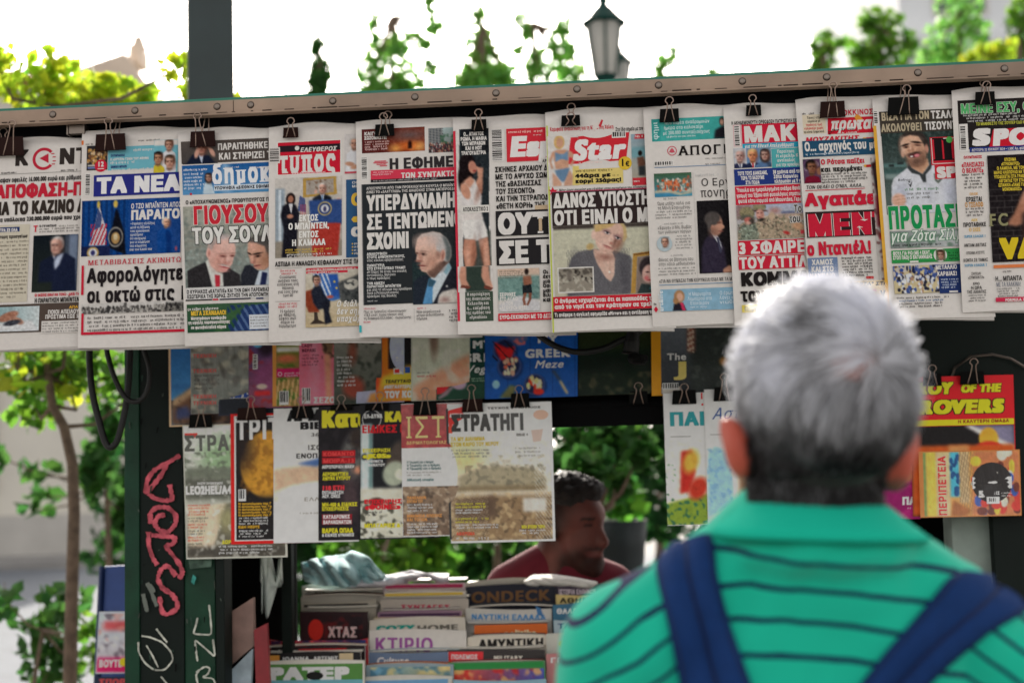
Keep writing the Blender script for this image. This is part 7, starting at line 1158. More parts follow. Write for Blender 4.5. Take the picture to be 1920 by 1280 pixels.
def flatmag(label, x0, x1, y, d, dep, th, col, rot=0.0):
    a0, z = KL(x0, y, d); a1 = KL(x1, y, d)[0]; ac, dc = (a0+a1)/2, d+dep/2; hw = (a1-a0)/2; root = thing('magazine', label, 'magazine', KP(ac, dc, z-th), 'magazines lying flat on the piles')
    co, si = math.cos(R(rot)), math.sin(R(rot))
    def ring(z_, s_, sag=0.0):
        v = []
        for u in np.linspace(-1, 1, 9): v.append((u*hw*s_, -dep/2*s_, sag*u*u))
        for u in np.linspace(1, -1, 9): v.append((u*hw*s_, dep/2*s_, sag*u*u))
        return [KP(ac+x*co-w_*si, dc+x*si+w_*co, z_+q) for x, w_, q in v]
    rj = random.Random(int(x0+y)); sg = rj.uniform(-.006, .004)
    for nm, z0, z1, s_, mt, cc in (('cover', z-.0007, z, 1.0, M['gloss'], lin(col)), ('pages', z-th+.0007, z-.0008, .985, M['paperedge'], None), ('back_cover', z-th, z-th+.0006, 1.0, M['gloss'], lin(col)*.8)):
        A, B = ring(z0, s_, sg), ring(z1, s_, sg); n = 18
        MB().add(A+B, [(i, (i+1) % n, n+(i+1) % n, n+i) for i in range(n)]+[(i, i+1, 16-i, 17-i) for i in range(8)]+[(n+17-i, n+16-i, n+i+1, n+i) for i in range(8)], cc).build(nm, mt, root)
for x0, x1, y, d_, dep, th, c, r_, lb in ((572, 716, 1105, .90, .07, .005, (196, 190, 182), 2, 'pale grey thin magazine lying on the left pile'), (566, 720, 1113, .885, .07, .004, (120, 96, 84), -3, 'brown edged thin magazine lying on the left pile'), (576, 708, 1137, .86, .06, .004, (226, 222, 212), 3, 'white thin magazine slipping forward on the left pile'),
        (716, 872, 1088, .93, .06, .004, (226, 214, 216), -2, 'white magazine lying topmost on the middle pile'), (724, 866, 1104, .905, .05, .005, (176, 60, 96), 1, 'raspberry red magazine edge on the middle pile'), (712, 880, 1118, .89, .05, .004, (206, 200, 188), -1, 'cream magazine edge on the middle pile'), (718, 862, 1141, .86, .05, .005, (84, 70, 96), 3, 'dull violet magazine edge on the middle pile'), (700, 868, 1158, .832, .04, .004, (222, 200, 150), -2, 'sand coloured magazine edge above the teal capitals'),
        (876, 1048, 1091, .95, .05, .004, (216, 208, 196), 2, 'pale magazine lying topmost on the right pile'), (880, 1040, 1132, .88, .05, .005, (96, 104, 110), -2, 'slate grey magazine edge above the blue capitals'), (876, 1030, 1166, .835, .04, .004, (196, 200, 204), 2, 'silver magazine edge above the orange magazine'), (884, 1022, 1188, .80, .04, .004, (60, 66, 72), -2, 'charcoal magazine edge below the orange magazine'),
        (500, 686, 1207, .715, .04, .004, (206, 176, 150), 3, 'tan magazine edge on the lower left pile'), (506, 680, 1221, .685, .04, .004, (220, 216, 206), -2, 'off white magazine edge on the lower left pile'), (690, 860, 1217, .755, .04, .004, (190, 206, 214), 2, 'pale blue magazine edge under the violet capitals'), (686, 846, 1242, .715, .04, .004, (206, 120, 70), -3, 'burnt orange magazine edge above the map cover'),
        (842, 1020, 1214, .77, .04, .004, (226, 222, 212), -1, 'ivory magazine edge under the bold black capitals'), (846, 1018, 1238, .73, .04, .004, (150, 70, 70), 2, 'brick red magazine edge above the green topped one')):
    flatmag(lb, x0, x1, y, d_, dep, th, c, r_)
# papers on top, teal cloth, side rack
def crumple(name, label, cat, outline, d, col, amp, mat=None, seed=0, seg=44):
    rg = np.random.default_rng(seed); xs = [q[0] for q in outline]; ys = [q[1] for q in outline]
    x0, x1 = min(xs), max(xs); mid = lambda x: (np.interp(x, *zip(*sorted(outline[:len(outline)//2+1]))), np.interp(x, *zip(*sorted(outline[len(outline)//2:]+outline[:1]))))
    vs = []; 
    for i in range(seg+1):
        x = x0+(x1-x0)*i/seg; a, b_ = mid(x)
        for j in range(25):
            t = j/24; y = a+(b_-a)*t
            nz = noise.noise(Vector((x*.02+seed, t*1.6, seed)))*amp*.8+abs(noise.noise(Vector((x*.022+seed, t*1.7-x*.02, 3.1))))*amp*2.4-abs(noise.noise(Vector((x*.045, t*2.4+x*.03, seed+1.7))))*amp*.5
            vs.append(U(x, y, d-0.05*math.sin(t*math.pi*.9)-nz))
    fs = [(i*25+j, (i+1)*25+j, (i+1)*25+j+1, i*25+j+1) for i in range(seg) for j in range(24)]
    o = MB().add(np.array(vs), fs).build(name, mat or principled(name, col, rough=.85, nscale=30, namt=.15, bump=.002, bscale=60), None, smooth=True)
    s_ = o.modifiers.new('solidify', 'SOLIDIFY'); s_.thickness = .003
    return tag(o, label, cat)
crumple('crumpled_cloth', 'crumpled teal denim cloth on top of the magazines', 'cloth', [(566, 1054), (600, 1046), (648, 1040), (660, 1033), (690, 1044), (722, 1078), (716, 1090), (650, 1100), (600, 1096), (570, 1086)], .95, (186, 224, 230), .05, seed=4)
crumple('folded_paper', 'white folded papers behind the pink edged magazine', 'paper', [(636, 1092), (680, 1081), (730, 1079), (772, 1070), (800, 1076), (842, 1090), (830, 1098), (740, 1100), (660, 1102)], .97, (222, 218, 226), .02, seed=9)
crumple('folded_paper', 'white folded papers in front of the man in maroon', 'paper', [(982, 1090), (1000, 1079), (1040, 1078), (1080, 1084), (1120, 1092), (1110, 1102), (1040, 1100), (990, 1098)], .96, (232, 228, 222), .01, seed=12)
b = MB(); 
rk = thing('side_magazine', 'worn grey magazine in the side rack left of the counter', 'magazine', U(452, 1279, .5), 'magazines in the side rack')
quadslab(MB(), [(427, 1150), (474, 1120), (476, 1210), (428, 1250)], .47, .49).build('cover', principled('worn_grey_cover', (150, 120, 110), rough=.5, nscale=20, namt=.3), rk)
tag(quadslab(MB(), [(427, 1262), (474, 1215), (470, 1290), (427, 1320)], .455, .468).build('side_magazine', principled('shiny_white_cover', (170, 186, 196), rough=.25, nscale=16, namt=.4), None), 'glossy pale magazine below the worn grey one in the side rack', 'magazine', 'magazines in the side rack')
tag(quadslab(MB(), [(476, 1180), (500, 1168), (506, 1290), (480, 1290)], .46, .475).build('side_magazine', principled('red_cover', (150, 40, 48), rough=.4, nscale=20, namt=.3), None), 'narrow red magazine edge beside the green magazine front', 'magazine', 'magazines in the side rack')
crumple('plastic_bag', 'pale plastic bag hanging in the dark corner behind the post', 'bag', [(492, 1036), (505, 1030), (526, 1036), (528, 1090), (518, 1098), (500, 1160), (490, 1150), (494, 1090)], .62, (196, 206, 200), .01, seed=5)
# ------------------------------------------------------------------ ground, street, houses
def vplane(px, py, z=0.0):                    # where the ray through a photo point meets the level z
    r_ = rays(px, py); t = (z-C[2])/r_[2]; return C+r_*t
mg = principled('pavement_stone', (122, 120, 118), rough=.9, nscale=1.3, namt=.2, bump=.002, bscale=30)
tag(MB().add([(-150, -80, 0), (150, -80, 0), (150, 250, 0), (-150, 250, 0)], [(0, 1, 2, 3)]).build('ground', mg), kind='structure')
tag(MB().add([(-60, 9.5, .006), (60, 6.5, .006), (60, 26, .006), (-60, 29, .006)], [(0, 1, 2, 3)]).build('road', principled('asphalt', (100, 106, 115), rough=.9, nscale=3, namt=.15, bump=.003, bscale=80)), kind='structure')
b = MB(); b.wbox(-60, -4.0, 28.9, 31, 0, .13); tag(b.build('pavement', principled('far_pavement', (150, 148, 146), rough=.9, nscale=2, namt=.15)), kind='structure')
mw = principled('cream_plaster', (218, 212, 200), rough=.9, nscale=.8, namt=.08); mr = principled('terracotta_roof', (170, 108, 84), rough=.85, nscale=4, namt=.25)
mgl = principled('dark_window', (60, 70, 78), rough=.1, spec=.6); mfr = principled('white_frame', (214, 210, 204), rough=.5)
mst = principled('pinkish_stone', (226, 206, 186), rough=.85, nscale=1.4, namt=.15)
hy = 31.0
def X_(px): return float(V(px, 600.0, hy)[0])
def Z_(py, px=150): return float(V(px, py, hy)[2])
hs_ = thing('house', 'cream house with a stone gable, chimney and tiled eaves across the street', 'house', (X_(-100), hy, 0))
out = [(X_(-640), .0), (X_(296), 0), (X_(296), Z_(196)), (X_(236), Z_(112)), (X_(150), Z_(136)), (X_(90), Z_(160)), (X_(-640), Z_(160))]
def extr(out, y0, y1): 
    n = len(out); v = [(x, y0, z) for x, z in out]+[(x, y1, z) for x, z in out]; return v, [tuple(range(n)), tuple(range(2*n-1, n-1, -1))]+[(i, n+i, n+(i+1) % n, (i+1) % n) for i in range(n)]
v, f = extr(out, hy, hy+9); MB().add(v, f).build('wall', mw, hs_)
gb = [(X_(140), Z_(215)), (X_(300), Z_(215)), (X_(300), Z_(190)), (X_(238), Z_(104)), (X_(140), Z_(134))]; v, f = extr(gb, hy-.15, hy-.003); MB().add(v, f).build('gable', mst, hs_)
b = MB(); b.wbox(X_(-640), X_(62), hy-.5, hy+9, Z_(158), Z_(140)); b.build('roof', mr, hs_)
b = MB(); b.wbox(X_(234), X_(256), hy+.3, hy+1.1, Z_(112), Z_(78)); b.lathe(((X_(245)), hy+.7, Z_(78)), [(.22, 0), (.16, .1), (.1, .3), (.03, .34)], 10); b.build('chimney', mst, hs_)
b = MB(); b.wbox(X_(-640), X_(296), hy-.06, hy-.003, 0, 1.0); b.build('plinth', principled('grey_plinth', (190, 186, 180), rough=.9, nscale=2, namt=.1), hs_)
for px, w_, z0, z1 in ((-250, 1.2, 1.6, 4.0), (-60, 1.2, 1.6, 4.0), (-250, 1.2, 5.4, 7.6), (-60, 1.2, 5.4, 7.6), (262, .8, 5.4, 7.4)):
    x = X_(px); fr = MB(); fr.wbox(x-w_/2-.1, x+w_/2+.1, hy-.09, hy-.004, z0-.1, z0); fr.wbox(x-w_/2-.1, x+w_/2+.1, hy-.09, hy-.004, z1, z1+.1); fr.wbox(x-w_/2-.1, x-w_/2, hy-.09, hy-.004, z0, z1); fr.wbox(x+w_/2, x+w_/2+.1, hy-.09, hy-.004, z0, z1); fr.wbox(x-.03, x+.03, hy-.07, hy-.004, z0, z1)
    fo = fr.build('window', mfr, hs_); MB().wbox(x-w_/2, x+w_/2, hy-.03, hy-.004, z0, z1).build('pane', mgl, fo)
# pale tower block on the right
ay = 34.0; ax0 = float(V(1688, 60., ay)[0]); ax1 = ax0+12
ab = thing('apartment_building', 'pale grey apartment block behind the trees at the right edge', 'building', ((ax0+ax1)/2, ay, 0))
mpb = principled('pale_render', (232, 234, 236), rough=.85, nscale=.6, namt=.06)
MB().wbox(ax0, ax1, ay, ay+10, 0, 22).build('wall', mpb, ab)
for r_ in range(7):
    MB().wbox(ax0-.1, ax1+.1, ay-.9, ay-.003, 2.9+r_*2.9, 3.1+r_*2.9).build('balcony_slab', mpb, ab)
    for c_ in range(4):
        x = ax0+1.5+c_*2.9; wo = MB().wbox(x-.7, x+.7, ay-.05, ay-.003, .9+r_*2.9, 2.5+r_*2.9).build('window', mfr, ab); MB().wbox(x-.6, x+.6, ay-.07, ay-.052, 1.0+r_*2.9, 2.4+r_*2.9).build('pane', mgl, wo)
# ------------------------------------------------------------------ pole, lamps, stand
py_ = 4.35; pl = V(394., 100., py_); hw = .079
pr = thing('street_pole', 'thick dark square pole rising behind the kiosk roof', 'pole', (pl[0], py_, 0))
b = MB(); v = []
ca, sa = math.cos(R(14)), math.sin(R(14))
for z in (0, 6.5):
    for x, y in ((-hw*.88, -.07), (hw*.88, -.07), (hw*.88, .07), (-hw*.88, .07)): v.append((pl[0]+x*ca-y*sa, py_+x*sa+y*ca, z))
b.hexa(v); b.build('shaft', principled('pole_paint', (38, 50, 52), rough=.45, nscale=7, namt=.25), pr, bevel=.006)
b = MB(); b.wbox(pl[0]-.16, pl[0]+.16, py_-.16, py_+.16, .001, .03); b.build('base_plate', M['steel'], pr)
mlg = principled('milky_lantern_glass', (206, 204, 200), rough=.4, trans=.45); mlp = principled('lamp_green_iron', (26, 62, 56), rough=.6, spec=.2, nscale=20, namt=.2)
def lamp(px, pyt, pyb, Y, label):
    s_ = Y/F; top = V(float(px), float(pyt), Y); zt_ = top[2]; bot = V(float(px), float(pyb), Y)[2]; H = zt_-bot; x = top[0]
    rt_ = thing('street_lamp', label, 'street lamp', (x, Y, 0), 'old style street lamps')
    MB().lathe((x, Y, 0), [(.14, 0), (.14, .25), (.07, .32), (.055, 1.2), (.045, bot-.25), (.06, bot-.2), (.03, bot-.14), (.09, bot-.02), (.1, bot)], 16).build('post', mlp, rt_, smooth=True)
    MB().lathe((x, Y, 0), [(.095, bot+.001), (.1, bot+.02), (.155, bot+H*.72), (.15, bot+H*.72+.01)], 6).build('lantern_glass', mlg, rt_)
    b = MB()
    for j in range(6):
        an = 2*math.pi*(j+.5)/6; b.tube([(x+.103*math.cos(an), Y+.103*math.sin(an), bot), (x+.158*math.cos(an), Y+.158*math.sin(an), bot+H*.73)], .011, 5)
    b.build('lantern_frame', mlp, rt_)
    MB().lathe((x, Y, 0), [(.185, bot+H*.735), (.19, bot+H*.77), (.15, bot+H*.82), (.11, bot+H*.9), (.06, bot+H), (.035, bot+H+.02), (.045, bot+H+.06), (.02, bot+H+.1), (.012, bot+H+.2)], 18).build('cap', mlp, rt_, smooth=True)
lamp(1131, 14, 142, 11.5, 'old style street lamp with a milky lantern just above the roof edge')
lamp(1162, 100, 178, 18.5, 'smaller street lamp half hidden behind the nearer lantern')
# blue newspaper stand left of the post
st = thing('newspaper_stand', 'blue metal stand of papers standing behind the graffiti post', 'stand', U(215, 1400, .95))
b = MB(); P = [U(x, y, d) for x, y, d in ((192, 1062, 1.05), (262, 1058, 1.05), (262, 1420, .9), (176, 1420, .9))]; b.hexa([P[3], P[2], P[2]+EY*.03, P[3]+EY*.03, P[0], P[1], P[1]+EY*.03, P[0]+EY*.03]); b.build('back_panel', principled('blue_stand_paint', (44, 74, 140), rough=.5, nscale=14, namt=.25), st)
b = MB(); b.tube([P[0]-EY*.004, P[3]-EY*.004], .008, 8); b.tube([P[1]-EY*.004, P[2]-EY*.004], .008, 8); b.build('side_rail', principled('dark_blue_rail', (30, 48, 90), rough=.4), st)
S = magazine('stand_magazine', 'magazine with a pink foot band on the blue stand', 186, 1146, 1262, 76, .90, -.06, tone=(196, 200, 206), group='papers on the blue stand', tilt=.0)
p = S.pic(187, 1150, 74, 110, 3); p.grad((196, 206, 214), (196, 186, 190)); p.rect(10, 14, 60, 16, (206, 100, 104), 2); p.blotch((120, 110, 120), 3, .6, .8); p.blotch((206, 150, 140), 4, .6, .6); p.rect(0, 82, 74, 28, (206, 40, 110), 1)
S.text('ΒΟΥΤΕ', 186, 1236, 14, W_, w=44, off=.06); S.disc(232, 1240, 8, (226, 190, 50)); done(S)
S = magazine('stand_magazine', 'dark magazine below the pink banded one on the blue stand', 178, 1268, 1390, 86, .87, -.06, tone=(50, 60, 80), group='papers on the blue stand', tilt=.0); S.text('ΣΠΟΡ', 186, 1272, 12, (196, 90, 90), w=50, off=.06); done(S)
# planter in the gap behind the kiosk
pc = V(1165., 1000., 6.2); pt = thing('planter', 'dark round planter with a bright green plant behind the seller', 'planter', (pc[0], 6.2, 0))
zb_ = float(V(1165., 975., 6.2)[2]); MB().lathe((pc[0], 6.2, 0), [(.10, 0.0), (.11, .3), (.08, .4), (.08, zb_-.35), (.10, zb_-.12), (.115, zb_), (.10, zb_), (.09, zb_-.04)], 20).build('pot', principled('dark_pot', (34, 42, 44), rough=.6, nscale=9, namt=.3), pt, smooth=True)

# ------------------------------------------------------------------ trees
def leafmat(name, tr=.45):
    return principled(name, attr='Col', rough=.5, spec=.35, nscale=10, namt=.15, trans=tr)
ML = leafmat('leaf', .68); MBK = principled('bark', (116, 98, 82), rough=.9, nscale=30, namt=.4, bump=.004, bscale=90)
def leaf_pts(c, n, u, s, w):                  # an ovate leaf, slightly folded along its rib
    t = u; b_ = np.cross(n, t); 
    return [c-t*s*.5, c-t*s*.12+b_*w-n*w*.25, c+t*s*.2+b_*w*.8-n*w*.25, c+t*s*.55, c+t*s*.2-b_*w*.8-n*w*.25, c-t*s*.12-b_*w-n*w*.25, c+t*s*.05]
LF = [(0, 1, 6), (1, 2, 6), (2, 3, 6), (3, 4, 6), (4, 5, 6), (5, 0, 6)]
def foliage(mb, c, rad, n, size, col, rg, droop=.5):
    cs = rg.normal(size=(n, 3)); cs /= np.linalg.norm(cs, axis=1)[:, None]; cs *= (rg.random((n, 1))**.45)*np.asarray(rad); cs += c
    for q in cs:
        u = rg.normal(size=3); u[2] -= droop; u /= np.linalg.norm(u); nn = rg.normal(size=3)+np.array([0, 0, .6]); nn -= u*(nn @ u); nn /= np.linalg.norm(nn)
        s_ = size*rg.uniform(.6, 1.25); k = rg.uniform(.75, 1.25); cc = np.array(lin(col))*k*np.array([rg.uniform(.8, 1.3), 1, rg.uniform(.7, 1.1)])
        mb.add(leaf_pts(q, nn, u, s_, s_*.36), LF, cc)
def tree(name, label, cat, Y, trunk, clumps, size, col, seed, group=None, r0_=.03, dy=.5, mat=None):
    rg = np.random.default_rng(seed); T = [V(float(x), float(y), Y) for x, y in trunk]; T[0] = np.array([T[0][0], T[0][1], 0.0])
    root = thing(name, label, cat, (T[0][0], T[0][1], 0), group); k = len(T)
    if seed == 3: clumps = [(q[0], q[1], q[2]*1.15, q[3]*1.15, int(q[4]*1.7))+q[5:] for q in clumps]
    tb = MB(); tb.tube(T, [r0_*(1-.62*(i/max(1, k-1))) for i in range(k)], 8)
    fm = MB()
    for cl in clumps:
        x, y, rx, ry, n = cl[:5]; cc = cl[5] if len(cl) > 5 else col
        c = V(float(x), float(y), Y)+np.array([0, rg.uniform(-dy, dy)*.6, 0]); s_ = Y/F
        j = min(range(k), key=lambda i: np.linalg.norm(T[i]-c)); a = T[j]
        mid = (a+c)/2+np.array([rg.normal()*.02, 0, -.04]); tb.tube([a, mid, c, c+np.array([0, 0, ry*s_*.8])], [r0_*.32, r0_*.26, r0_*.18, r0_*.1], 5)
        foliage(fm, c, (rx*s_, max(.8*rx*s_, .06), ry*s_), n, size, cc, rg)
    tb.build('trunk', MBK, root, smooth=True); fm.build('crown', mat or ML, root, smooth=True); return root
YG = (176, 200, 62); MGc = (104, 152, 60); DGc = (70, 116, 60)
tree('young_tree', 'slender young tree with sunlit yellow green leaves left of the kiosk', 'tree', 4.6, [(131, 1500), (131, 1280), (135, 1100), (139, 960), (136, 870), (120, 800), (98, 760), (90, 700), (88, 560), (100, 300), (110, 200)],
     [(30, 150, 40, 40, 34, YG), (60, 180, 60, 30, 46, YG), (95, 125, 45, 38, 44, YG), (130, 150, 60, 40, 60, YG), (150, 190, 60, 30, 56, YG), (200, 165, 50, 34, 46, YG), (240, 185, 50, 26, 40, YG), (30, 205, 50, 20, 30, YG), (365, 150, 40, 36, 34, YG), (400, 165, 40, 22, 24, YG), (340, 165, 22, 24, 14, YG), (45, 120, 30, 16, 8, MGc), (258, 160, 22, 22, 12, YG),
      (40, 690, 70, 60, 90, MGc), (110, 680, 70, 50, 70, MGc), (180, 700, 50, 50, 44, MGc), (30, 760, 50, 50, 40, MGc), (60, 690, 60, 50, 20, (160, 186, 60)), (215, 740, 30, 50, 20, MGc), (120, 730, 40, 40, 12, (160, 186, 60)), (150, 640, 60, 30, 40, MGc), (20, 640, 60, 30, 40, MGc)], .054, YG, 3, r0_=.024, dy=.35)
tree('shrub', 'loose green shrub behind the thin trunk', 'shrub', 6.5, [(200, 1400), (205, 1100), (200, 900), (205, 800)], [(215, 800, 34, 60, 70), (200, 880, 36, 60, 80), (215, 960, 34, 60, 80), (150, 900, 40, 26, 18), (90, 880, 50, 24, 16), (60, 930, 40, 22, 14), (95, 955, 30, 16, 10), (20, 850, 30, 40, 20), (180, 1020, 40, 22, 24)], .085, DGc, 8, 'green shrubs round the kiosk', r0_=.02)
tree('shrub', 'dark green shrub low at the left edge of the picture', 'shrub', 5.4, [(60, 1450), (60, 1300), (80, 1180)], [(40, 1200, 60, 60, 70), (110, 1130, 60, 30, 44), (60, 1260, 70, 50, 70), (170, 1140, 40, 30, 24), (20, 1120, 30, 40, 24), (165, 1230, 40, 60, 40, MGc), (180, 1180, 30, 40, 20, MGc)], .07, DGc, 9, 'green shrubs round the kiosk', r0_=.015)
G1 = (132, 188, 98)
grp = 'young trees behind the kiosk'
for i, (lb, x, cl, Y, c) in enumerate((
    ('narrow column shaped tree beside the thick dark pole', 597, [(597, 92, 12, 20, 14), (598, 130, 15, 28, 40), (597, 165, 15, 26, 44), (596, 205, 16, 30, 40)], 8.5, DGc),
    ('light tree with several ragged tips, next right of the narrow column tree', 735, [(700, 45, 10, 24, 12), (705, 95, 18, 34, 34), (690, 140, 22, 36, 44), (748, 105, 16, 34, 30), (760, 150, 26, 30, 44), (720, 168, 34, 20, 40), (808, 20, 10, 26, 20), (815, 55, 12, 12, 10), (800, 85, 10, 9, 7), (808, 130, 12, 20, 12), (778, 78, 12, 12, 6)], 8.0, G1),
    ('dense pointed tree in the middle above the roof edge', 905, [(897, 35, 12, 20, 14), (900, 75, 22, 30, 44), (905, 120, 32, 34, 80), (905, 160, 40, 26, 80), (870, 150, 16, 24, 22), (945, 150, 20, 24, 26)], 8.2, G1),
    ('thin wispy tree between the pointed tree and the street lamp', 1000, [(976, 32, 12, 10, 8), (984, 65, 8, 18, 12), (974, 90, 9, 9, 7), (1005, 120, 14, 24, 22), (1010, 150, 26, 20, 30), (1045, 60, 14, 24, 14), (1062, 55, 8, 20, 8), (1045, 110, 18, 30, 26), (1075, 140, 24, 26, 34), (1068, 95, 10, 20, 12)], 8.3, G1),
    ('tiny treetop right of the street lamp', 1240, [(1240, 128, 14, 22, 14), (1262, 98, 7, 12, 6), (1250, 148, 16, 12, 10), (1335, 132, 10, 8, 6), (1345, 150, 12, 12, 10)], 8.6, G1),
    ('small round treetop with open gaps near the right', 1545, [(1540, 75, 14, 10, 8), (1552, 95, 14, 14, 12), (1530, 82, 8, 14, 8), (1540, 122, 24, 12, 24), (1575, 90, 12, 8, 5), (1540, 150, 24, 16, 24)], 7.2, MGc),
    ('full green treetop in front of the pale apartment block', 1650, [(1630, 40, 16, 22, 20), (1655, 50, 30, 34, 50), (1650, 100, 42, 34, 80), (1665, 140, 46, 26, 70), (1615, 110, 18, 24, 22), (1690, 90, 18, 22, 20)], 7.4, MGc),
    ('tall dark green tree against the right part of the pale block', 1800, [(1800, 10, 34, 34, 50), (1795, 60, 42, 36, 80), (1780, 105, 42, 26, 60), (1830, 70, 18, 40, 24), (1760, 90, 20, 24, 20), (1790, 150, 50, 26, 50)], 8.6, G1),
    ('low sunlit yellow green treetop at the right end of the roof edge', 1855, [(1850, 90, 20, 12, 14, YG), (1875, 98, 26, 12, 18, YG), (1835, 102, 16, 8, 9, YG), (1860, 125, 40, 16, 24, YG)], 6.8, YG),
    ('dark leafy tree cut by the right picture edge', 1912, [(1910, 30, 22, 40, 40), (1915, 85, 24, 24, 30), (1930, 60, 30, 60, 50)], 7.8, MGc))):
    xs = x; ymin = min(q[1] for q in cl)
    cl = [(q[0], q[1], q[2]*1.45, q[3]*1.3, int(q[4]*(5.5 if i == 0 else 4.0 if i < 5 else 2.7)))+q[5:] for q in cl]
    Y *= 1.6
    tree('young_tree', lb, 'tree', Y, [(xs, 1300), (xs+3, 900), (xs-2, 500), (xs, 260), (xs, ymin+(40 if i == 0 else 12))], cl, .08, c, 20+i, grp, r0_=.06, dy=.25)
for i, (lb, x, cl, Y, c) in enumerate((
    ('dark green bush behind the counter, left half of the gap', 740, [(640, 1040, 50, 70, 90), (720, 1050, 60, 60, 110), (800, 1050, 60, 60, 110), (680, 980, 60, 50, 60), (780, 960, 60, 60, 70), (700, 1120, 80, 40, 70), (730, 1045, 50, 40, 20, (110, 160, 60))], 6.0, MGc),
    ('dark green bush behind the seller', 930, [(880, 1050, 60, 60, 110), (960, 1040, 60, 60, 110), (920, 970, 60, 60, 80), (1000, 960, 50, 60, 60), (900, 1120, 80, 40, 60)], 6.2, DGc),
    ('tall leafy shrub beside the comic albums', 1120, [(1090, 830, 40, 40, 60), (1150, 830, 50, 50, 80), (1200, 850, 40, 40, 50), (1110, 880, 50, 40, 60), (1160, 900, 40, 40, 60), (1060, 870, 30, 60, 40), (1180, 800, 60, 30, 50), (1120, 800, 60, 30, 50)], 5.6, DGc))):
    tree('shrub', lb, 'shrub', Y, [(x, 1400), (x, 1150), (x+4, 960)], cl, .085, c, 40+i, 'green shrubs round the kiosk', r0_=.03)
rg = np.random.default_rng(5); fm = MB(); foliage(fm, V(1165., 935., 6.2), (.12, .1, .1), 60, .09, (96, 160, 60), rg, droop=-.4); fm.build('plant', ML, pt, smooth=True)
hg = MB(); rg = np.random.default_rng(77)
for i in range(60): foliage(hg, np.array([-2.6+i*.075, 9.6+rg.uniform(-.3, .3), rg.choice([.35, .8, 1.25, 1.65, 1.95])+rg.uniform(-.2, .2)]), (.35, .3, .38), 130, .13, (46, 84, 46), rg)
tag(hg.build('hedge', ML), 'dark dense hedge far behind the gap in the kiosk', 'hedge')
# ------------------------------------------------------------------ people
def sphere_pts(nu=20, nv=14):
    v = [(0, 0, 1.0)]
    for j in range(1, nv):
        t = math.pi*j/nv
        for i in range(nu): a = 2*math.pi*i/nu; v.append((math.sin(t)*math.cos(a), math.sin(t)*math.sin(a), math.cos(t)))
    v.append((0, 0, -1.0)); f = [(0, 1+i, 1+(i+1) % nu) for i in range(nu)]
    for j in range(nv-2):
        for i in range(nu): a = 1+j*nu; f.append((a+i, a+nu+i, a+nu+(i+1) % nu, a+(i+1) % nu))
    a = 1+(nv-2)*nu; f += [(a+i, len(v)-1, a+(i+1) % nu) for i in range(nu)]
    return np.array(v), f
SP, SF = sphere_pts()
def body(prims, voxel, smooth=4, infl=0.0):
    b = MB()
    for p in prims:
        if p[0] == 'e':
            c, r_ = np.asarray(p[1], float), np.asarray(p[2], float)+infl; m = SP*r_
            if len(p) > 3: m = m @ np.array(Matrix.Rotation(R(p[3][0]), 3, p[3][1])).T
            b.add(m+c, SF)
        else:
            a, c, ra, rb = np.asarray(p[1], float), np.asarray(p[2], float), p[3]+infl, p[4]+infl; n = max(2, int(np.linalg.norm(c-a)/(min(ra, rb)*.35)))
            for i in range(n+1): t = i/n; b.add(SP*(ra+(rb-ra)*t)+a+(c-a)*t, SF)
    o = b.build('tmp', M['attr']); m = o.modifiers.new('r', 'REMESH'); m.mode = 'VOXEL'; m.voxel_size = voxel
    s = o.modifiers.new('s', 'SMOOTH'); s.iterations = smooth; s.factor = .6
    dg = bpy.context.evaluated_depsgraph_get(); dg.update(); me = bpy.data.meshes.new_from_object(o.evaluated_get(dg)); bpy.data.objects.remove(o)
    return me
def mesh_arrays(me):
    v = np.zeros(len(me.vertices)*3); me.vertices.foreach_get('co', v); return v.reshape(-1, 3)
def put(me, name, mat, parent, cols=None):
    me.name = name
    if cols is not None:
        if 'Col' in me.color_attributes: me.color_attributes.remove(me.color_attributes['Col'])
        at = me.color_attributes.new('Col', 'FLOAT_COLOR', 'POINT'); cc = np.ones((len(me.vertices), 4)); cc[:, :3] = cols; at.data.foreach_set('color', cc.ravel())
    me.materials.clear(); me.materials.append(mat); me.polygons.foreach_set('use_smooth', [True]*len(me.polygons)); me.update()
    o = bpy.data.objects.new(name, me); COL.objects.link(o); o.parent = parent; o.matrix_parent_inverse = Matrix.Translation(-parent.location); return o
def project(v):
    r_ = v-C; z = r_ @ fw; return 960+F*(r_ @ rt)/z, 640-F*(r_ @ up)/z
MS = principled('skin', attr='Col', rough=.5, spec=.35, nscale=60, namt=.08)
MS.node_tree.nodes['Principled BSDF'].inputs['Subsurface Weight'].default_value = .15
MS.node_tree.nodes['Principled BSDF'].inputs['Subsurface Radius'].default_value = (.02, .008, .004)
YM = 1.36
def Q(px, py, dy=0.0): return V(float(px), float(py), YM+dy) if dy == 0 else V(float(px), float(py), YM)*1.0+np.array([0, dy, 0])
HC = Q(1550, 742, .0)                          # centre of the skull
hd = [('e', HC, (.0715, .096, .097)), ('e', Q(1536, 845, .01), (.063, .076, .06)), ('e', Q(1550, 800, .06), (.058, .05, .075)), ('c', Q(1540, 860, .015), Q(1530, 1010, .02), .061, .062),
      ('e', Q(1550, 800, .11), (.011, .018, .02)), ('e', Q(1550, 880, .08), (.045, .04, .04)),
      ('e', Q(1384, 842, .0), (.014, .02, .030), (-8, 'Y')), ('e', Q(1686, 864, .0), (.015, .02, .031), (12, 'Y')), ('e', Q(1370, 818, .006), (.009, .016, .022), (-12, 'Y')), ('e', Q(1706, 838, .006), (.010, .016, .022), (16, 'Y'))]
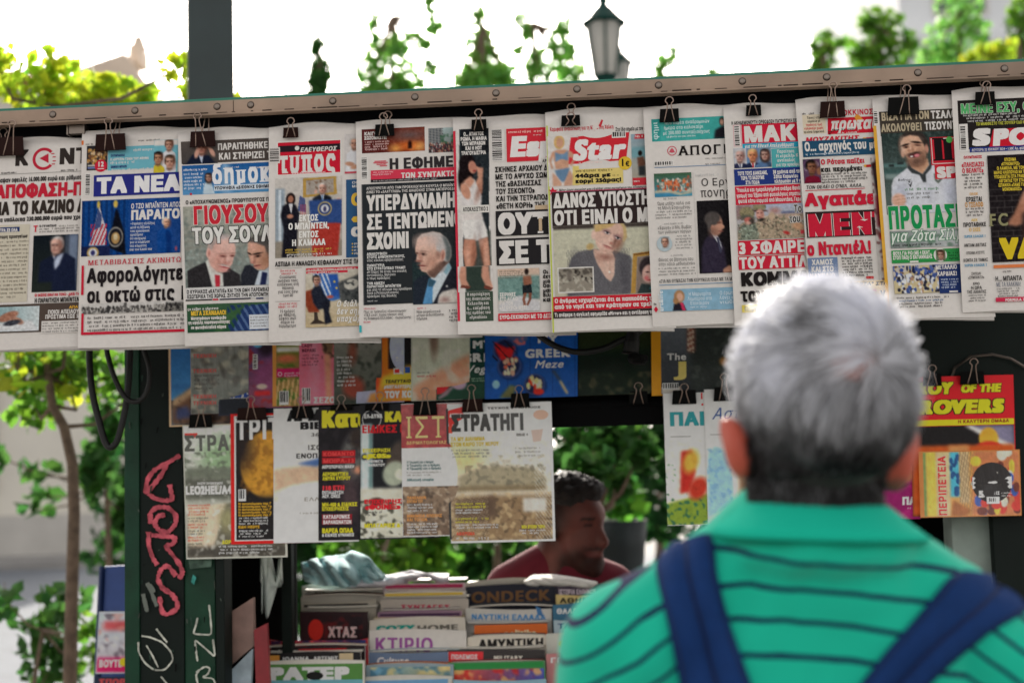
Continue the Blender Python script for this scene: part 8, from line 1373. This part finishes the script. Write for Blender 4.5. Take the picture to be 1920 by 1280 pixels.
tor = [('c', Q(1500, 1000, .03), Q(1240, 1195, .035), .052, .06), ('c', Q(1570, 1000, .03), Q(1880, 1240, .035), .052, .06), ('e', Q(1540, 1120, .03), (.11, .075, .07)), ('e', Q(1540, 1230, .04), (.175, .085, .10)), ('e', Q(1542, 1400, .06), (.195, .115, .21)), ('e', Q(1545, 1800, .07), (.185, .125, .24)),
       ('e', Q(1194, 1235, .035), (.062, .062, .066)), ('e', Q(1920, 1275, .035), (.062, .062, .066))]
SL, SR = Q(1192, 1240, .035), Q(1922, 1280, .035); EL, ER = Q(1100, 1800, .06), Q(2010, 1830, .06)
slv = [('c', SL, SL+(EL-SL)*.75, .06, .058), ('c', SR, SR+(ER-SR)*.75, .06, .058)]
WL, WR = EL+np.array([.06, .22, .0]), ER+np.array([-.06, .22, .0])
arms = [('c', SL, EL, .05, .04), ('c', SR, ER, .05, .04), ('c', EL, WL, .038, .027), ('c', ER, WR, .038, .027)]
for Wp, sg in ((WL, 1), (WR, -1)):
    pc_ = Wp+np.array([.02*sg, .06, -.01]); arms.append(('e', pc_, (.038, .05, .016)))
    for i, (L_, ox) in enumerate(((.062, -.027), (.072, -.009), (.068, .009), (.054, .027))):
        a = pc_+np.array([ox, .04, 0]); m_ = a+np.array([ox*.15, L_*.55, -.012]); arms += [('c', a, m_, .0095, .0088), ('c', m_, m_+np.array([0, L_*.35, -.026]), .0088, .0075)]
    arms += [('c', pc_+np.array([.03*sg, -.01, 0]), pc_+np.array([.058*sg, .03, -.01]), .012, .0095)]
hipz = float(Q(1545, 2150)[2]); hx = float(Q(1545, 2150)[0]); hy_ = YM+.07
legs = [('e', (hx, hy_, hipz), (.17, .12, .14))]
for sg in (-1, 1): legs += [('c', (hx+.09*sg, hy_, hipz-.05), (hx+.10*sg, hy_+.01, .48), .085, .058), ('c', (hx+.10*sg, hy_+.01, .48), (hx+.10*sg, hy_, .09), .055, .04), ('e', (hx+.105*sg, hy_+.05, .045), (.045, .12, .044))]
man = thing('person', 'grey haired man from behind in a green polo with navy stripes', 'person', (hx, hy_, 0))
me = body(hd+[('e', p[1], np.asarray(p[2])*.93) if p[0] == 'e' else ('c', p[1], p[2], p[3]-.006, p[4]-.006) for p in tor]+arms+legs, .0055, 4)
v = mesh_arrays(me); X, Y_ = project(v); cols = np.tile(lin((186, 112, 92)), (len(v), 1))
ear = ((X < 1400) | (X > 1666)) & (Y_ > 760) & (Y_ < 930) & (v[:, 1] < YM+.06); cols[ear] = lin((192, 90, 72))
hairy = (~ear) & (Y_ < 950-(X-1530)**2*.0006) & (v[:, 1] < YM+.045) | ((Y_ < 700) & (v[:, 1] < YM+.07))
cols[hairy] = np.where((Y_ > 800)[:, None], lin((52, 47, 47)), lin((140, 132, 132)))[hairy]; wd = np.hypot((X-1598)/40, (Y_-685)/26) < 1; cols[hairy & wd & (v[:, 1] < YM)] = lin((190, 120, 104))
nk = (~hairy) & (Y_ > 900) & (Y_ < 1000); cols[nk] = lin((140, 84, 72))
cols[(v[:, 2] < hipz+.1)] = lin((60, 64, 76)); cols[v[:, 2] < .09] = lin((40, 36, 34))
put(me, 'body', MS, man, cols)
# hair: thousands of strands combed out of the whorl
def hair_strands(n):
    rg = np.random.default_rng(3); mb_v = []; mb_f = []; mb_c = []; k = 0
    er = np.array([.0735, .098, .0985]); wh = Q(1598, 690, 0)-HC; wh[1] = -math.sqrt(max(0, 1-(wh[0]/er[0])**2-(wh[2]/er[2])**2))*er[1]
    low = Q(1536, 850, .012); lr = np.array([.064, .077, .062])
    def on(p):                                 # push a point onto the union of skull, occiput and neck
        a = (p-HC)/er; fa = np.linalg.norm(a); c_ = (p-low)/lr; fc = np.linalg.norm(c_)
        nl = np.array([low[0]-.004, low[1]+.004, 0]); 
        if fa < fc or p[2] > HC[2]-.01: q = HC+(p-HC)/max(fa, 1e-6); nn = (q-HC)/er**2
        else: q = low+(p-low)/max(fc, 1e-6); nn = (q-low)/lr**2
        if p[2] < low[2]-.02:
            h_ = np.array([p[0]-nl[0], p[1]-nl[1]]); l_ = np.linalg.norm(h_)+1e-9; q = np.array([nl[0]+h_[0]/l_*.0625, nl[1]+h_[1]/l_*.0625, p[2]]); nn = np.array([h_[0], h_[1], 0])
        return q, nn/(np.linalg.norm(nn)+1e-9)
    cen = rg.normal(size=(420, 3)); cen /= np.linalg.norm(cen, axis=1)[:, None]; cen = HC+cen*er; tone = rg.normal(size=420)
    while k < n:
        d_ = rg.normal(size=3); d_ /= np.linalg.norm(d_)
        if rg.random() < .42:
            p, nn = on(np.array([low[0]+rg.uniform(-.068, .068), low[1]-.2, low[2]+rg.uniform(-.062, .03)])) if False else on(low+np.array([d_[0]*.07, -abs(d_[1])*.079, d_[2]*.062]))
        else: p, nn = on(HC+d_*er)
        x, y = project(p[None])[0][0], project(p[None])[1][0]
        if p[1] > YM+.075 or y > 952-(x-1530)**2*.0006+rg.normal()*8: continue
        if p[1] > YM+.02 and y > 740: continue
        if (x < 1408 or x > 1660) and y > 780 and p[1] > YM-.035: continue
        if np.hypot((x-1596)/30, (y-690)/20) < 1 and p[1] < YM and rg.random() < .8: continue
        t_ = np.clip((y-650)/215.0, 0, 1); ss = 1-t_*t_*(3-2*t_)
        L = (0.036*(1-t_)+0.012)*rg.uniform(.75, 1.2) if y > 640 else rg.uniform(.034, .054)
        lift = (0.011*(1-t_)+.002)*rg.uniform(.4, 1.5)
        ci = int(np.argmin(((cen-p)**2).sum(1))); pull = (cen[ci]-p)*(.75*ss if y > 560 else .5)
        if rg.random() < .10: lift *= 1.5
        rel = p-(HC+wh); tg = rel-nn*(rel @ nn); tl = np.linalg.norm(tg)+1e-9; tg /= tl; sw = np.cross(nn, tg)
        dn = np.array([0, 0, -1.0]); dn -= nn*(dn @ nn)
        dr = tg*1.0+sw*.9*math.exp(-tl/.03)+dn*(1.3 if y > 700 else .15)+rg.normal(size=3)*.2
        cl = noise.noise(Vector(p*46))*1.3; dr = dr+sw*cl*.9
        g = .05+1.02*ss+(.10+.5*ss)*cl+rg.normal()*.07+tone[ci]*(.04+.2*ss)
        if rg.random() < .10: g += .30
        if y < 640: g += .15  # crown strands coloured whiter to carry the sunlit rim
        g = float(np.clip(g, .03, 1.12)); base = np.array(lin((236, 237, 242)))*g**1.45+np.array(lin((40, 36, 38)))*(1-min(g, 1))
        seg = 4; P_ = []; q = p.copy(); qn = nn
        for s_ in range(seg+1):
            u_ = s_/seg; P_.append((q+pull*u_**1.5+qn*(.0015+lift*math.sin(min(1, u_*1.1)*math.pi*.75)), qn))
            d2 = dr-qn*(dr @ qn); d2 /= np.linalg.norm(d2)+1e-9; q, qn = on(q+d2*L/seg)
        for s_, (a, an) in enumerate(P_):
            tdir = (P_[min(s_+1, seg)][0]-P_[max(s_-1, 0)][0]); wv = np.cross(tdir, an); wv /= np.linalg.norm(wv)+1e-9; w_ = .0010*(1-.75*s_/seg)
            mb_v += [a-wv*w_, a+wv*w_]; mb_c += [base*(.8+.3*s_/seg)]*2
        o_ = k*(seg+1)*2
        for s_ in range(seg): mb_f.append((o_+2*s_, o_+2*s_+1, o_+2*s_+3, o_+2*s_+2))
        k += 1
    return MB().add(np.array(mb_v), mb_f, np.array(mb_c))
MH = principled('grey_hair', attr='Col', rough=.4, spec=.4, trans=.62)
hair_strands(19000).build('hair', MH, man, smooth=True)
# shirt
def stripe_mat():
    m = principled('striped_pique', (32, 190, 160), rough=.85, spec=.2, bump=.0016, bscale=26); n = m.node_tree; b = n.nodes['Principled BSDF']; b.inputs['Sheen Weight'].default_value = .2
    tc = n.nodes.new('ShaderNodeTexCoord'); sep = n.nodes.new('ShaderNodeSeparateXYZ'); n.links.new(tc.outputs['Object'], sep.inputs[0])
    def mt(op, a, b_):
        q = n.nodes.new('ShaderNodeMath'); q.operation = op
        for i, z in enumerate((a, b_)):
            if isinstance(z, (int, float)): q.inputs[i].default_value = z
            else: n.links.new(z, q.inputs[i])
        return q.outputs[0]
    xc = float(Q(1545, 1200)[0]); dx = mt('SUBTRACT', sep.outputs['X'], xc); ad = mt('ABSOLUTE', dx, 0); ov = mt('MAXIMUM', mt('SUBTRACT', ad, .125), 0.0)
    s = mt('ADD', mt('ADD', sep.outputs['Z'], mt('MULTIPLY', ov, .42)), mt('ADD', mt('MULTIPLY', sep.outputs['Y'], -.25), mt('MULTIPLY', dx, .095)))
    s = mt('ADD', s, mt('MULTIPLY', mt('MULTIPLY', dx, dx), .8))
    wn = n.nodes.new('ShaderNodeTexNoise'); wn.inputs['Scale'].default_value = 11; n.links.new(tc.outputs['Object'], wn.inputs['Vector']); s = mt('ADD', s, mt('MULTIPLY', mt('SUBTRACT', wn.outputs['Fac'], .5), .011))
    fr = mt('FRACT', mt('DIVIDE', mt('ADD', s, 10.013), .0300), 0); msk = mt('LESS_THAN', fr, .165)
    zc = float(Q(1530, 1004)[2]); msk = mt('MULTIPLY', msk, mt('LESS_THAN', sep.outputs['Z'], zc))
    mx = n.nodes.new('ShaderNodeMix'); mx.data_type = 'RGBA'; n.links.new(msk, mx.inputs['Factor']); mx.inputs[6].default_value = (*lin((32, 192, 160)), 1); mx.inputs[7].default_value = (*lin((22, 28, 76)), 1)
    for l in list(b.inputs['Base Color'].links): n.links.remove(l)
    n.links.new(mx.outputs[2], b.inputs['Base Color']); return m
MST = stripe_mat()
me = body(tor+slv+[('e', Q(1536, 1034, .022), (.098, .088, .030))], .007, 6, infl=.004); v = mesh_arrays(me)
# soft cloth folds
nrm = np.zeros(len(me.vertices)*3); me.vertices.foreach_get('normal', nrm); nrm = nrm.reshape(-1, 3)
for i in range(len(v)):
    q = v[i]; v[i] += nrm[i]*(noise.noise(Vector((q[0]*9+q[2]*7, q[1]*5, q[2]*4)))*.008+abs(noise.noise(Vector((q[0]*20-q[2]*11, 3, q[2]*7))))*.008)
me.vertices.foreach_set('co', v.ravel()); me.update(); shirt = put(me, 'polo_shirt', MST, man)
cz = [(946, .0685, .0655), (955, .073, .070), (972, .083, .079), (990, .095, .089), (1004, .104, .096), (1007, .103, .094)]
b = MB(); n = 40; vs = []
for y, ra, rb in cz:
    c = Q(1532+(y-950)*.1, y, .018)
    for j in range(n):
        a = 2*math.pi*j/n; dz = -.004*math.cos(a)*0-.0035*math.cos(a)*(ra/.09)*1.2; wb = 1+.035*noise.noise(Vector((math.cos(a)*2.2, math.sin(a)*2.2, y*.03))); vs.append((c[0]+ra*wb*math.cos(a), c[1]+rb*wb*math.sin(a), c[2]+dz+(.006 if False else 0)-max(0, math.sin(a))*.03))
b.add(vs, [(i*n+j, i*n+(j+1) % n, (i+1)*n+(j+1) % n, (i+1)*n+j) for i in range(len(cz)-1) for j in range(n)])
o = b.build('collar', principled('collar_cloth', (32, 190, 160), rough=.9, spec=.2, bump=.0006, bscale=200), man, smooth=True); q = o.modifiers.new('solidify', 'SOLIDIFY'); q.thickness = .002
# backpack with two padded straps following the shirt
bag = thing('backpack', 'navy backpack worn low, its two padded straps crossing the striped back', 'backpack', Q(1500, 1800, -.15))
bm_ = bmesh.new(); bm_.from_mesh(me); bv = BVHTree.FromBMesh(bm_)
MSTRAP = principled('navy_webbing', (26, 56, 108), rough=.8, spec=.25, nscale=90, namt=.12, bump=.0008, bscale=220)
MSEAM = principled('navy_seam', (22, 38, 78), rough=.8)
def strap(L, Rr):
    rows = []
    nseg = 40
    for i in range(nseg+1):
        t = i/nseg*(len(L)-1); j = min(int(t), len(L)-2); f_ = t-j; a = np.array(L[j])*(1-f_)+np.array(L[j+1])*f_; c = np.array(Rr[j])*(1-f_)+np.array(Rr[j+1])*f_; row = []
        for k in range(9):
            u_ = k/8; p = a+(c-a)*u_; d_ = rays(p[0], p[1]); d_ /= np.linalg.norm(d_); hit = bv.ray_cast(Vector(C), Vector(d_))
            if hit[0] is None:
                hit = bv.find_nearest(Vector(V(float(p[0]), float(p[1]), YM))); pos = np.array(hit[0]); nn = np.array(hit[1])
                if nn @ d_ > 0: nn = -d_
            else: pos = np.array(hit[0]); nn = np.array(hit[1]); nn = nn if nn @ d_ < 0 else -nn
            row.append((pos, nn*.5-d_*.5, u_))
        rows.append(row)
    for _ in range(4):                         # even out the bumps along the strap
        pos = np.array([[q[0] for q in r_] for r_ in rows]); pos[1:-1] = (pos[:-2]+2*pos[1:-1]+pos[2:])/4
        rows = [[(pos[i, k], rows[i][k][1], rows[i][k][2]) for k in range(9)] for i in range(len(rows))]
    vs = []; n_ = 9
    for r_ in rows:
        for pos, nn, u_ in r_:
            th = .006+.007*(1-abs(2*u_-1)**4)-.008*math.exp(-((u_-.52)/.075)**2); vs.append(pos+nn*th)
    for r_ in rows:
        for pos, nn, u_ in r_: vs.append(pos+nn*.0015)
    k = len(rows); f = [(i*n_+j, i*n_+j+1, (i+1)*n_+j+1, (i+1)*n_+j) for i in range(k-1) for j in range(n_-1)]; o_ = k*n_
    f += [(o_+i*n_, i*n_, (i+1)*n_, o_+(i+1)*n_) for i in range(k-1)]+[(i*n_+8, o_+i*n_+8, o_+(i+1)*n_+8, (i+1)*n_+8) for i in range(k-1)]
    f += [(j, o_+j, o_+j+1, j+1) for j in range(8)]
    so_ = MB().add(vs, f).build('shoulder_strap', MSTRAP, bag, smooth=True)
    for ua, ub in ((.045, .075), (.50, .555), (.925, .955)):
        sv = []
        for i, r_ in enumerate(rows):
            for uu in (ua, ub):
                k0 = min(int(uu*8), 7); ff = uu*8-k0; A_ = np.array(vs[i*n_+k0]); B_ = np.array(vs[i*n_+k0+1]); sv.append(A_+(B_-A_)*ff+r_[k0][1]*.0012)
        MB().add(sv, [(2*i, 2*i+1, 2*i+3, 2*i+2) for i in range(k-1)]).build('seam', MSEAM, so_, smooth=True)
strap([(1240, 1034), (1232, 1050), (1232, 1080), (1244, 1130), (1258, 1200), (1276, 1290), (1300, 1400)], [(1334, 1003), (1340, 1020), (1344, 1070), (1356, 1130), (1380, 1200), (1412, 1290), (1454, 1400)])
strap([(1798, 1072), (1776, 1085), (1748, 1120), (1710, 1165), (1660, 1220), (1606, 1290), (1540, 1380)], [(1945, 1106), (1948, 1130), (1915, 1152), (1862, 1182), (1795, 1230), (1732, 1292), (1662, 1388)])
b = MB(); c0 = Q(1500, 1560, -.13); me2 = body([('e', c0+np.array([x, 0, z]), (.09, .06, .09)) for x in (-.07, .07) for z in (-.14, 0, .02)], .01, 6); put(me2, 'bag_body', MSTRAP, bag)
bm_.free()

# the seller inside
YS = 3.86
def W2(px, py, dy=0.0): return V(float(px)+3, float(py)+9, YS)+np.array([0, dy, 0])
sell = thing('person', 'dark haired bearded seller in a maroon T-shirt turned to the right behind the counter', 'person', (float(W2(1050, 1200)[0]), YS, 0))
pr_ = [('e', W2(1066, 950), (.080, .086, .098), (12, 'Y')), ('e', W2(1086, 1000, -.01), (.064, .066, .085), (8, 'Y')), ('e', W2(1098, 1040, -.012), (.046, .05, .045)), ('e', W2(1092, 955, -.02), (.058, .06, .05)),
       ('c', W2(1118, 978, -.045), W2(1128, 1006, -.055), .010, .015), ('e', W2(1106, 966, -.055), (.03, .016, .01)), ('e', W2(1112, 1024, -.045), (.022, .022, .008)), ('e', W2(1112, 1033, -.043), (.022, .022, .008)), ('e', W2(1108, 1058, -.03), (.024, .024, .018)),
       ('e', W2(1030, 985, -.06), (.012, .02, .03)), ('c', W2(1048, 1010, .02), W2(1028, 1100, .03), .06, .066)]
pt_ = [('c', W2(1020, 1055, .03), W2(958, 1098, .03), .06, .07), ('c', W2(1050, 1055, .03), W2(1140, 1098, .03), .06, .07), ('e', W2(1047, 1150, .03), (.20, .11, .14)), ('e', W2(1045, 1330, .03), (.17, .11, .25)), ('c', W2(945, 1110, .03), W2(920, 1300, .0), .058, .05), ('c', W2(1152, 1108, .03), W2(1170, 1300, .0), .058, .05)]
pa_ = [('c', W2(920, 1300, 0), W2(930, 1330, -.22), .04, .03), ('c', W2(1170, 1300, 0), W2(1150, 1330, -.22), .04, .03), ('c', W2(1010, 1450, .03), W2(1010, 1800, .03), .09, .06), ('c', W2(1080, 1450, .03), W2(1080, 1800, .03), .09, .06), ('e', W2(1010, 1820, 0), (.045, .11, .04)), ('e', W2(1080, 1820, 0), (.045, .11, .04))]
for cx in (930, 1150):
    pw = W2(cx, 1332, -.27); pa_.append(('e', pw, (.036, .05, .016)))
    for i, (L_, ox) in enumerate(((.06, -.026), (.07, -.009), (.066, .009), (.052, .026))): pa_.append(('c', pw+np.array([ox, -.04, 0]), pw+np.array([ox*1.1, -.04-L_, -.012]), .009, .0075))
    pa_.append(('c', pw+np.array([.03, .01, 0]), pw+np.array([.055, -.03, -.005]), .011, .009))
me = body(pr_+pt_+pa_, .008, 3); v = mesh_arrays(me); X, Y_ = project(v); cols = np.tile(lin((120, 70, 62)), (len(v), 1))*(1+.12*np.array([noise.noise(Vector(q*26)) for q in v]))[:, None]
Y_ = Y_-9; X = X-3; sm = lambda a_, b_, z: np.clip((z-a_)/(b_-a_), 0, 1)
bw = sm(1010, 1030, Y_-np.abs(X-1080)*.22)*sm(1092, 1076, Y_)*sm(1036, 1052, X)*sm(float(W2(1098, 1092)[2])-.01, float(W2(1098, 1080)[2]), v[:, 2]); bw *= np.array([.97+.12*noise.noise(Vector(q*70)) for q in v]); bw = np.clip(bw, 0, 1)
cols = cols*(1-bw[:, None]*.88)+lin((46, 34, 32))*bw[:, None]*.88
lw = np.exp(-((Y_-1030)/4.5)**2)*sm(1092, 1104, X); cols = cols*(1-lw[:, None]*.7)+lin((136, 74, 70))*lw[:, None]*.7
mw_ = np.exp(-((Y_-1019)/4.0)**2)*sm(1086, 1094, X)*sm(1130, 1124, X); cols = cols*(1-mw_[:, None]*.8)+lin((50, 36, 34))*mw_[:, None]*.8
fd = sm(1078, 1052, X+.25*(Y_-940))*sm(1030, 1000, Y_)*sm(880, 900, Y_); cols = cols*(1-fd[:, None]*.85)+lin((44, 34, 32))*fd[:, None]*.85
eye = (np.hypot((X-1100)/10, (Y_-975)/4) < 1) & (v[:, 1] < YS); cols[eye] = lin((60, 40, 38)); brow = (np.hypot((X-1100)/13, (Y_-963)/3) < 1) & (v[:, 1] < YS); cols[brow] = lin((44, 32, 30))
cols[v[:, 2] < .75] = lin((50, 54, 66))
put(me, 'body', MS, sell, cols)
me = body([('e', W2(1064, 926, .004), (.082, .09, .075), (12, 'Y')), ('e', W2(1092, 908, -.02), (.054, .06, .034), (10, 'Y'))], .008, 3); v = mesh_arrays(me)
for i in range(len(v)): v[i] += (v[i]-W2(1062, 945))*(noise.noise(Vector(v[i]*55))*.09+noise.noise(Vector(v[i]*130))*.07)
me.vertices.foreach_set('co', v.ravel()); put(me, 'hair', principled('dark_hair', (40, 32, 30), rough=.6, nscale=90, namt=.4, bump=.004, bscale=150), sell)
put(body(pt_, .009, 4, infl=.006), 't_shirt', principled('maroon_cotton', (112, 36, 50), rough=.9, nscale=20, namt=.12, bump=.003, bscale=22), sell)
COL.objects.unlink(_fo); bpy.data.objects.remove(_fo)
